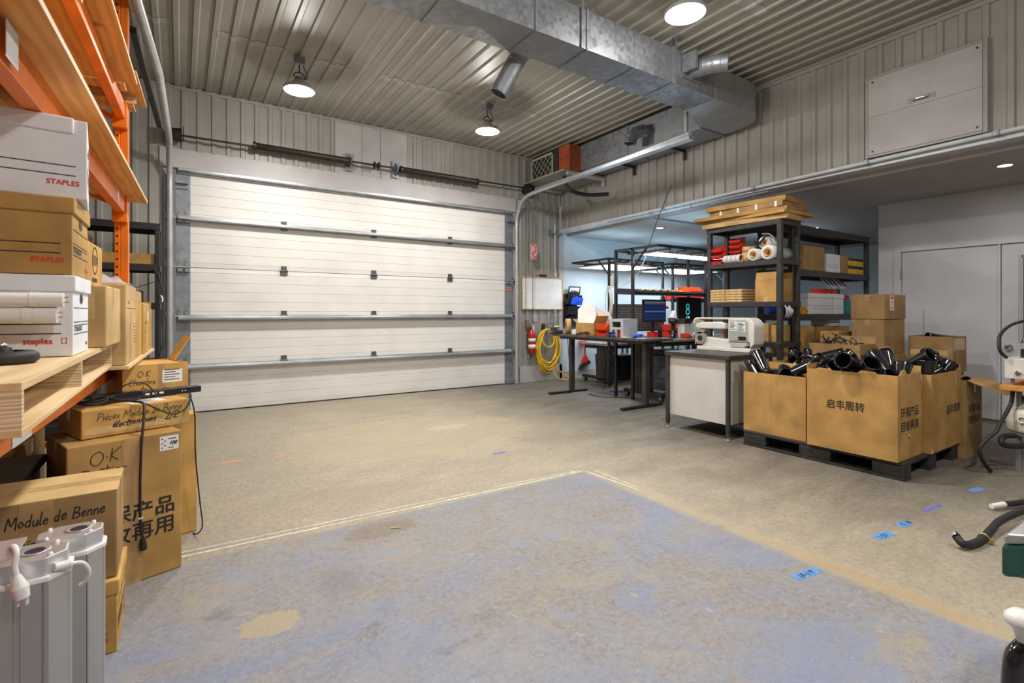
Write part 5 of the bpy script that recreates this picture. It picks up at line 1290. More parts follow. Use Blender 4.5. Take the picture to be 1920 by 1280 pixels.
for ya, yb, za, zb, tx in ((3.277, 3.195, 1.07, 1.175, 1), (3.185, 3.095, 1.065, 1.165, 2)):
    lb = MB().b(xf - .0075, xf - .006, yb, ya, za, zb).build('paper_label', M['paper'], pan)
    m = MB()
    for k in range(6): m.b(xf - .0083, xf - .0075, yb + .008 + .012 * ((k + tx) % 3), ya - .008, zb - .016 - k * .015, zb - .009 - k * .015)
    m.build('printed_lines', M['ink'], lb)
MB().prism([(3.175, 1.0), (3.165, 1.012), (3.095, 1.012), (3.085, 1.0), (3.085, .985), (3.095, .975), (3.165, .975), (3.175, .985)], 'x', xf - .014, xf - .006).build('switch_socket', M['blackp'], pan, bevel=.003)
MB().cyl((xf - .004, 3.70, .90), (xf + .01, 3.70, .90), .006, n=8).build('screw', M['darksteel'], mc)

# ================================================================ TALL BLACK SHELF A AND WHAT IS ON IT
SA = (5.43, 5.83, 2.96, 3.88)
LV = (2.285, 1.85, 1.385, .935, .47, .10)
steel_shelf('tall black shelving unit behind the cream-panelled table, flat cartons on top', *SA, LV, 2.285, 'shelfp', post=.05, lip=.055)
# flattened cartons on top
flats = [(5.62, 3.42, .42, 1.02, .055, 3, 'kraft4'), (5.70, 3.36, .60, .94, .034, -2, 'kraft2'), (5.62, 3.47, .50, 1.10, .042, 6, 'kraft'), (5.66, 3.38, .52, .88, .060, 1, 'kraft3'), (5.64, 3.40, .50, .93, .055, 5, 'kraft')]
z = 2.286
fl_l = ['pale bundle of flattened cartons at the bottom of the pile on the tall black shelf', 'flattened carton sticking out to the right, second from the bottom of the shelf-top pile', 'long flattened carton sticking out to the left in the middle of the shelf-top pile', 'flattened carton bundle with white tape tabs, second from the top of the shelf-top pile', 'topmost flattened carton of the pile on the tall black shelf']
for (cx, cy, w, d, h, rz, mt), l in zip(flats, fl_l):
    t = thing('flattened_carton', l, 'flat carton', (cx, cy, z), R(rz), 'flattened cartons on the shelf top')
    MB().b(-w / 2, w / 2, -d / 2, d / 2, .001, h - .001).build('sheet_stack', M[mt], t, bevel=.003, local=True)
    m = MB()
    for k in range(1, 4): m.b(-w / 2 - .001, w / 2 + .001, -d / 2 - .001, d / 2 + .001, h * k / 4 - .0012, h * k / 4 + .0012)
    m.build('sheet_gaps', M['kraft3'], t, local=True)
    if mt == 'kraft3':
        for k in range(4): MB().b(-w / 2 - .002, -w / 2 + .03, -.38 + k * .22, -.355 + k * .22, -.0, h).build('white_tape_tab', M['paper'], t, local=True)
    z += h + .001
# red bins (open-front)
def bin_(label, x, y, z, rz=0, w=.11, d=.14, h=.07, mat='red', group=None, name='parts_bin'):
    t = thing(name, label, 'bin', (x, y, z), R(rz), group)
    m = MB().b(-w / 2, w / 2, -d / 2, d / 2, .001, .005)
    m.prism([(-d / 2, .001), (-d / 2 - .012, h * .45), (-d / 2 - .008, h * .45), (-d / 2 + .004, .001)], 'x', -w / 2, w / 2)
    m.b(-w / 2, w / 2, d / 2 - .004, d / 2, .001, h)
    for s in (-1, 1): m.prism([(-d / 2, .001), (d / 2, .001), (d / 2, h), (-d / 2 + .05, h), (-d / 2 - .012, h * .45)], 'x', s * (w / 2 - .002) - .002, s * (w / 2 - .002) + .002)
    m.build('body', M[mat], t, local=True)
    MB().b(-w / 2 - .003, w / 2 + .003, d / 2 - .006, d / 2 + .004, h - .008, h).build('rim', M[mat], t, local=True)
    return t
for k in range(3): bin_(['lowest red bin of the short stack at the left end of the tall black shelf', 'middle red bin of the short stack at the left end of the tall black shelf', 'top red bin of the short stack at the left end of the tall black shelf'][k], 5.50, 3.77, 1.851 + .074 * k, -90, .15, .10, .072, group='short red bin stack')
for k in range(5): bin_('dark red bin in the taller stack behind the short one on the tall black shelf', 5.62, 3.60, 1.851 + .064 * k, -90, .15, .10, .06, group='taller red bin stack')
# clear tape rolls
for k in range(5):
    x, y = (5.50, 3.66 - .055 * k) if k < 4 else (5.60, 3.47)
    t = thing('tape_roll', ['clear packing tape roll farthest left in the row on the tall black shelf', 'clear packing tape roll second from the left in the row on the tall black shelf', 'clear packing tape roll third from the left in the row on the tall black shelf', 'clear packing tape roll next to the brown paper roll on the tall black shelf', 'clear tape roll lying behind the row, left of the brown paper roll'][k], 'tape roll', (x, y, 1.901 if k < 4 else 1.95), 0, 'clear tape rolls', rot=(R(90), 0, R(0)))
    MB().lathe([(.038, -.025), (.05, -.025), (.05, .025), (.038, .025)], 28, closed=True).build('roll', M['filmroll'], t, local=True)
    MB().lathe([(.035, -.0255), (.038, -.0255), (.038, .0255), (.035, .0255)], 24, closed=True).build('core', M['twine'], t, local=True)
for z0, r, h, l in ((1.851, .062, .115, 'standing brown kraft paper roll beside the stretch film on the tall black shelf'), (1.967, .070, .06, 'shorter wider kraft tape roll on top of the standing one')):
    t = thing('kraft_roll', l, 'paper roll', (5.52, 3.385, z0))
    MB().lathe([(.03, 0.001), (r, 0.001), (r, h), (.03, h)], 28, closed=True).build('roll', M['twine'], t, local=True)
def film_roll(label, x0, x1, y, z, r, rz=0):
    t = thing('stretch_film_roll', label, 'film roll', (x0, y, z), R(rz), 'stretch film rolls')
    mt = Matrix.Rotation(PI / 2, 4, 'Y')
    MB().lathe([(r * .58, 0), (r, 0), (r, x1 - x0), (r * .58, x1 - x0)], 32, mt, closed=True).build('film', M['filmroll'], t, local=True)
    MB().lathe([(r * .50, -.012), (r * .58, -.012), (r * .58, x1 - x0 + .012), (r * .50, x1 - x0 + .012)], 28, mt, closed=True).build('core', M['twine'], t, local=True)
    return t
film_roll('stretch film roll, left of the lower two on the tall black shelf', 5.42, 5.80, 3.275, 1.922, .070)
film_roll('stretch film roll, right and largest of the lower two on the tall black shelf', 5.42, 5.80, 3.108, 1.932, .080)
film_roll('stretch film roll lying on top of the other two', 5.50, 5.80, 3.195, 2.057, .066)
t = thing('tape_dispenser', 'black tape gun resting on the upper stretch film roll', 'tape dispenser', (5.47, 3.17, 2.06))
MB().cyl((5.42, 3.27, 2.05), (5.51, 3.25, 2.06), .020, .018, 12).build('handle', M['blackp'], t)
MB().quadbar((5.47, 3.24, 2.03), (5.45, 3.14, 2.125), .03, .012).build('arm', M['blackp'], t)
MB().tube(smoothpath([(5.47, 3.20, 2.15), (5.46, 3.12, 2.14), (5.47, 3.07, 2.10), (5.48, 3.05, 2.05)]), .008, 8).build('frame', M['stile'], t)
# bundles on the third level
for k in range(5):
    t = thing('carton_bundle', ['lowest of five flat brown carton bundles below the film rolls', 'second from the bottom of five flat carton bundles below the film rolls', 'middle of five flat carton bundles below the film rolls', 'second from the top of five flat carton bundles below the film rolls', 'topmost of five flat carton bundles below the film rolls'][k], 'carton bundle', (5.58, 3.635, 1.386 + .031 * k), 0, 'carton bundles')
    MB().b(-.15, .15, -.22, .22, .001, .029).build('bundle', M['lumber'], t, bevel=.007, local=True)
    MB().b(-.1505, .1505, -.012, .012, .0005, .0295).build('band', M['kraft3'], t, local=True)
b = open_carton('open_carton', 'upright pale carton with a raised flap on the shelf below the film rolls', 5.60, 3.135, .34, .24, 1.386, .245, 0, 'kraft', (('-x', .085, -12), ('+x', .09, 10)))
slant_tape(b, '-x', .34, .24, .10, .14, .0, .05)
carton('carton', 'brown carton on the lower level of the tall black shelf, left of the post', 5.62, 3.25, .32, .26, .936, .21, 0, 'kraft3', False)
carton('carton', 'brown carton on the lower level of the tall black shelf, by the near post', 5.64, 3.08, .30, .06, .936, .19, 0, 'kraft', False)
carton('carton', 'carton two levels below the upright pale carton on the tall black shelf', 5.64, 3.2, .34, .42, .471, .30, 0, 'kraft2')
fmb = MB().grid(lambda u, v: (5.44 - .03 * math.sin(PI * v) + .14 * u, 2.93 - .035 * math.sin(PI * v) * (1 + .3 * math.sin(9 * u)), 1.335 - .12 * v + .012 * math.sin(11 * u + 5 * v)), 12, 8)
o = fmb.build('film_scrap', M['film'], solid=.002); tag(o, 'clear plastic bag hanging from the near post of the tall black shelf', 'plastic film')

# ================================================================ SHELF B ALONG THE PARTITION
SB = (5.92, 7.92, 3.10, 3.52)
steel_shelf('long black shelving unit running behind the tall shelf to the white partition corner', *SB, (2.30, 1.775, 1.245, .74, .12), 2.30, 'shelfp', post=.05, lip=.075)
carton('carton', 'square brown carton with taped seam on the long black shelf', 6.47, 3.29, .50, .34, 1.776, .295, 0, 'kraft3')
MB()
archive_box('white storage box end-on beside the square brown carton on the long shelf', 6.95, 3.29, .36, .34, 1.776, .235, 0, 'whitebox', '', lid=False)
carton('carton', 'narrow brown carton right of the white end-on storage box', 7.25, 3.29, .20, .34, 1.776, .225, 0, 'kraft3', False)
for k in range(2):
    t = thing('case', ['lower yellow case at the right end of the long shelf', 'upper yellow case at the right end of the long shelf'][k], 'case', (7.62, 3.30, 1.776 + .11 * k), 0, 'yellow cases')
    MB().b(-.24, .24, -.16, .16, .001, .075).build('body', M['yel2'], t, bevel=.01, local=True); MB().b(-.24, .24, -.155, .155, .077, .108).build('lid', M['blackp'], t, bevel=.01, local=True)
b = archive_box('white storage box seen side-on on the long shelf, below the square brown carton', 6.62, 3.28, .60, .32, 1.246, .255, 0, 'whitebox', '', hole='+x')
archive_box('white storage box end-on, right of the side-on one on the long shelf', 7.08, 3.28, .28, .32, 1.246, .255, 0, 'whitebox', '')
for k in range(4): bin_(['red bin on the white storage boxes, leftmost of four on the long shelf', 'red bin on the white storage boxes, second from the left of four', 'red bin on the white storage boxes, third from the left of four', 'red bin at the right end of the row on the white storage boxes'][k], 7.0 + .17 * k, 3.30, 1.502 if k < 2 else 1.44, 0, .14, .18, .075, group='red bins on the long shelf')
for k in range(2):
    t = thing('riser_tray', ['teal tray under the third red bin on the long shelf', 'teal tray under the last red bin on the long shelf'][k], 'tray', (7.34 + .17 * k, 3.30, 1.246))
    MB().b(-.075, .075, -.12, .12, .001, .192).build('body', M['tealbin'], t, bevel=.008, local=True)
for k in range(5):
    o = MB().cyl((7.10 + .11 * k, 3.22, 1.59), (7.28 + .11 * k, 3.42, 1.74), .018, n=12).build('plastic_tube', M['filmroll' if k % 2 else 'grey']); tag(o, 'pale plastic tube leaning in the red bins on the long shelf', 'tube', 'tubes in the red bins')
t = thing('storage_tote', 'blue tote behind the near post of the tall shelf, seen below the square brown carton', 'tote', (6.25, 3.35, 1.246)); MB().b(-.2, .1, -.1, .14, .001, .30).build('body', M['blue'], t, bevel=.01, local=True); MB().b(-.21, .11, -.11, .15, .30, .325).build('lid', M['navy'], t, bevel=.005, local=True)
bin_('yellow bin left of the side-on white storage box', 6.21, 3.16, 1.246, 0, .16, .1, .09, 'yel2')
carton('carton', 'yellowish carton on the low level of the long shelf, nearest the tall shelf', 6.30, 3.30, .42, .32, .741, .36, 0, 'kraft2', False)
carton('carton', 'brown carton on the low level of the long shelf, in the middle', 6.80, 3.30, .44, .32, .741, .35, 0, 'kraft', False)
carton('carton', 'yellowish carton on the low level of the long shelf, next to the big carton stack', 7.24, 3.30, .40, .32, .741, .34, 0, 'kraft2', False)
t = thing('binder', 'white folder lying on the low level of the long shelf', 'folder', (7.02, 3.25, 1.083)); MB().b(-.14, .14, -.11, .11, .01, .10).build('body', M['paper'], t, bevel=.004, local=True); MB().b(-.141, .141, -.111, -.109, .05, .056).build('printed_line', M['ink'], t, local=True)

# ================================================================ CARTON STACKS IN FRONT OF SHELF B
b = carton('carton', 'top carton of the tall stack by the partition, white arrow label on its side', 6.735, 2.545, .57, .335, 1.19, .28, 0, 'kraft3')
side_bar(b, '-y', .57, .335, .14, .24, .10, .265, 'paper', 'paper_label')
m = MB()
for x in (.16, .195):
    m.prism([(-.285 + x, .19), (-.285 + x + .012, .215), (-.285 + x + .024, .19), (-.285 + x + .016, .19), (-.285 + x + .016, .155), (-.285 + x + .008, .155), (-.285 + x + .008, .19)], 'y', -.169, -.1678)
m.build('printed_arrows', M['redink'], b, local=True)
m = MB(); m.b(-.285 + .155, -.285 + .225, -.169, -.1678, .225, .255); m.build('printed_mark', M['redink'], b, local=True)
side_txt(b, 'TOP', .03, '-y', .57, .335, .155, .115, bold=.001)
carton('carton', 'carton directly below the arrow-labelled one in the tall stack', 6.735, 2.545, .56, .32, .80, .388, 0, 'kraft3')
carton('carton', 'carton at the foot of the tall stack in front of the partition', 6.735, 2.545, .56, .34, .30, .498, 0, 'kraft3')
carton('carton', 'low carton on the floor under the tall stack', 6.735, 2.545, .58, .36, 0, .298, 0, 'kraft')
carton('carton', 'medium carton left of the tall stack, its top level with the wires', 6.45, 2.86, .36, .20, .55, .50, 0, 'kraft')
carton('carton', 'carton on the floor under the medium one left of the tall stack', 6.45, 2.86, .36, .22, 0, .548, 0, 'kraft3')
w, d, h = .38, .50, .93
b = open_carton('open_carton', 'deep open carton full of black wires behind the pallet', 6.03, 2.62, w, d, 0, h, 0, 'kraft3', (('+x', .08, 20),))
for k in range(9):
    r_ = random.Random(k); pts = []
    x, y = 5.94 + r_.random() * .16, 2.44 + r_.random() * .36
    for i in range(6): pts.append((x + r_.uniform(-.08, .08), y + r_.uniform(-.10, .10), .85 + .04 * i * r_.random() + (.05 if i in (2, 3) else 0)))
    o = MB().tube(smoothpath(pts, 5), .005, 6).build('loose_wire', M['blackrub']); tag(o, 'black wire loop sticking out of the deep carton behind the pallet', 'wire', 'wires in the deep carton')
MB().b(5.86, 6.2, 2.39, 2.85, .84, .846).build('divider', M['kraft3'], b)
carton('carton', 'small carton leaning between the deep wire carton and the tall stack', 6.33, 2.42, .16, .26, .0, .90, 0, 'kraft3', False)

# white sheet leaning against the partition
o = MB().b(PX - .035, PX - .012, 2.50, 2.72, .0, 1.31).build('white_board', M['partition']); tag(o, 'plain white board leaning on the partition behind the tall carton stack', 'board')

# ================================================================ CART WITH WHITE CONTROL BOX AT THE RIGHT EDGE
ct = thing('utility_cart', 'wood-shelved cart at the right edge carrying the cream control box', 'cart', (5.75, 1.18, 0))
MB().b(5.42, 6.2, .72, 1.22, .655, .695).build('wood_shelf', M['wood'], ct, bevel=.004)
MB().b(5.50, 6.15, .75, 1.15, .30, .32).build('lower_shelf', M['greytop'], ct)
for x in (5.56, 6.12):
    for y in (.75, 1.12): MB().b(x, x + .03, y, y + .03, .0, .655).build('leg', M['stile'], ct)
cb = thing('control_box', 'cream metal control box with chrome latch on the cart', 'control box', (5.7, 1.1, .696))
MB().b(5.47, 6.0, .80, 1.20, .745, .905).build('casing', M['cream'], cb, bevel=.006)
for x in (5.5, 5.95):
    for y in (.83, 1.15): MB().b(x, x + .02, y, y + .02, .696, .745).build('foot', M['stile'], cb)
MB().b(5.455, 5.472, 1.10, 1.14, .79, .80).b(5.452, 5.462, 1.115, 1.13, .775, .81).b(5.44, 5.47, 1.118, 1.126, .787, .797).build('latch', M['chrome'], cb)
o = cable('black hose arching from the control box in front of the double door', [(5.48, 1.19, .91), (5.40, 1.21, .97), (5.44, 1.22, 1.08), (5.62, 1.20, 1.16), (5.9, 1.16, 1.20), (6.2, 1.1, 1.22)], .012, name='hose', cat='hose')
for k in range(4): cable(['black cable coil on the control box, lowest loop', 'black cable coil on the control box, second loop', 'black cable coil on the control box, third loop', 'black cable coil on the control box, top loop'][k], [(5.74 + .17 * math.cos(a), 1.02 + .13 * math.sin(a), .917 + .016 * k + .004 * math.sin(3 * a)) for a in [2 * PI * i / 16 for i in range(17)]], .010, n=2, name='cable_coil', group='cable coil on the control box')
jg = thing('plastic_jug', 'milky plastic jug with brown cap on the lower shelf of the cart', 'jug', (5.62, 1.08, .321))
MB().lathe([(0, 0.001), (.13, .001), (.14, .02), (.14, .10), (.132, .125), (.132, .14), (.12, .17), (.06, .22), (.045, .235), (.045, .255), (0, .255)], 28).build('body', M['jug'], jg, local=True)
MB().lathe([(.05, .25), (.052, .275), (.04, .285), (0, .285)], 20).build('cap', M['hookbrown'], jg, local=True)
MB().lathe([(.02, 0), (.028, 0), (.028, .03), (.02, .03)], 16, Matrix.Translation((-.13, .02, .11)) @ Matrix.Rotation(-PI / 2, 4, 'Y'), closed=True).build('spout', M['jug'], jg, local=True)
cable('black hose bending down from the cart to the floor by the open flap', [(5.52, 1.16, .66), (5.50, 1.165, .56), (5.44, 1.18, .48), (5.36, 1.20, .40), (5.32, 1.215, .335), (5.25, 1.25, .28), (5.20, 1.28, .21), (5.23, 1.275, .12), (5.34, 1.25, .016)], .014, name='hose', cat='hose')
h2_ = cable('short thick black hose with two metal clamps under the cart', [(5.48, 1.14, .30), (5.40, 1.18, .30), (5.34, 1.19, .27), (5.36, 1.17, .235), (5.46, 1.12, .225), (5.65, 1.05, .225)], .021, name='hose', cat='hose')
for y in (1.105, 1.065): MB().cyl((5.50 + (1.105 - y), y + .005, .225), (5.525 + (1.105 - y), y - .007, .225), .026, n=16).build('hose_clamp', M['chrome'], h2_)
h3_ = cable('thick black hose with a brass ring clamp on the floor at the right edge', [(3.50, .955, .055), (3.49, .925, .032), (3.56, .905, .024), (3.66, .895, .026), (3.82, .90, .03), (4.0, .90, .045), (4.2, .87, .06), (4.5, .82, .06), (4.9, .72, .04)], .020, name='hose', cat='hose')
MB().lathe([(.0205, -.006), (.026, -.006), (.026, .006), (.0205, .006)], 20, Matrix.Translation((3.70, .896, .027)) @ Matrix.Rotation(R(80), 4, 'Y'), closed=True).b(3.69, 3.705, .85, .868, .006, .03).build('ring_clamp', pm('brass', (.55, .42, .18), .35, .8, .1, 10), h3_)
MB().cyl((3.503, .958, .058), (3.512, .967, .064), .020, n=14).build('metal_end', M['chrome'], h3_)
h4_ = cable('black tube with a white end plug lying beyond the clamped hose', [(4.44, .975, .03), (4.56, .93, .03), (4.9, .82, .03)], .019, name='hose', cat='hose')
MB().cyl((4.33, 1.01, .03), (4.44, .975, .03), .015, .018, 14).build('white_end', M['whitep'], h4_)
# machine cut off by the lower right edge
gm_ = thing('green_machine', 'dark green machine corner cut off by the lower right edge, white knob below', 'machine', (1.9, .30, 0))
MB().prism([(1.715, .43), (1.75, .40), (1.80, .20), (2.5, .0), (2.6, .3), (2.1, .43)], 'z', .575, .665).build('housing', M['green'], gm_, bevel=.012)
MB().prism([(1.72, .425), (1.76, .39), (1.81, .21), (2.5, .02), (2.6, .29), (2.1, .42)], 'z', .665, .69).build('top_plate', M['alu'], gm_, bevel=.006)
MB().b(1.92, 2.3, .16, .32, .05, .58).build('stand', M['green'], gm_, bevel=.01)
MB().b(1.86, 2.4, .08, .38, 0, .05).build('base_plate', M['green'], gm_, bevel=.01)
MB().lathe([(0, .03), (.022, .026), (.036, .012), (.036, -.006), (.02, -.02), (.012, -.05), (0, -.05)], 24, Matrix.Translation((1.725, .39, .478))).cyl((1.725, .39, .445), (1.95, .30, .45), .012, n=10).build('white_knob', M['whitep'], gm_)
MB().tube(smoothpath([(1.95, .28, .425), (1.80, .36, .42), (1.735, .395, .40), (1.712, .405, .35), (1.712, .405, .2), (1.75, .385, .08), (1.9, .29, .05)]), .022, 12).build('black_tube', M['blackgloss'], gm_)

gm_.location.x += .075; gm_.location.y -= .03
# ================================================================ THINGS ON THE BACK WALL RIGHT OF THE GARAGE DOOR
wbd = thing('whiteboard', 'wood-framed whiteboard on the ribbed wall above the yellow hose', 'whiteboard', (5.575, 7.46, 1.32))
MB().b(5.12, 6.03, 7.452, 7.465, 1.33, 1.90).build('panel', M['foam'], wbd)
MB().b(5.105, 6.045, 7.44, 7.47, 1.895, 1.915).b(5.105, 6.045, 7.44, 7.47, 1.315, 1.335).b(5.105, 5.122, 7.44, 7.47, 1.335, 1.895).b(6.028, 6.045, 7.44, 7.47, 1.335, 1.895).build('frame', M['lumber'], wbd, bevel=.002)
t = thing('board_eraser', 'black eraser standing on the top edge of the whiteboard', 'eraser', (5.58, 7.45, 1.916)); MB().b(5.51, 5.65, 7.43, 7.47, 1.916, 1.965).build('body', M['blackrub'], t, bevel=.006)
t = thing('wall_outlet', 'white double outlet on the ribbed wall below the whiteboard', 'outlet', (5.40, 7.465, 1.15))
MB().b(5.36, 5.44, 7.455, 7.475, 1.09, 1.22).build('plate', M['trim'], t, bevel=.004); MB().b(5.388, 5.412, 7.452, 7.456, 1.165, 1.20).b(5.388, 5.412, 7.452, 7.456, 1.11, 1.145).build('sockets', M['grey'], t)
fe = thing('fire_extinguisher', 'red fire extinguisher with white labels hanging beside the yellow hose', 'fire extinguisher', (5.275, 7.38, .52))
MB().lathe([(0, 0.0), (.05, 0), (.066, .02), (.066, .34), (.055, .40), (.03, .43), (.022, .46), (0, .46)], 28).build('cylinder', M['redpaint'], fe, local=True)
for z0, z1 in ((.10, .17), (.22, .28)):
    MB().lathe([(.0668, z0), (.0672, z0), (.0672, z1), (.0668, z1)], 28).build('paper_label', M['paper'], fe, local=True)
MB().cyl((0, 0, .455), (0, 0, .50), .018, n=12).quadbar((.0, 0, .50), (-.08, -.02, .53), .018, .012).quadbar((.0, 0, .49), (-.08, -.02, .48), .018, .008).build('valve', M['chrome'], fe, local=True)
MB().tube(smoothpath([(-.01, -.01, .47), (-.07, .0, .44), (-.095, .01, .30), (-.09, .01, .10), (-.07, .01, -.02)]), .009, 8).build('hose', M['blackrub'], fe, local=True)
MB().cyl((-.072, .01, .0), (-.062, .01, -.07), .012, .016, 12).build('nozzle', M['chrome'], fe, local=True)
MB().b(.0, .04, -.02, .03, .44, .52).build('tag', M['paper'], fe, local=True)
MB().b(-.03, .03, .066, .095, .05, .5).build('wall_bracket', M['stile'], fe, local=True)
o = MB().b(5.19, 5.24, 7.42, 7.47, .96, 1.12).build('wood_block', M['hookbrown']); tag(o, 'short brown wooden block on the wall above the fire extinguisher', 'wood block')
o = MB().prism([(5.55, .93), (5.61, .93), (5.615, 1.02), (5.60, 1.06), (5.565, 1.06), (5.55, 1.02)], 'y', 7.42, 7.47).build('wall_hook', M['blackrub'], bevel=.004); tag(o, 'black hook on the wall above the yellow hose coil', 'hook')
# yellow hose coil
m = MB(); rr = random.Random(3)
for k in range(11):
    a_ = .22 + .035 * math.sin(k * 2.3); h_ = .36 + .05 * math.sin(k * 1.7 + 1); cx = 5.64 + .025 * math.sin(k * 3.1); cz = .96 - h_
    pts = []
    for i in range(29):
        t_ = 2 * PI * i / 28
        pts.append((cx + a_ * math.sin(t_) * (1 + .08 * math.sin(3 * t_ + k)), 7.40 - .012 * (k % 4) + .02 * math.sin(t_ + k), cz + h_ * math.cos(t_) + (.0)))
    m.tube(pts, .0115, 7, caps=True)
m.tube(smoothpath([(5.52, 7.37, .92), (5.50, 7.36, .75), (5.58, 7.34, .64), (5.72, 7.35, .66), (5.77, 7.36, .80), (5.70, 7.38, .93)], 6), .0115, 7)
m.tube(smoothpath([(5.72, 7.36, .33), (5.74, 7.34, .18), (5.80, 7.30, .06), (5.95, 7.22, .016), (6.08, 7.2, .016), (6.05, 7.30, .06), (5.92, 7.36, .16), (5.80, 7.37, .26)], 6), .0115, 7)
hz = m.build('air_hose', M['yellow']); tag(hz, 'yellow hose coiled on the wall, one loop hanging to the floor', 'hose')
MB().tube([(5.62, 7.36, .985), (5.62, 7.36, 1.06), (5.74, 7.36, 1.06), (5.74, 7.36, .985)], .007, 6).build('hanger_loop', M['blackrub'], hz)
MB().cyl((5.875, 7.37, .50), (5.885, 7.37, .44), .02, n=10).build('coupling', M['blackrub'], hz)
# hand chain and red tag
def chain(x, y, z0, z1, name, label):
    m = MB(); z = z0
    i = 0
    while z < z1:
        q = Matrix.Translation((x + .004 * math.sin(z * 3), y, z)) @ Matrix.Rotation(PI / 2 * (i % 2), 4, 'Z') @ Matrix.Rotation(PI / 2, 4, 'X') @ Matrix.Diagonal((1, 1.9, 1, 1))
        vs = []
        m.lathe([(.0105, -.0025), (.014, 0), (.0105, .0025), (.0075, 0)], 8, q, closed=True)
        z += .041; i += 1
    o = m.build(name, M['darksteel']); return tag(o, label, 'chain')
chain(5.13, 7.36, .62, 3.40, 'hand_chain', 'dark hoist chain hanging next to the right door track')
chain(5.285, 7.36, 1.02, 3.05, 'hand_chain', 'dark hoist chain passing the red tag and the whiteboard')
rt_ = thing('red_tag', 'red and white tag hanging on the chain above the whiteboard', 'tag', (5.28, 7.33, 2.21))
MB().b(5.215, 5.345, 7.33, 7.335, 2.215, 2.49).build('panel', M['paper'], rt_)
m = MB(); r3 = random.Random(9)
for i in range(6):
    for j in range(13):
        if r3.random() < .72: m.b(5.222 + i * .02, 5.239 + i * .02, 7.3285, 7.3302, 2.222 + j * .0205, 2.240 + j * .0205)
m.build('printed_text', M['redink'], rt_)
# conduits
o = MB().cyl((5.84, 7.43, 1.92), (5.84, 7.43, 2.90), .016, n=10).b(5.82, 5.86, 7.41, 7.47, 2.05, 2.08).build('vertical_conduit', M['track']); tag(o, 'vertical steel conduit above the whiteboard', 'conduit')
o = MB().cyl((5.84, 7.43, 1.03), (5.84, 7.43, 1.31), .014, n=10).b(5.825, 5.855, 7.41, 7.47, 1.20, 1.23).build('vertical_conduit', M['track']); tag(o, 'vertical air pipe between the whiteboard and the yellow hose', 'pipe')
o = MB().cyl((5.84, 7.43, 1.03), (5.84, 7.40, .98), .024, n=12).cyl((5.78, 7.40, 1.0), (5.93, 7.40, 1.0), .018, n=10).b(5.80, 5.90, 7.385, 7.395, 1.03, 1.045).build('air_valve', pm('brass', (.55, .42, .18), .35, .8, .1, 10)); tag(o, 'brass air valve at the end of the wall pipe', 'valve')
o = MB().b(5.72, 6.02, 7.41, 7.45, 2.72, 2.745).b(5.70, 5.73, 7.40, 7.46, 2.70, 2.80).build('strut_arm', M['galv']); tag(o, 'short galvanised strut at the top of the wall conduit', 'strut')
# wall pockets in the side room
wp = thing('wall_file_rack', 'black wall file rack with tilted pockets and blue folder at the room corner', 'file rack', (6.28, 7.4, .98))
MB().b(6.09, 6.42, 7.475, 7.495, .98, 1.62).build('back_board', M['black'], wp)
for k, z in enumerate((.98, 1.19, 1.40)):
    MB().prism([(7.47, z), (7.36, z + .03), (7.32, z + .19), (7.335, z + .19), (7.375, z + .045), (7.47, z + .02)], 'x', 6.09, 6.42).build('pocket', M['blackp'], wp, bevel=.003)
for z, x in ((1.56, 6.30), (1.12, 6.30)):
    MB().prism([(7.44, z), (7.40, z + .20), (7.41, z + .20), (7.45, z)], 'x', x - .14, x + .15).build('label_frame', M['black'], wp)
    MB().prism([(7.436, z + .04), (7.398, z + .18), (7.3985, z + .18), (7.4365, z + .04)], 'x', x - .12, x + .12).build('label_card', M['paper'], wp)
    m = MB(); 
    for q in range(5): m.prism([(7.4185 - .001, z + .095), (7.4105 - .001, z + .125), (7.411, z + .125), (7.419, z + .095)], 'x', x - .08 + q * .034, x - .06 + q * .034)
    m.build('printed_text', M['ink'], wp)
fd = MB().add([(6.14, 7.33, 1.42), (6.40, 7.32, 1.40), (6.44, 7.31, 1.53), (6.20, 7.33, 1.60), (6.14, 7.345, 1.42), (6.40, 7.335, 1.40), (6.44, 7.325, 1.53), (6.20, 7.345, 1.60)], [(0, 1, 2, 3), (7, 6, 5, 4), (0, 4, 5, 1), (1, 5, 6, 2), (2, 6, 7, 3), (3, 7, 4, 0)]).build('folder', M['blue']); tag(fd, 'blue folder sticking out of the top pocket of the wall file rack', 'folder')
b_ = thing('hand_brush', 'red hand brush with dark bristles hanging low on the white wall', 'brush', (6.60, 7.46, .18))
MB().cyl((6.60, 7.45, .42), (6.60, 7.45, .60), .018, n=10).prism([(6.50, .26), (6.70, .32), (6.64, .40), (6.615, .44), (6.585, .44), (6.55, .38)], 'y', 7.43, 7.47).build('handle', M['red'], b_, bevel=.005)
MB().prism([(6.44, .16), (6.74, .27), (6.70, .33), (6.50, .265)], 'y', 7.425, 7.475).build('bristles', M['blackrub'], b_)
o = MB().b(6.46, 6.62, 7.40, 7.47, .62, .72).build('red_caddy', M['red'], bevel=.01); tag(o, 'small red wall caddy above the hand brush', 'caddy')
t = thing('wall_outlet', 'dark outlet plate on the white wall under the first workstation', 'outlet', (7.45, 7.49, .5)); MB().b(7.40, 7.50, 7.485, 7.499, .44, .58).build('plate', M['blackp'], t, bevel=.004)
for x in (7.66, 7.80):
    o = MB().b(x - .014, x + .014, 7.47, 7.498, .42, .78).build('wall_rail', M['black']); tag(o, 'left black vertical rail on the white wall under the workstation' if x < 7.7 else 'right black vertical rail on the white wall under the workstation', 'rail')

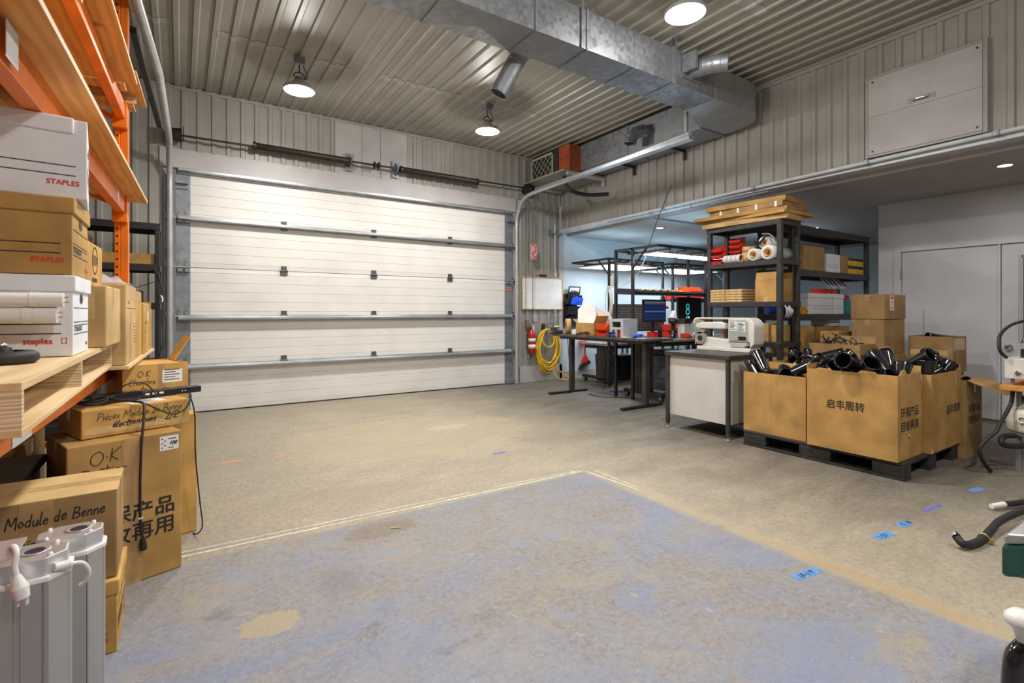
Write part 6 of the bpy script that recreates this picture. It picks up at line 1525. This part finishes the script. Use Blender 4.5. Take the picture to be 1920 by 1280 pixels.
# ================================================================ WORKSTATIONS
def station(label, x0, x1, posts, yf, yb, zt, panels, ztab, ytab, coly=None, peg=None, shelf=None, brace=1, under=False):
    t = thing('workstation', label, 'workstation', ((x0 + x1) / 2, posts[0], 0))
    S = .038
    for x in (x0, x1):
        for y in posts: MB().b(x - S / 2, x + S / 2, y - S / 2, y + S / 2, .0, zt).build('post', M['black'], t, bevel=.002)
        MB().b(x - S / 2, x + S / 2, min(yf, yb), max(yf, yb), zt - .035, zt).build('cross_bar', M['black'], t, bevel=.002)
        yo = posts[-1] if brace else posts[0]; s = 1 if yf > yo else -1
        MB().quadbar((x, yo, zt - .30), (x, yo + s * .26, zt - .03), .03, .02).build('brace', M['black'], t)
    for y in (yf, yb): MB().b(x0, x1, y - S / 2, y + S / 2, zt - .035, zt).build('long_bar', M['black'], t, bevel=.002)
    ylo, yhi = min(yf, posts[-1]) + .05, max(yf, posts[-1]) - .05
    for (xa, xb) in panels:
        p = MB().b(xa, xb, ylo, yhi, zt - .105, zt - .085).build('light_panel', M['trim'], t, bevel=.002)
        MB().b(xa + .02, xb - .02, ylo + .02, yhi - .02, zt - .107, zt - .1045).build('diffuser', M['led'], p)
        for xx in (xa + .15, xb - .15): MB().cyl((xx, (ylo + yhi) / 2, zt - .09), (xx, (ylo + yhi) / 2 , zt - .02), .004, n=6).build('hanger', M['black'], p)
        MB().b((xa + xb) / 2 - .18, (xa + xb) / 2 + .18, (ylo + yhi) / 2 - .04, (ylo + yhi) / 2 + .04, zt - .085, zt - .075).build('uplight_strip', emissive('blue_uplight', (.5, .8, 1.0), 5), p)
        MB().b((xa + xb) / 2 - .1, (xa + xb) / 2 + .1, ylo + .05, ylo + .10, zt - .085, zt - .06).build('driver', M['trim'], p)
        for xx in (xa + .2, xb - .2): MB().b(xx - .01, xx + .01, min(yf, yb), max(yf, yb), zt - .06, zt - .035).build('carrier', M['black'], p)
    MB().b(x0 + .02, x1 - .02, ytab[0], ytab[1], ztab - .035, ztab).build('tabletop', M['greytop'], t, bevel=.004)
    MB().b(x0 + .1, x1 - .1, ytab[0] + .1, ytab[1] - .1, ztab - .10, ztab - .036).build('under_frame', M['brownmetal'], t)
    if coly:
        for xx in (x0 + .10, x1 - .22):
            m = MB().b(xx, xx + .12, coly[0], coly[1], .10, ztab - .10)
            for k in range(5): m.b(xx - .006, xx + .01, coly[0] + .02 + k * (coly[1] - coly[0] - .04) / 4.6, coly[0] + .04 + k * (coly[1] - coly[0] - .04) / 4.6, .10, ztab - .12)
            m.build('lift_column', M['brownmetal'], t, bevel=.003)
            o = MB().b(xx + .01, xx + .10, ytab[0] + .02, ytab[1] - .02, .075, .125).build('base_bar', M['black'], t, bevel=.003)
            for y in (ytab[0] + .06, ytab[1] - .06):
                c_ = MB().cyl((xx + .035, y, .037), (xx + .075, y, .037), .036, n=20).build('caster', M['blackrub'], o)
                MB().b(xx + .028, xx + .034, y - .022, y + .022, .03, .076).b(xx + .076, xx + .082, y - .022, y + .022, .03, .076).b(xx + .028, xx + .082, y - .025, y + .025, .07, .076).build('caster_fork', M['galv'], o)
    if peg:
        m = MB().b(x0, peg[1], posts[0] - .035, posts[0] - .022, peg[2], peg[3])
        o = m.build('pegboard', M['pegboard'], t)
        hm = MB(); nx = int((peg[1] - x0) / .045); nz = int((peg[3] - peg[2]) / .045)
        for i in range(1, nx):
            for j in range(1, nz):
                x = x0 + i * .045; z = peg[2] + j * .045
                hm.add([(x - .008, posts[0] - .0362, z - .008), (x + .008, posts[0] - .0362, z - .008), (x + .008, posts[0] - .0362, z + .008), (x - .008, posts[0] - .0362, z + .008)], [(0, 1, 2, 3)])
        hm.build('peg_holes', pm('peg_hole', (.42, .42, .40), .7), o)
    if shelf:
        MB().b(x0 - .02, x1 + .02, shelf[0], shelf[1], shelf[2] - .02, shelf[2]).b(x0 - .02, x1 + .02, shelf[0], shelf[0] + .015, shelf[2] - .04, shelf[2] + .03).b(x0 - .02, x1 + .02, shelf[1] - .015, shelf[1], shelf[2] - .02, shelf[2] + .07).build('upper_shelf', M['black'], t, bevel=.002)
    return t
w1 = station('far lit workstation with brown pegboard, arms toward the white wall', 6.11, 7.47, (6.28,), 7.24, 6.28, 2.20, ((6.2, 6.78), (6.84, 7.42)), .72, (6.34, 7.12), coly=(6.40, 6.70), peg=(0, 7.47, .93, 1.41))
w2 = station('near lit workstation in front of the pegboard, its light arms reaching toward the camera', 5.50, 7.20, (5.51, 5.17), 4.70, 5.51, 2.21, ((5.56, 6.30), (6.36, 7.12)), .88, (4.72, 5.48), coly=(4.98, 5.28), shelf=(5.16, 5.50, 1.56))
w3 = station('third lit workstation, farthest along the white wall', 7.75, 9.35, (6.28,), 7.24, 6.28, 2.20, ((7.85, 8.5), (8.6, 9.25)), .80, (6.34, 7.12), shelf=(6.30, 6.55, 1.5))
w4 = station('fourth lit workstation, seen between the levels of the tall black shelf', 7.80, 9.50, (5.51, 5.17), 4.70, 5.51, 2.21, ((7.9, 8.6), (8.7, 9.4)), .88, (4.72, 5.48), shelf=(5.16, 5.50, 1.56))
for x in (5.9, 6.3, 6.8): 
    o = MB().tube(smoothpath([(x, 5.0, 2.13), (x + .06, 5.1, 2.05), (x + .2, 5.2, 2.06), (x + .3, 5.35, 2.16)]), .004, 5).build('lamp_cord', M['blackrub'], w2)
# monitors
def monitor(label, cx, y, z0, w, h, logo=False):
    t = thing('monitor', label, 'monitor', (cx, y, z0))
    MB().b(cx - w / 2, cx + w / 2, y - .012, y + .022, z0, z0 + h).build('bezel', M['blackp'], t, bevel=.004)
    s = MB().b(cx - w / 2 + .014, cx + w / 2 - .014, y - .0135, y - .012, z0 + .03, z0 + h - .014).build('screen', M['screenoff' if logo else 'screen'], t)
    if logo:
        for r_, zz in ((.045, .24), (.055, .15)):
            MB().lathe([(r_ * .55, 0), (r_, 0), (r_, .001), (r_ * .55, .001)], 20, Matrix.Translation((cx - .06, y - .0142, z0 + zz + .01)) @ Matrix.Rotation(PI / 2, 4, 'X'), closed=True).build('screen_logo', M['teal'], s)
        MB().b(cx - .10, cx - .085, y - .0145, y - .0138, z0 + .055, z0 + .085).b(cx - .065, cx - .01, y - .0145, y - .0138, z0 + .055, z0 + .085).build('screen_text', M['cyan'], s)
    else:
        m = MB().b(cx - w / 2 + .03, cx + w / 2 - .03, y - .0145, y - .0138, z0 + h * .44, z0 + h * .50); m.build('screen_band', emissive('screen_band_light', (.03, .09, .22), .9), s)
        m = MB().b(cx - w / 2 + .03, cx + w / 2 - .03, y - .0145, y - .0138, z0 + h * .87, z0 + h * .90).b(cx - w / 2 + .03, cx + w / 2 - .03, y - .0145, y - .0138, z0 + h * .81, z0 + h * .825); m.build('screen_bar', emissive('screen_bar_light', (.30, .22, .14), .7), s)
    MB().b(cx - .03, cx + .03, y + .02, y + .05, z0 - .22, z0 + .1).b(cx - .13, cx + .13, y - .08, y + .10, z0 - .235, z0 - .22).build('stand', M['blackp'], t, bevel=.004)
    return t
monitor('monitor with dark blue screen before the brown pegboard', 6.17, 5.35, 1.115, .52, .35)
monitor('black monitor with teal logo on its screen, left of the tall black shelf', 7.02, 5.35, 1.115, .60, .40, True)
# cord and wires
cable('thin cord slanting down from the header to the near lit workstation', [(5.97, 4.86, 3.12), (5.72, 4.9, 2.6), (5.58, 4.95, 2.19)], .005, n=2)
cable('white cable sagging from the light frame to the cable coil', [(5.60, 5.0, 2.10), (5.60, 5.15, 1.85), (5.55, 5.35, 1.70), (5.50, 5.55, 1.66), (5.46, 5.7, 1.66)], .008, 'whitep')
for k in range(4):
    cable(['white cable coil hanging by the pegboard, outermost loop', 'white cable coil hanging by the pegboard, second loop', 'white cable coil hanging by the pegboard, third loop', 'white cable coil hanging by the pegboard, innermost loop'][k], [(5.50 + (.05 - .008 * k) * math.sin(a), 5.66 + .01 * k + (.13 - .015 * k) * math.sin(a), 1.42 + (.25 - .02 * k) * math.cos(a)) for a in [2 * PI * i / 18 for i in range(19)]], .006, 'whitep', n=2, name='cable_coil', group='white cable coil')
t = thing('junction_box', 'white junction box on the far workstation post', 'box', (6.13, 6.24, 1.72)); MB().b(6.11, 6.20, 6.20, 6.258, 1.72, 1.88).build('body', M['foam'], t, bevel=.006)
# bins and clutter on the near workstation
def bins(lst):
    for l, x, y, z, w, d, h, mat, g in lst: bin_(l, x, y, z, 0, w, d, h, mat, g)
bins([('orange-red bin at the right of the upper workstation shelf, left one', 6.92, 5.33, 1.561, .15, .24, .12, 'redorange', 'orange-red bins on the workstation shelf'),
      ('orange-red bin at the right of the upper workstation shelf, right one', 7.09, 5.33, 1.561, .15, .24, .12, 'redorange', 'orange-red bins on the workstation shelf'),
      ('small orange bin on the upper workstation shelf', 6.62, 5.33, 1.561, .10, .14, .05, 'yel2', None),
      ('small orange bin beside the larger orange-red ones on the upper workstation shelf', 6.75, 5.33, 1.561, .10, .14, .05, 'yel2', None)])
for k in range(4): bin_('red bin in the row hung at the top right of the pegboard', 6.98 + .125 * k, 6.17, 1.33, 0, .12, .13, .07, 'red', 'red bins on the pegboard')
for k in range(6): bin_('red bin stacked on the near workstation behind the black cup', 6.34 + .15 * (k % 3), 5.22, .881 + .10 * (k // 3), 0, .14, .2, .095, 'red', 'red bins behind the black cup')
bin_('single small red bin right of the black cup on the near workstation', 6.30, 4.86, .881, 0, .10, .12, .07, 'red')
bin_('dark red bin on the near workstation below the blue-screen monitor', 6.02, 5.22, .881, 0, .16, .14, .09, 'redpaint')
for k in range(7): bin_('red bin in the rail row seen through the tall black shelf', 7.95 + .16 * k, 5.34, 1.561, 0, .15, .18, .09, 'red', 'red bins on the fourth workstation')
for k in range(6): bin_('red bin on the table of the fourth workstation, seen through the tall black shelf', 7.95 + .2 * k, 5.2, .881, 0, .18, .22, .14, 'red', 'red bins on the fourth workstation table')
for k in range(6): bin_('red bin low on the third workstation, seen through the tall black shelf', 7.9 + .2 * k, 6.42, 1.501, 0, .18, .2, .1, 'red', 'red bins on the third workstation')
cp = thing('black_cup', 'black cup on a round pedestal holding a pale scoop on the near workstation', 'cup', (6.06, 4.90, .881))
MB().lathe([(0, 0.001), (.05, .001), (.05, .012), (.036, .02), (.032, .2), (.034, .215), (0, .215)], 24).build('pedestal', M['blackgloss'], cp, local=True)
MB().lathe([(.0, .215), (.065, .215), (.078, .29), (.074, .29), (.062, .225), (0, .225)], 28).build('cup', M['blackp'], cp, local=True)
o = MB().lathe([(.068, 0), (.03, .11), (0, .125), (.026, .108), (.062, 0)], 24, Matrix.Translation((6.05, 4.90, 1.175)) @ Matrix.Rotation(R(12), 4, 'Y')).build('pale_scoop', pm('pale_grey', (.5, .46, .45), .5)); tag(o, 'pale grey scoop standing in the black cup', 'scoop')
t = thing('bench_device', 'beige bench device with dark lid right of the black cup', 'device', (6.42, 4.98, .881)); MB().b(6.34, 6.50, 4.92, 5.05, .881, 1.10).build('body', M['cream'], t, bevel=.008); MB().prism([(6.32, 1.10), (6.52, 1.10), (6.44, 1.17), (6.34, 1.17)], 'y', 4.91, 5.06).build('lid', M['blackp'], t, bevel=.005)
t = thing('black_bottle', 'black bottle with narrow neck on the near workstation below the monitor', 'bottle', (5.72, 4.86, .881)); MB().lathe([(0, .001), (.03, .001), (.032, .01), (.03, .16), (.014, .20), (.012, .23), (0, .23)], 20).build('body', M['blackgloss'], t, local=True)
for i, (x, y, l, mt) in enumerate([(6.58, 4.86, 'small green circuit part lying on the near workstation', 'green'), (6.68, 4.82, 'yellow offcut lying on the near workstation', 'yel2'), (6.78, 4.90, 'small pale connector lying on the near workstation', 'foam'), (6.64, 4.95, 'grey bracket lying on the near workstation', 'grey'), (6.9, 4.84, 'brass fitting lying on the near workstation', 'wire')]):
    o = MB().prism([(-.05, 0.001), (.05, .001), (.06, .02), (.02, .05 + .01 * i), (-.04, .03)], 'y', -.03, .03).build('small_part', M[mt], bevel=.004); o.location = (x, y, .881); o.rotation_euler = (0, 0, i * .9); tag(o, l, 'part')
for k in range(6):
    o = MB().tube(smoothpath([(5.7 + .17 * k, 5.22, 1.60), (5.76 + .17 * k, 5.27, 1.63 + .01 * (k % 3)), (5.82 + .17 * k, 5.3, 1.605), (5.88 + .17 * k, 5.26, 1.62)]), .007, 6).build('wire_offcut', M['twine']); tag(o, 'copper wire offcut lying along the upper workstation shelf', 'wire', 'wire offcuts')
o = MB().lathe([(0, 0), (.02, .01), (.045, .05), (.04, .1), (0, .13)], 16).build('spray_cap', M['blue']); o.location = (7.06, 5.0, 1.78); MB().cyl((7.06, 5.0, 1.90), (7.06, 5.0, 2.17), .003, n=6).build('cord', M['blackrub'], o); MB().lathe([(0, -.05), (.03, -.04), (.038, -.005), (0, .0)], 14).build('yellow_base', M['yel2'], o, local=True); tag(o, 'blue and yellow tool hanging from the light frame above the orange-red bins', 'tool')
# under the tables
t = thing('storage_bin', 'dark blue round bin under the far workstation', 'bin', (6.62, 6.95, 0)); MB().lathe([(0, .001), (.13, .001), (.16, .46), (.17, .48), (.16, .48), (.15, .46), (0, .05)], 24).build('body', M['navy'], t, local=True)
t = thing('storage_bin', 'black lidded bin right of the dark blue one under the far workstation', 'bin', (7.02, 6.85, 0)); MB().b(-.17, .17, -.13, .13, .001, .42).build('body', M['blackp'], t, bevel=.02, local=True); MB().b(-.19, .19, -.15, .15, .42, .46).build('lid', M['blackp'], t, bevel=.01, local=True)
cbn = thing('drawer_cabinet', 'blue-grey drawer cabinet on casters under the near workstation', 'cabinet', (6.22, 5.12, 0))
MB().b(6.0, 6.46, 4.88, 5.36, .10, .62).build('body', M['bluegrey'], cbn, bevel=.006)
for k in range(3):
    dz = .11 + k * .17
    o = MB().b(5.985, 6.0, 4.89, 5.35, dz, dz + .155).build('drawer', M['bluegrey'], cbn, bevel=.004)
for y in (4.93, 5.31):
    MB().cyl((6.05, y - .015, .036), (6.05, y + .015, .036), .036, n=18).b(6.02, 6.08, y - .024, y - .018, .03, .10).b(6.02, 6.08, y + .018, y + .024, .03, .10).build('caster', M['galv'], cbn)
t = thing('storage_tote', 'black tray of tools on top of the blue-grey drawer cabinet', 'tray', (6.2, 5.1, .621)); MB().b(6.02, 6.44, 4.92, 5.32, .621, .70).build('body', M['blackp'], t, bevel=.01)
for k, (pts, l) in enumerate([([(6.35, 6.5, .625), (6.36, 6.38, .45), (6.30, 6.34, .38), (6.22, 6.38, .45), (6.28, 6.5, .625)], 'black cable loop hanging under the far workstation'), ([(6.0, 4.75, .85), (6.02, 4.8, .6), (6.1, 4.78, .5), (6.2, 4.76, .62), (6.15, 4.78, .86)], 'black cable loop hanging under the near workstation'), ([(5.8, 5.3, .80), (5.84, 5.35, .5), (5.88, 5.33, .25), (5.84, 5.30, .01)], 'black cable dropping beside the near lift column'), ([(5.7, 6.0, .70), (5.72, 5.95, .5), (5.78, 6.05, .25), (5.84, 6.1, .06), (5.9, 6.2, .010)], 'black cable dropping by the far lift column')]):
    cable(l, pts, .008)
cable('blue cable curled on the floor under the workstations', [(5.75, 5.9, .01), (5.85, 5.75, .012), (6.05, 5.7, .01), (6.2, 5.85, .012), (6.25, 6.0, .01)], .009, 'blue')
for k, (x, y, mt, l, h) in enumerate([(6.35, 6.45, 'teal', 'small teal carton on the far workstation table, seen under the dark bench top', .09), (6.20, 6.42, 'foam', 'small white carton on the far workstation table at its left end', .06), (6.55, 6.42, 'grey', 'grey tin on the far workstation table', .10), (6.85, 6.42, 'blue', 'blue tool case on the far workstation table', .08)]):
    t = thing('small_carton', l, 'box', (x, y, .721)); MB().b(-.06, .06, -.05, .05, .001, h).build('body', M['tealbin' if mt == 'teal' else mt], t, bevel=.004, local=True)

# ================================================================ DARK BENCH IN FRONT OF THE WORKSTATIONS
bn = thing('work_bench', 'dark bench on two T-shaped legs in front of the lit workstations', 'bench', (5.2, 5.4, 0))
MB().prism([(4.95, 4.42), (5.47, 4.42), (5.47, 6.46), (5.05, 6.46), (4.95, 6.36)], 'z', .892, .924).build('tabletop', M['benchtop'], bn, bevel=.004)
MB().b(5.05, 5.40, 4.55, 6.30, .85, .892).build('under_frame', M['brownmetal'], bn)
for y in (4.65, 6.17):
    MB().b(5.155, 5.225, y - .035, y + .035, .03, .85).build('leg', M['brownmetal'], bn, bevel=.004)
    f = MB().b(4.74, 5.50, y - .03, y + .03, .008, .036).build('foot', M['black'], bn, bevel=.004)
    for x in (4.77, 5.47): MB().cyl((x, y, 0.0005), (x, y, .009), .022, n=14).build('foot_pad', M['blackrub'], f)
BZ = .925
b = open_carton('open_carton', 'open brown carton with a white foam sheet on the dark bench', 5.22, 5.74, .28, .40, BZ, .185, 0, 'kraft', (('-y', .12, 30), ('+y', .1, 60), ('+x', .1, 20)))
side_txt(b, '35', .03, '-x', .28, .40, .28, .12)
fo = MB().add([(5.12, 5.94, 1.112), (5.14, 5.58, 1.062), (5.20, 5.62, 1.242), (5.22, 5.74, 1.402), (5.20, 5.90, 1.392), (5.16, 5.98, 1.312)], [(0, 1, 2), (0, 2, 3), (0, 3, 4), (0, 4, 5)]).build('foam_sheet', M['foam'], solid=.015); tag(fo, 'white foam sheet folded in the open carton on the dark bench', 'foam')
fo = MB().add([(5.30, 5.70, 1.082), (5.34, 5.50, 1.062), (5.34, 5.42, 1.162), (5.32, 5.46, 1.262), (5.28, 5.72, 1.362)], [(0, 1, 2, 3, 4)]).build('foam_sheet', M['foam'], solid=.015); tag(fo, 'second white foam sheet leaning toward the red bins in the open carton', 'foam')
for k in range(4): bin_('orange-red bin in the block of four between the carton and the grey stand', 5.16 + .15 * (k // 2) , 5.40 - .0 * k, BZ + .085 * (k % 2), -90, .2, .13, .08, 'redorange', 'orange-red bins on the dark bench')
gs = thing('grey_stand', 'grey plastic stand with openings on the dark bench', 'stand', (5.2, 5.06, BZ))
m = MB()
for z0, z1, spans in ((BZ, BZ + .10, ((4.965, 5.0), (5.075, 5.105), (5.165, 5.195))), (BZ + .10, BZ + .135, ((4.965, 5.195),)), (BZ + .135, BZ + .21, ((4.965, 5.0), (5.165, 5.195))), (BZ + .21, BZ + .237, ((4.965, 5.195),))):
    for y0, y1 in spans: m.b(5.08, 5.10, y0, y1, z0, z1)
m.build('front_face', M['grey'], gs)
MB().b(5.08, 5.36, 4.95, 4.964, BZ, BZ + .237).build('side_wall', M['grey'], gs)
MB().b(5.08, 5.36, 5.196, 5.21, BZ, BZ + .237).build('side_wall', M['grey'], gs)
MB().b(5.08, 5.36, 4.95, 5.21, BZ + .238, BZ + .25).build('top_plate', M['grey'], gs)
MB().b(5.30, 5.31, 4.97, 5.19, BZ + .01, BZ + .23).build('inner_panel', M['stile'], gs)
MB().b(5.11, 5.18, 5.01, 5.065, BZ + .001, BZ + .09).build('red_block', M['red'], gs)
for k in range(2):
    t = thing('blue_clamp', ['left blue spring clamp at the front edge of the dark bench', 'right blue spring clamp at the front edge of the dark bench'][k], 'clamp', (5.0, 5.14 - .08 * k, BZ)); MB().prism([(-.03, .001), (.03, .001), (.02, .05), (.03, .07), (0, .06), (-.03, .07), (-.02, .05)], 'y', -.02, .02).build('jaws', M['navy'], t, local=True); MB().cyl((0, -.024, .03), (0, .024, .03), .012, n=10).build('spring', M['chrome'], t, local=True)
t = thing('blue_bowl', 'blue plastic bowl near the right end of the dark bench', 'bowl', (5.12, 4.72, BZ)); MB().lathe([(0, .001), (.055, .001), (.072, .05), (.068, .05), (.052, .006), (0, .006)], 24).build('body', M['blue'], t, local=True)
t = thing('tape_roll', 'large tan tape roll lying on edge at the left end of the dark bench', 'tape roll', (5.22, 6.30, BZ + .121), rot=(R(90), 0, R(60)))
MB().lathe([(.06, -.035), (.12, -.035), (.12, .035), (.06, .035)], 32, closed=True).build('roll', M['twine'], t, local=True)
MB().lathe([(.054, -.036), (.06, -.036), (.06, .036), (.054, .036)], 28, closed=True).build('core', M['hookbrown'], t, local=True)
t = thing('vise', 'dark vise jaw overhanging the left end of the dark bench', 'vise', (5.0, 6.38, BZ)); MB().b(4.93, 5.10, 6.28, 6.42, BZ, BZ + .057).b(4.93, 5.0, 6.30, 6.40, BZ + .058, BZ + .097).build('jaw', M['brownmetal'], t, bevel=.008); MB().cyl((4.86, 6.35, BZ + .03), (4.95, 6.35, BZ + .03), .02, n=12).cyl((4.87, 6.35, BZ - .03), (4.87, 6.35, BZ + .09), .007, n=8).build('screw', M['stile'], t)
t = thing('small_carton', 'small white carton next to the tan tape roll on the dark bench', 'box', (5.2, 6.06, BZ)); MB().b(-.06, .06, -.05, .05, .001, .07).build('body', M['foam'], t, bevel=.004, local=True)
cable('tangle of black cords in front of the open carton on the dark bench', [(5.0, 5.85, 0.934), (5.03, 5.78, 0.952), (4.99, 5.70, 0.962), (5.03, 5.62, 0.947), (5.0, 5.56, 0.962), (5.04, 5.66, 0.972), (5.0, 5.76, 0.942)], .012)
cable('thin black cord hanging from the dark bench to the floor by the left leg', [(5.0, 6.05, .90), (5.02, 6.03, .5), (5.05, 6.02, .2), (5.1, 6.1, .012), (5.25, 6.2, .01)], .005)
cable('black cord trailing on the floor under the dark bench', [(5.3, 5.9, .01), (5.22, 5.6, .012), (5.35, 5.4, .01), (5.5, 5.3, .012)], .006)
for i, (y, l) in enumerate(((4.62, 'pale card lying on the right end of the dark bench'), (4.90, 'small pale card between the grey stand and the blue bowl'))):
    o = MB().b(5.02, 5.14, y - .05, y + .05, BZ, BZ + .004).build('card', M['paper']); tag(o, l, 'card')
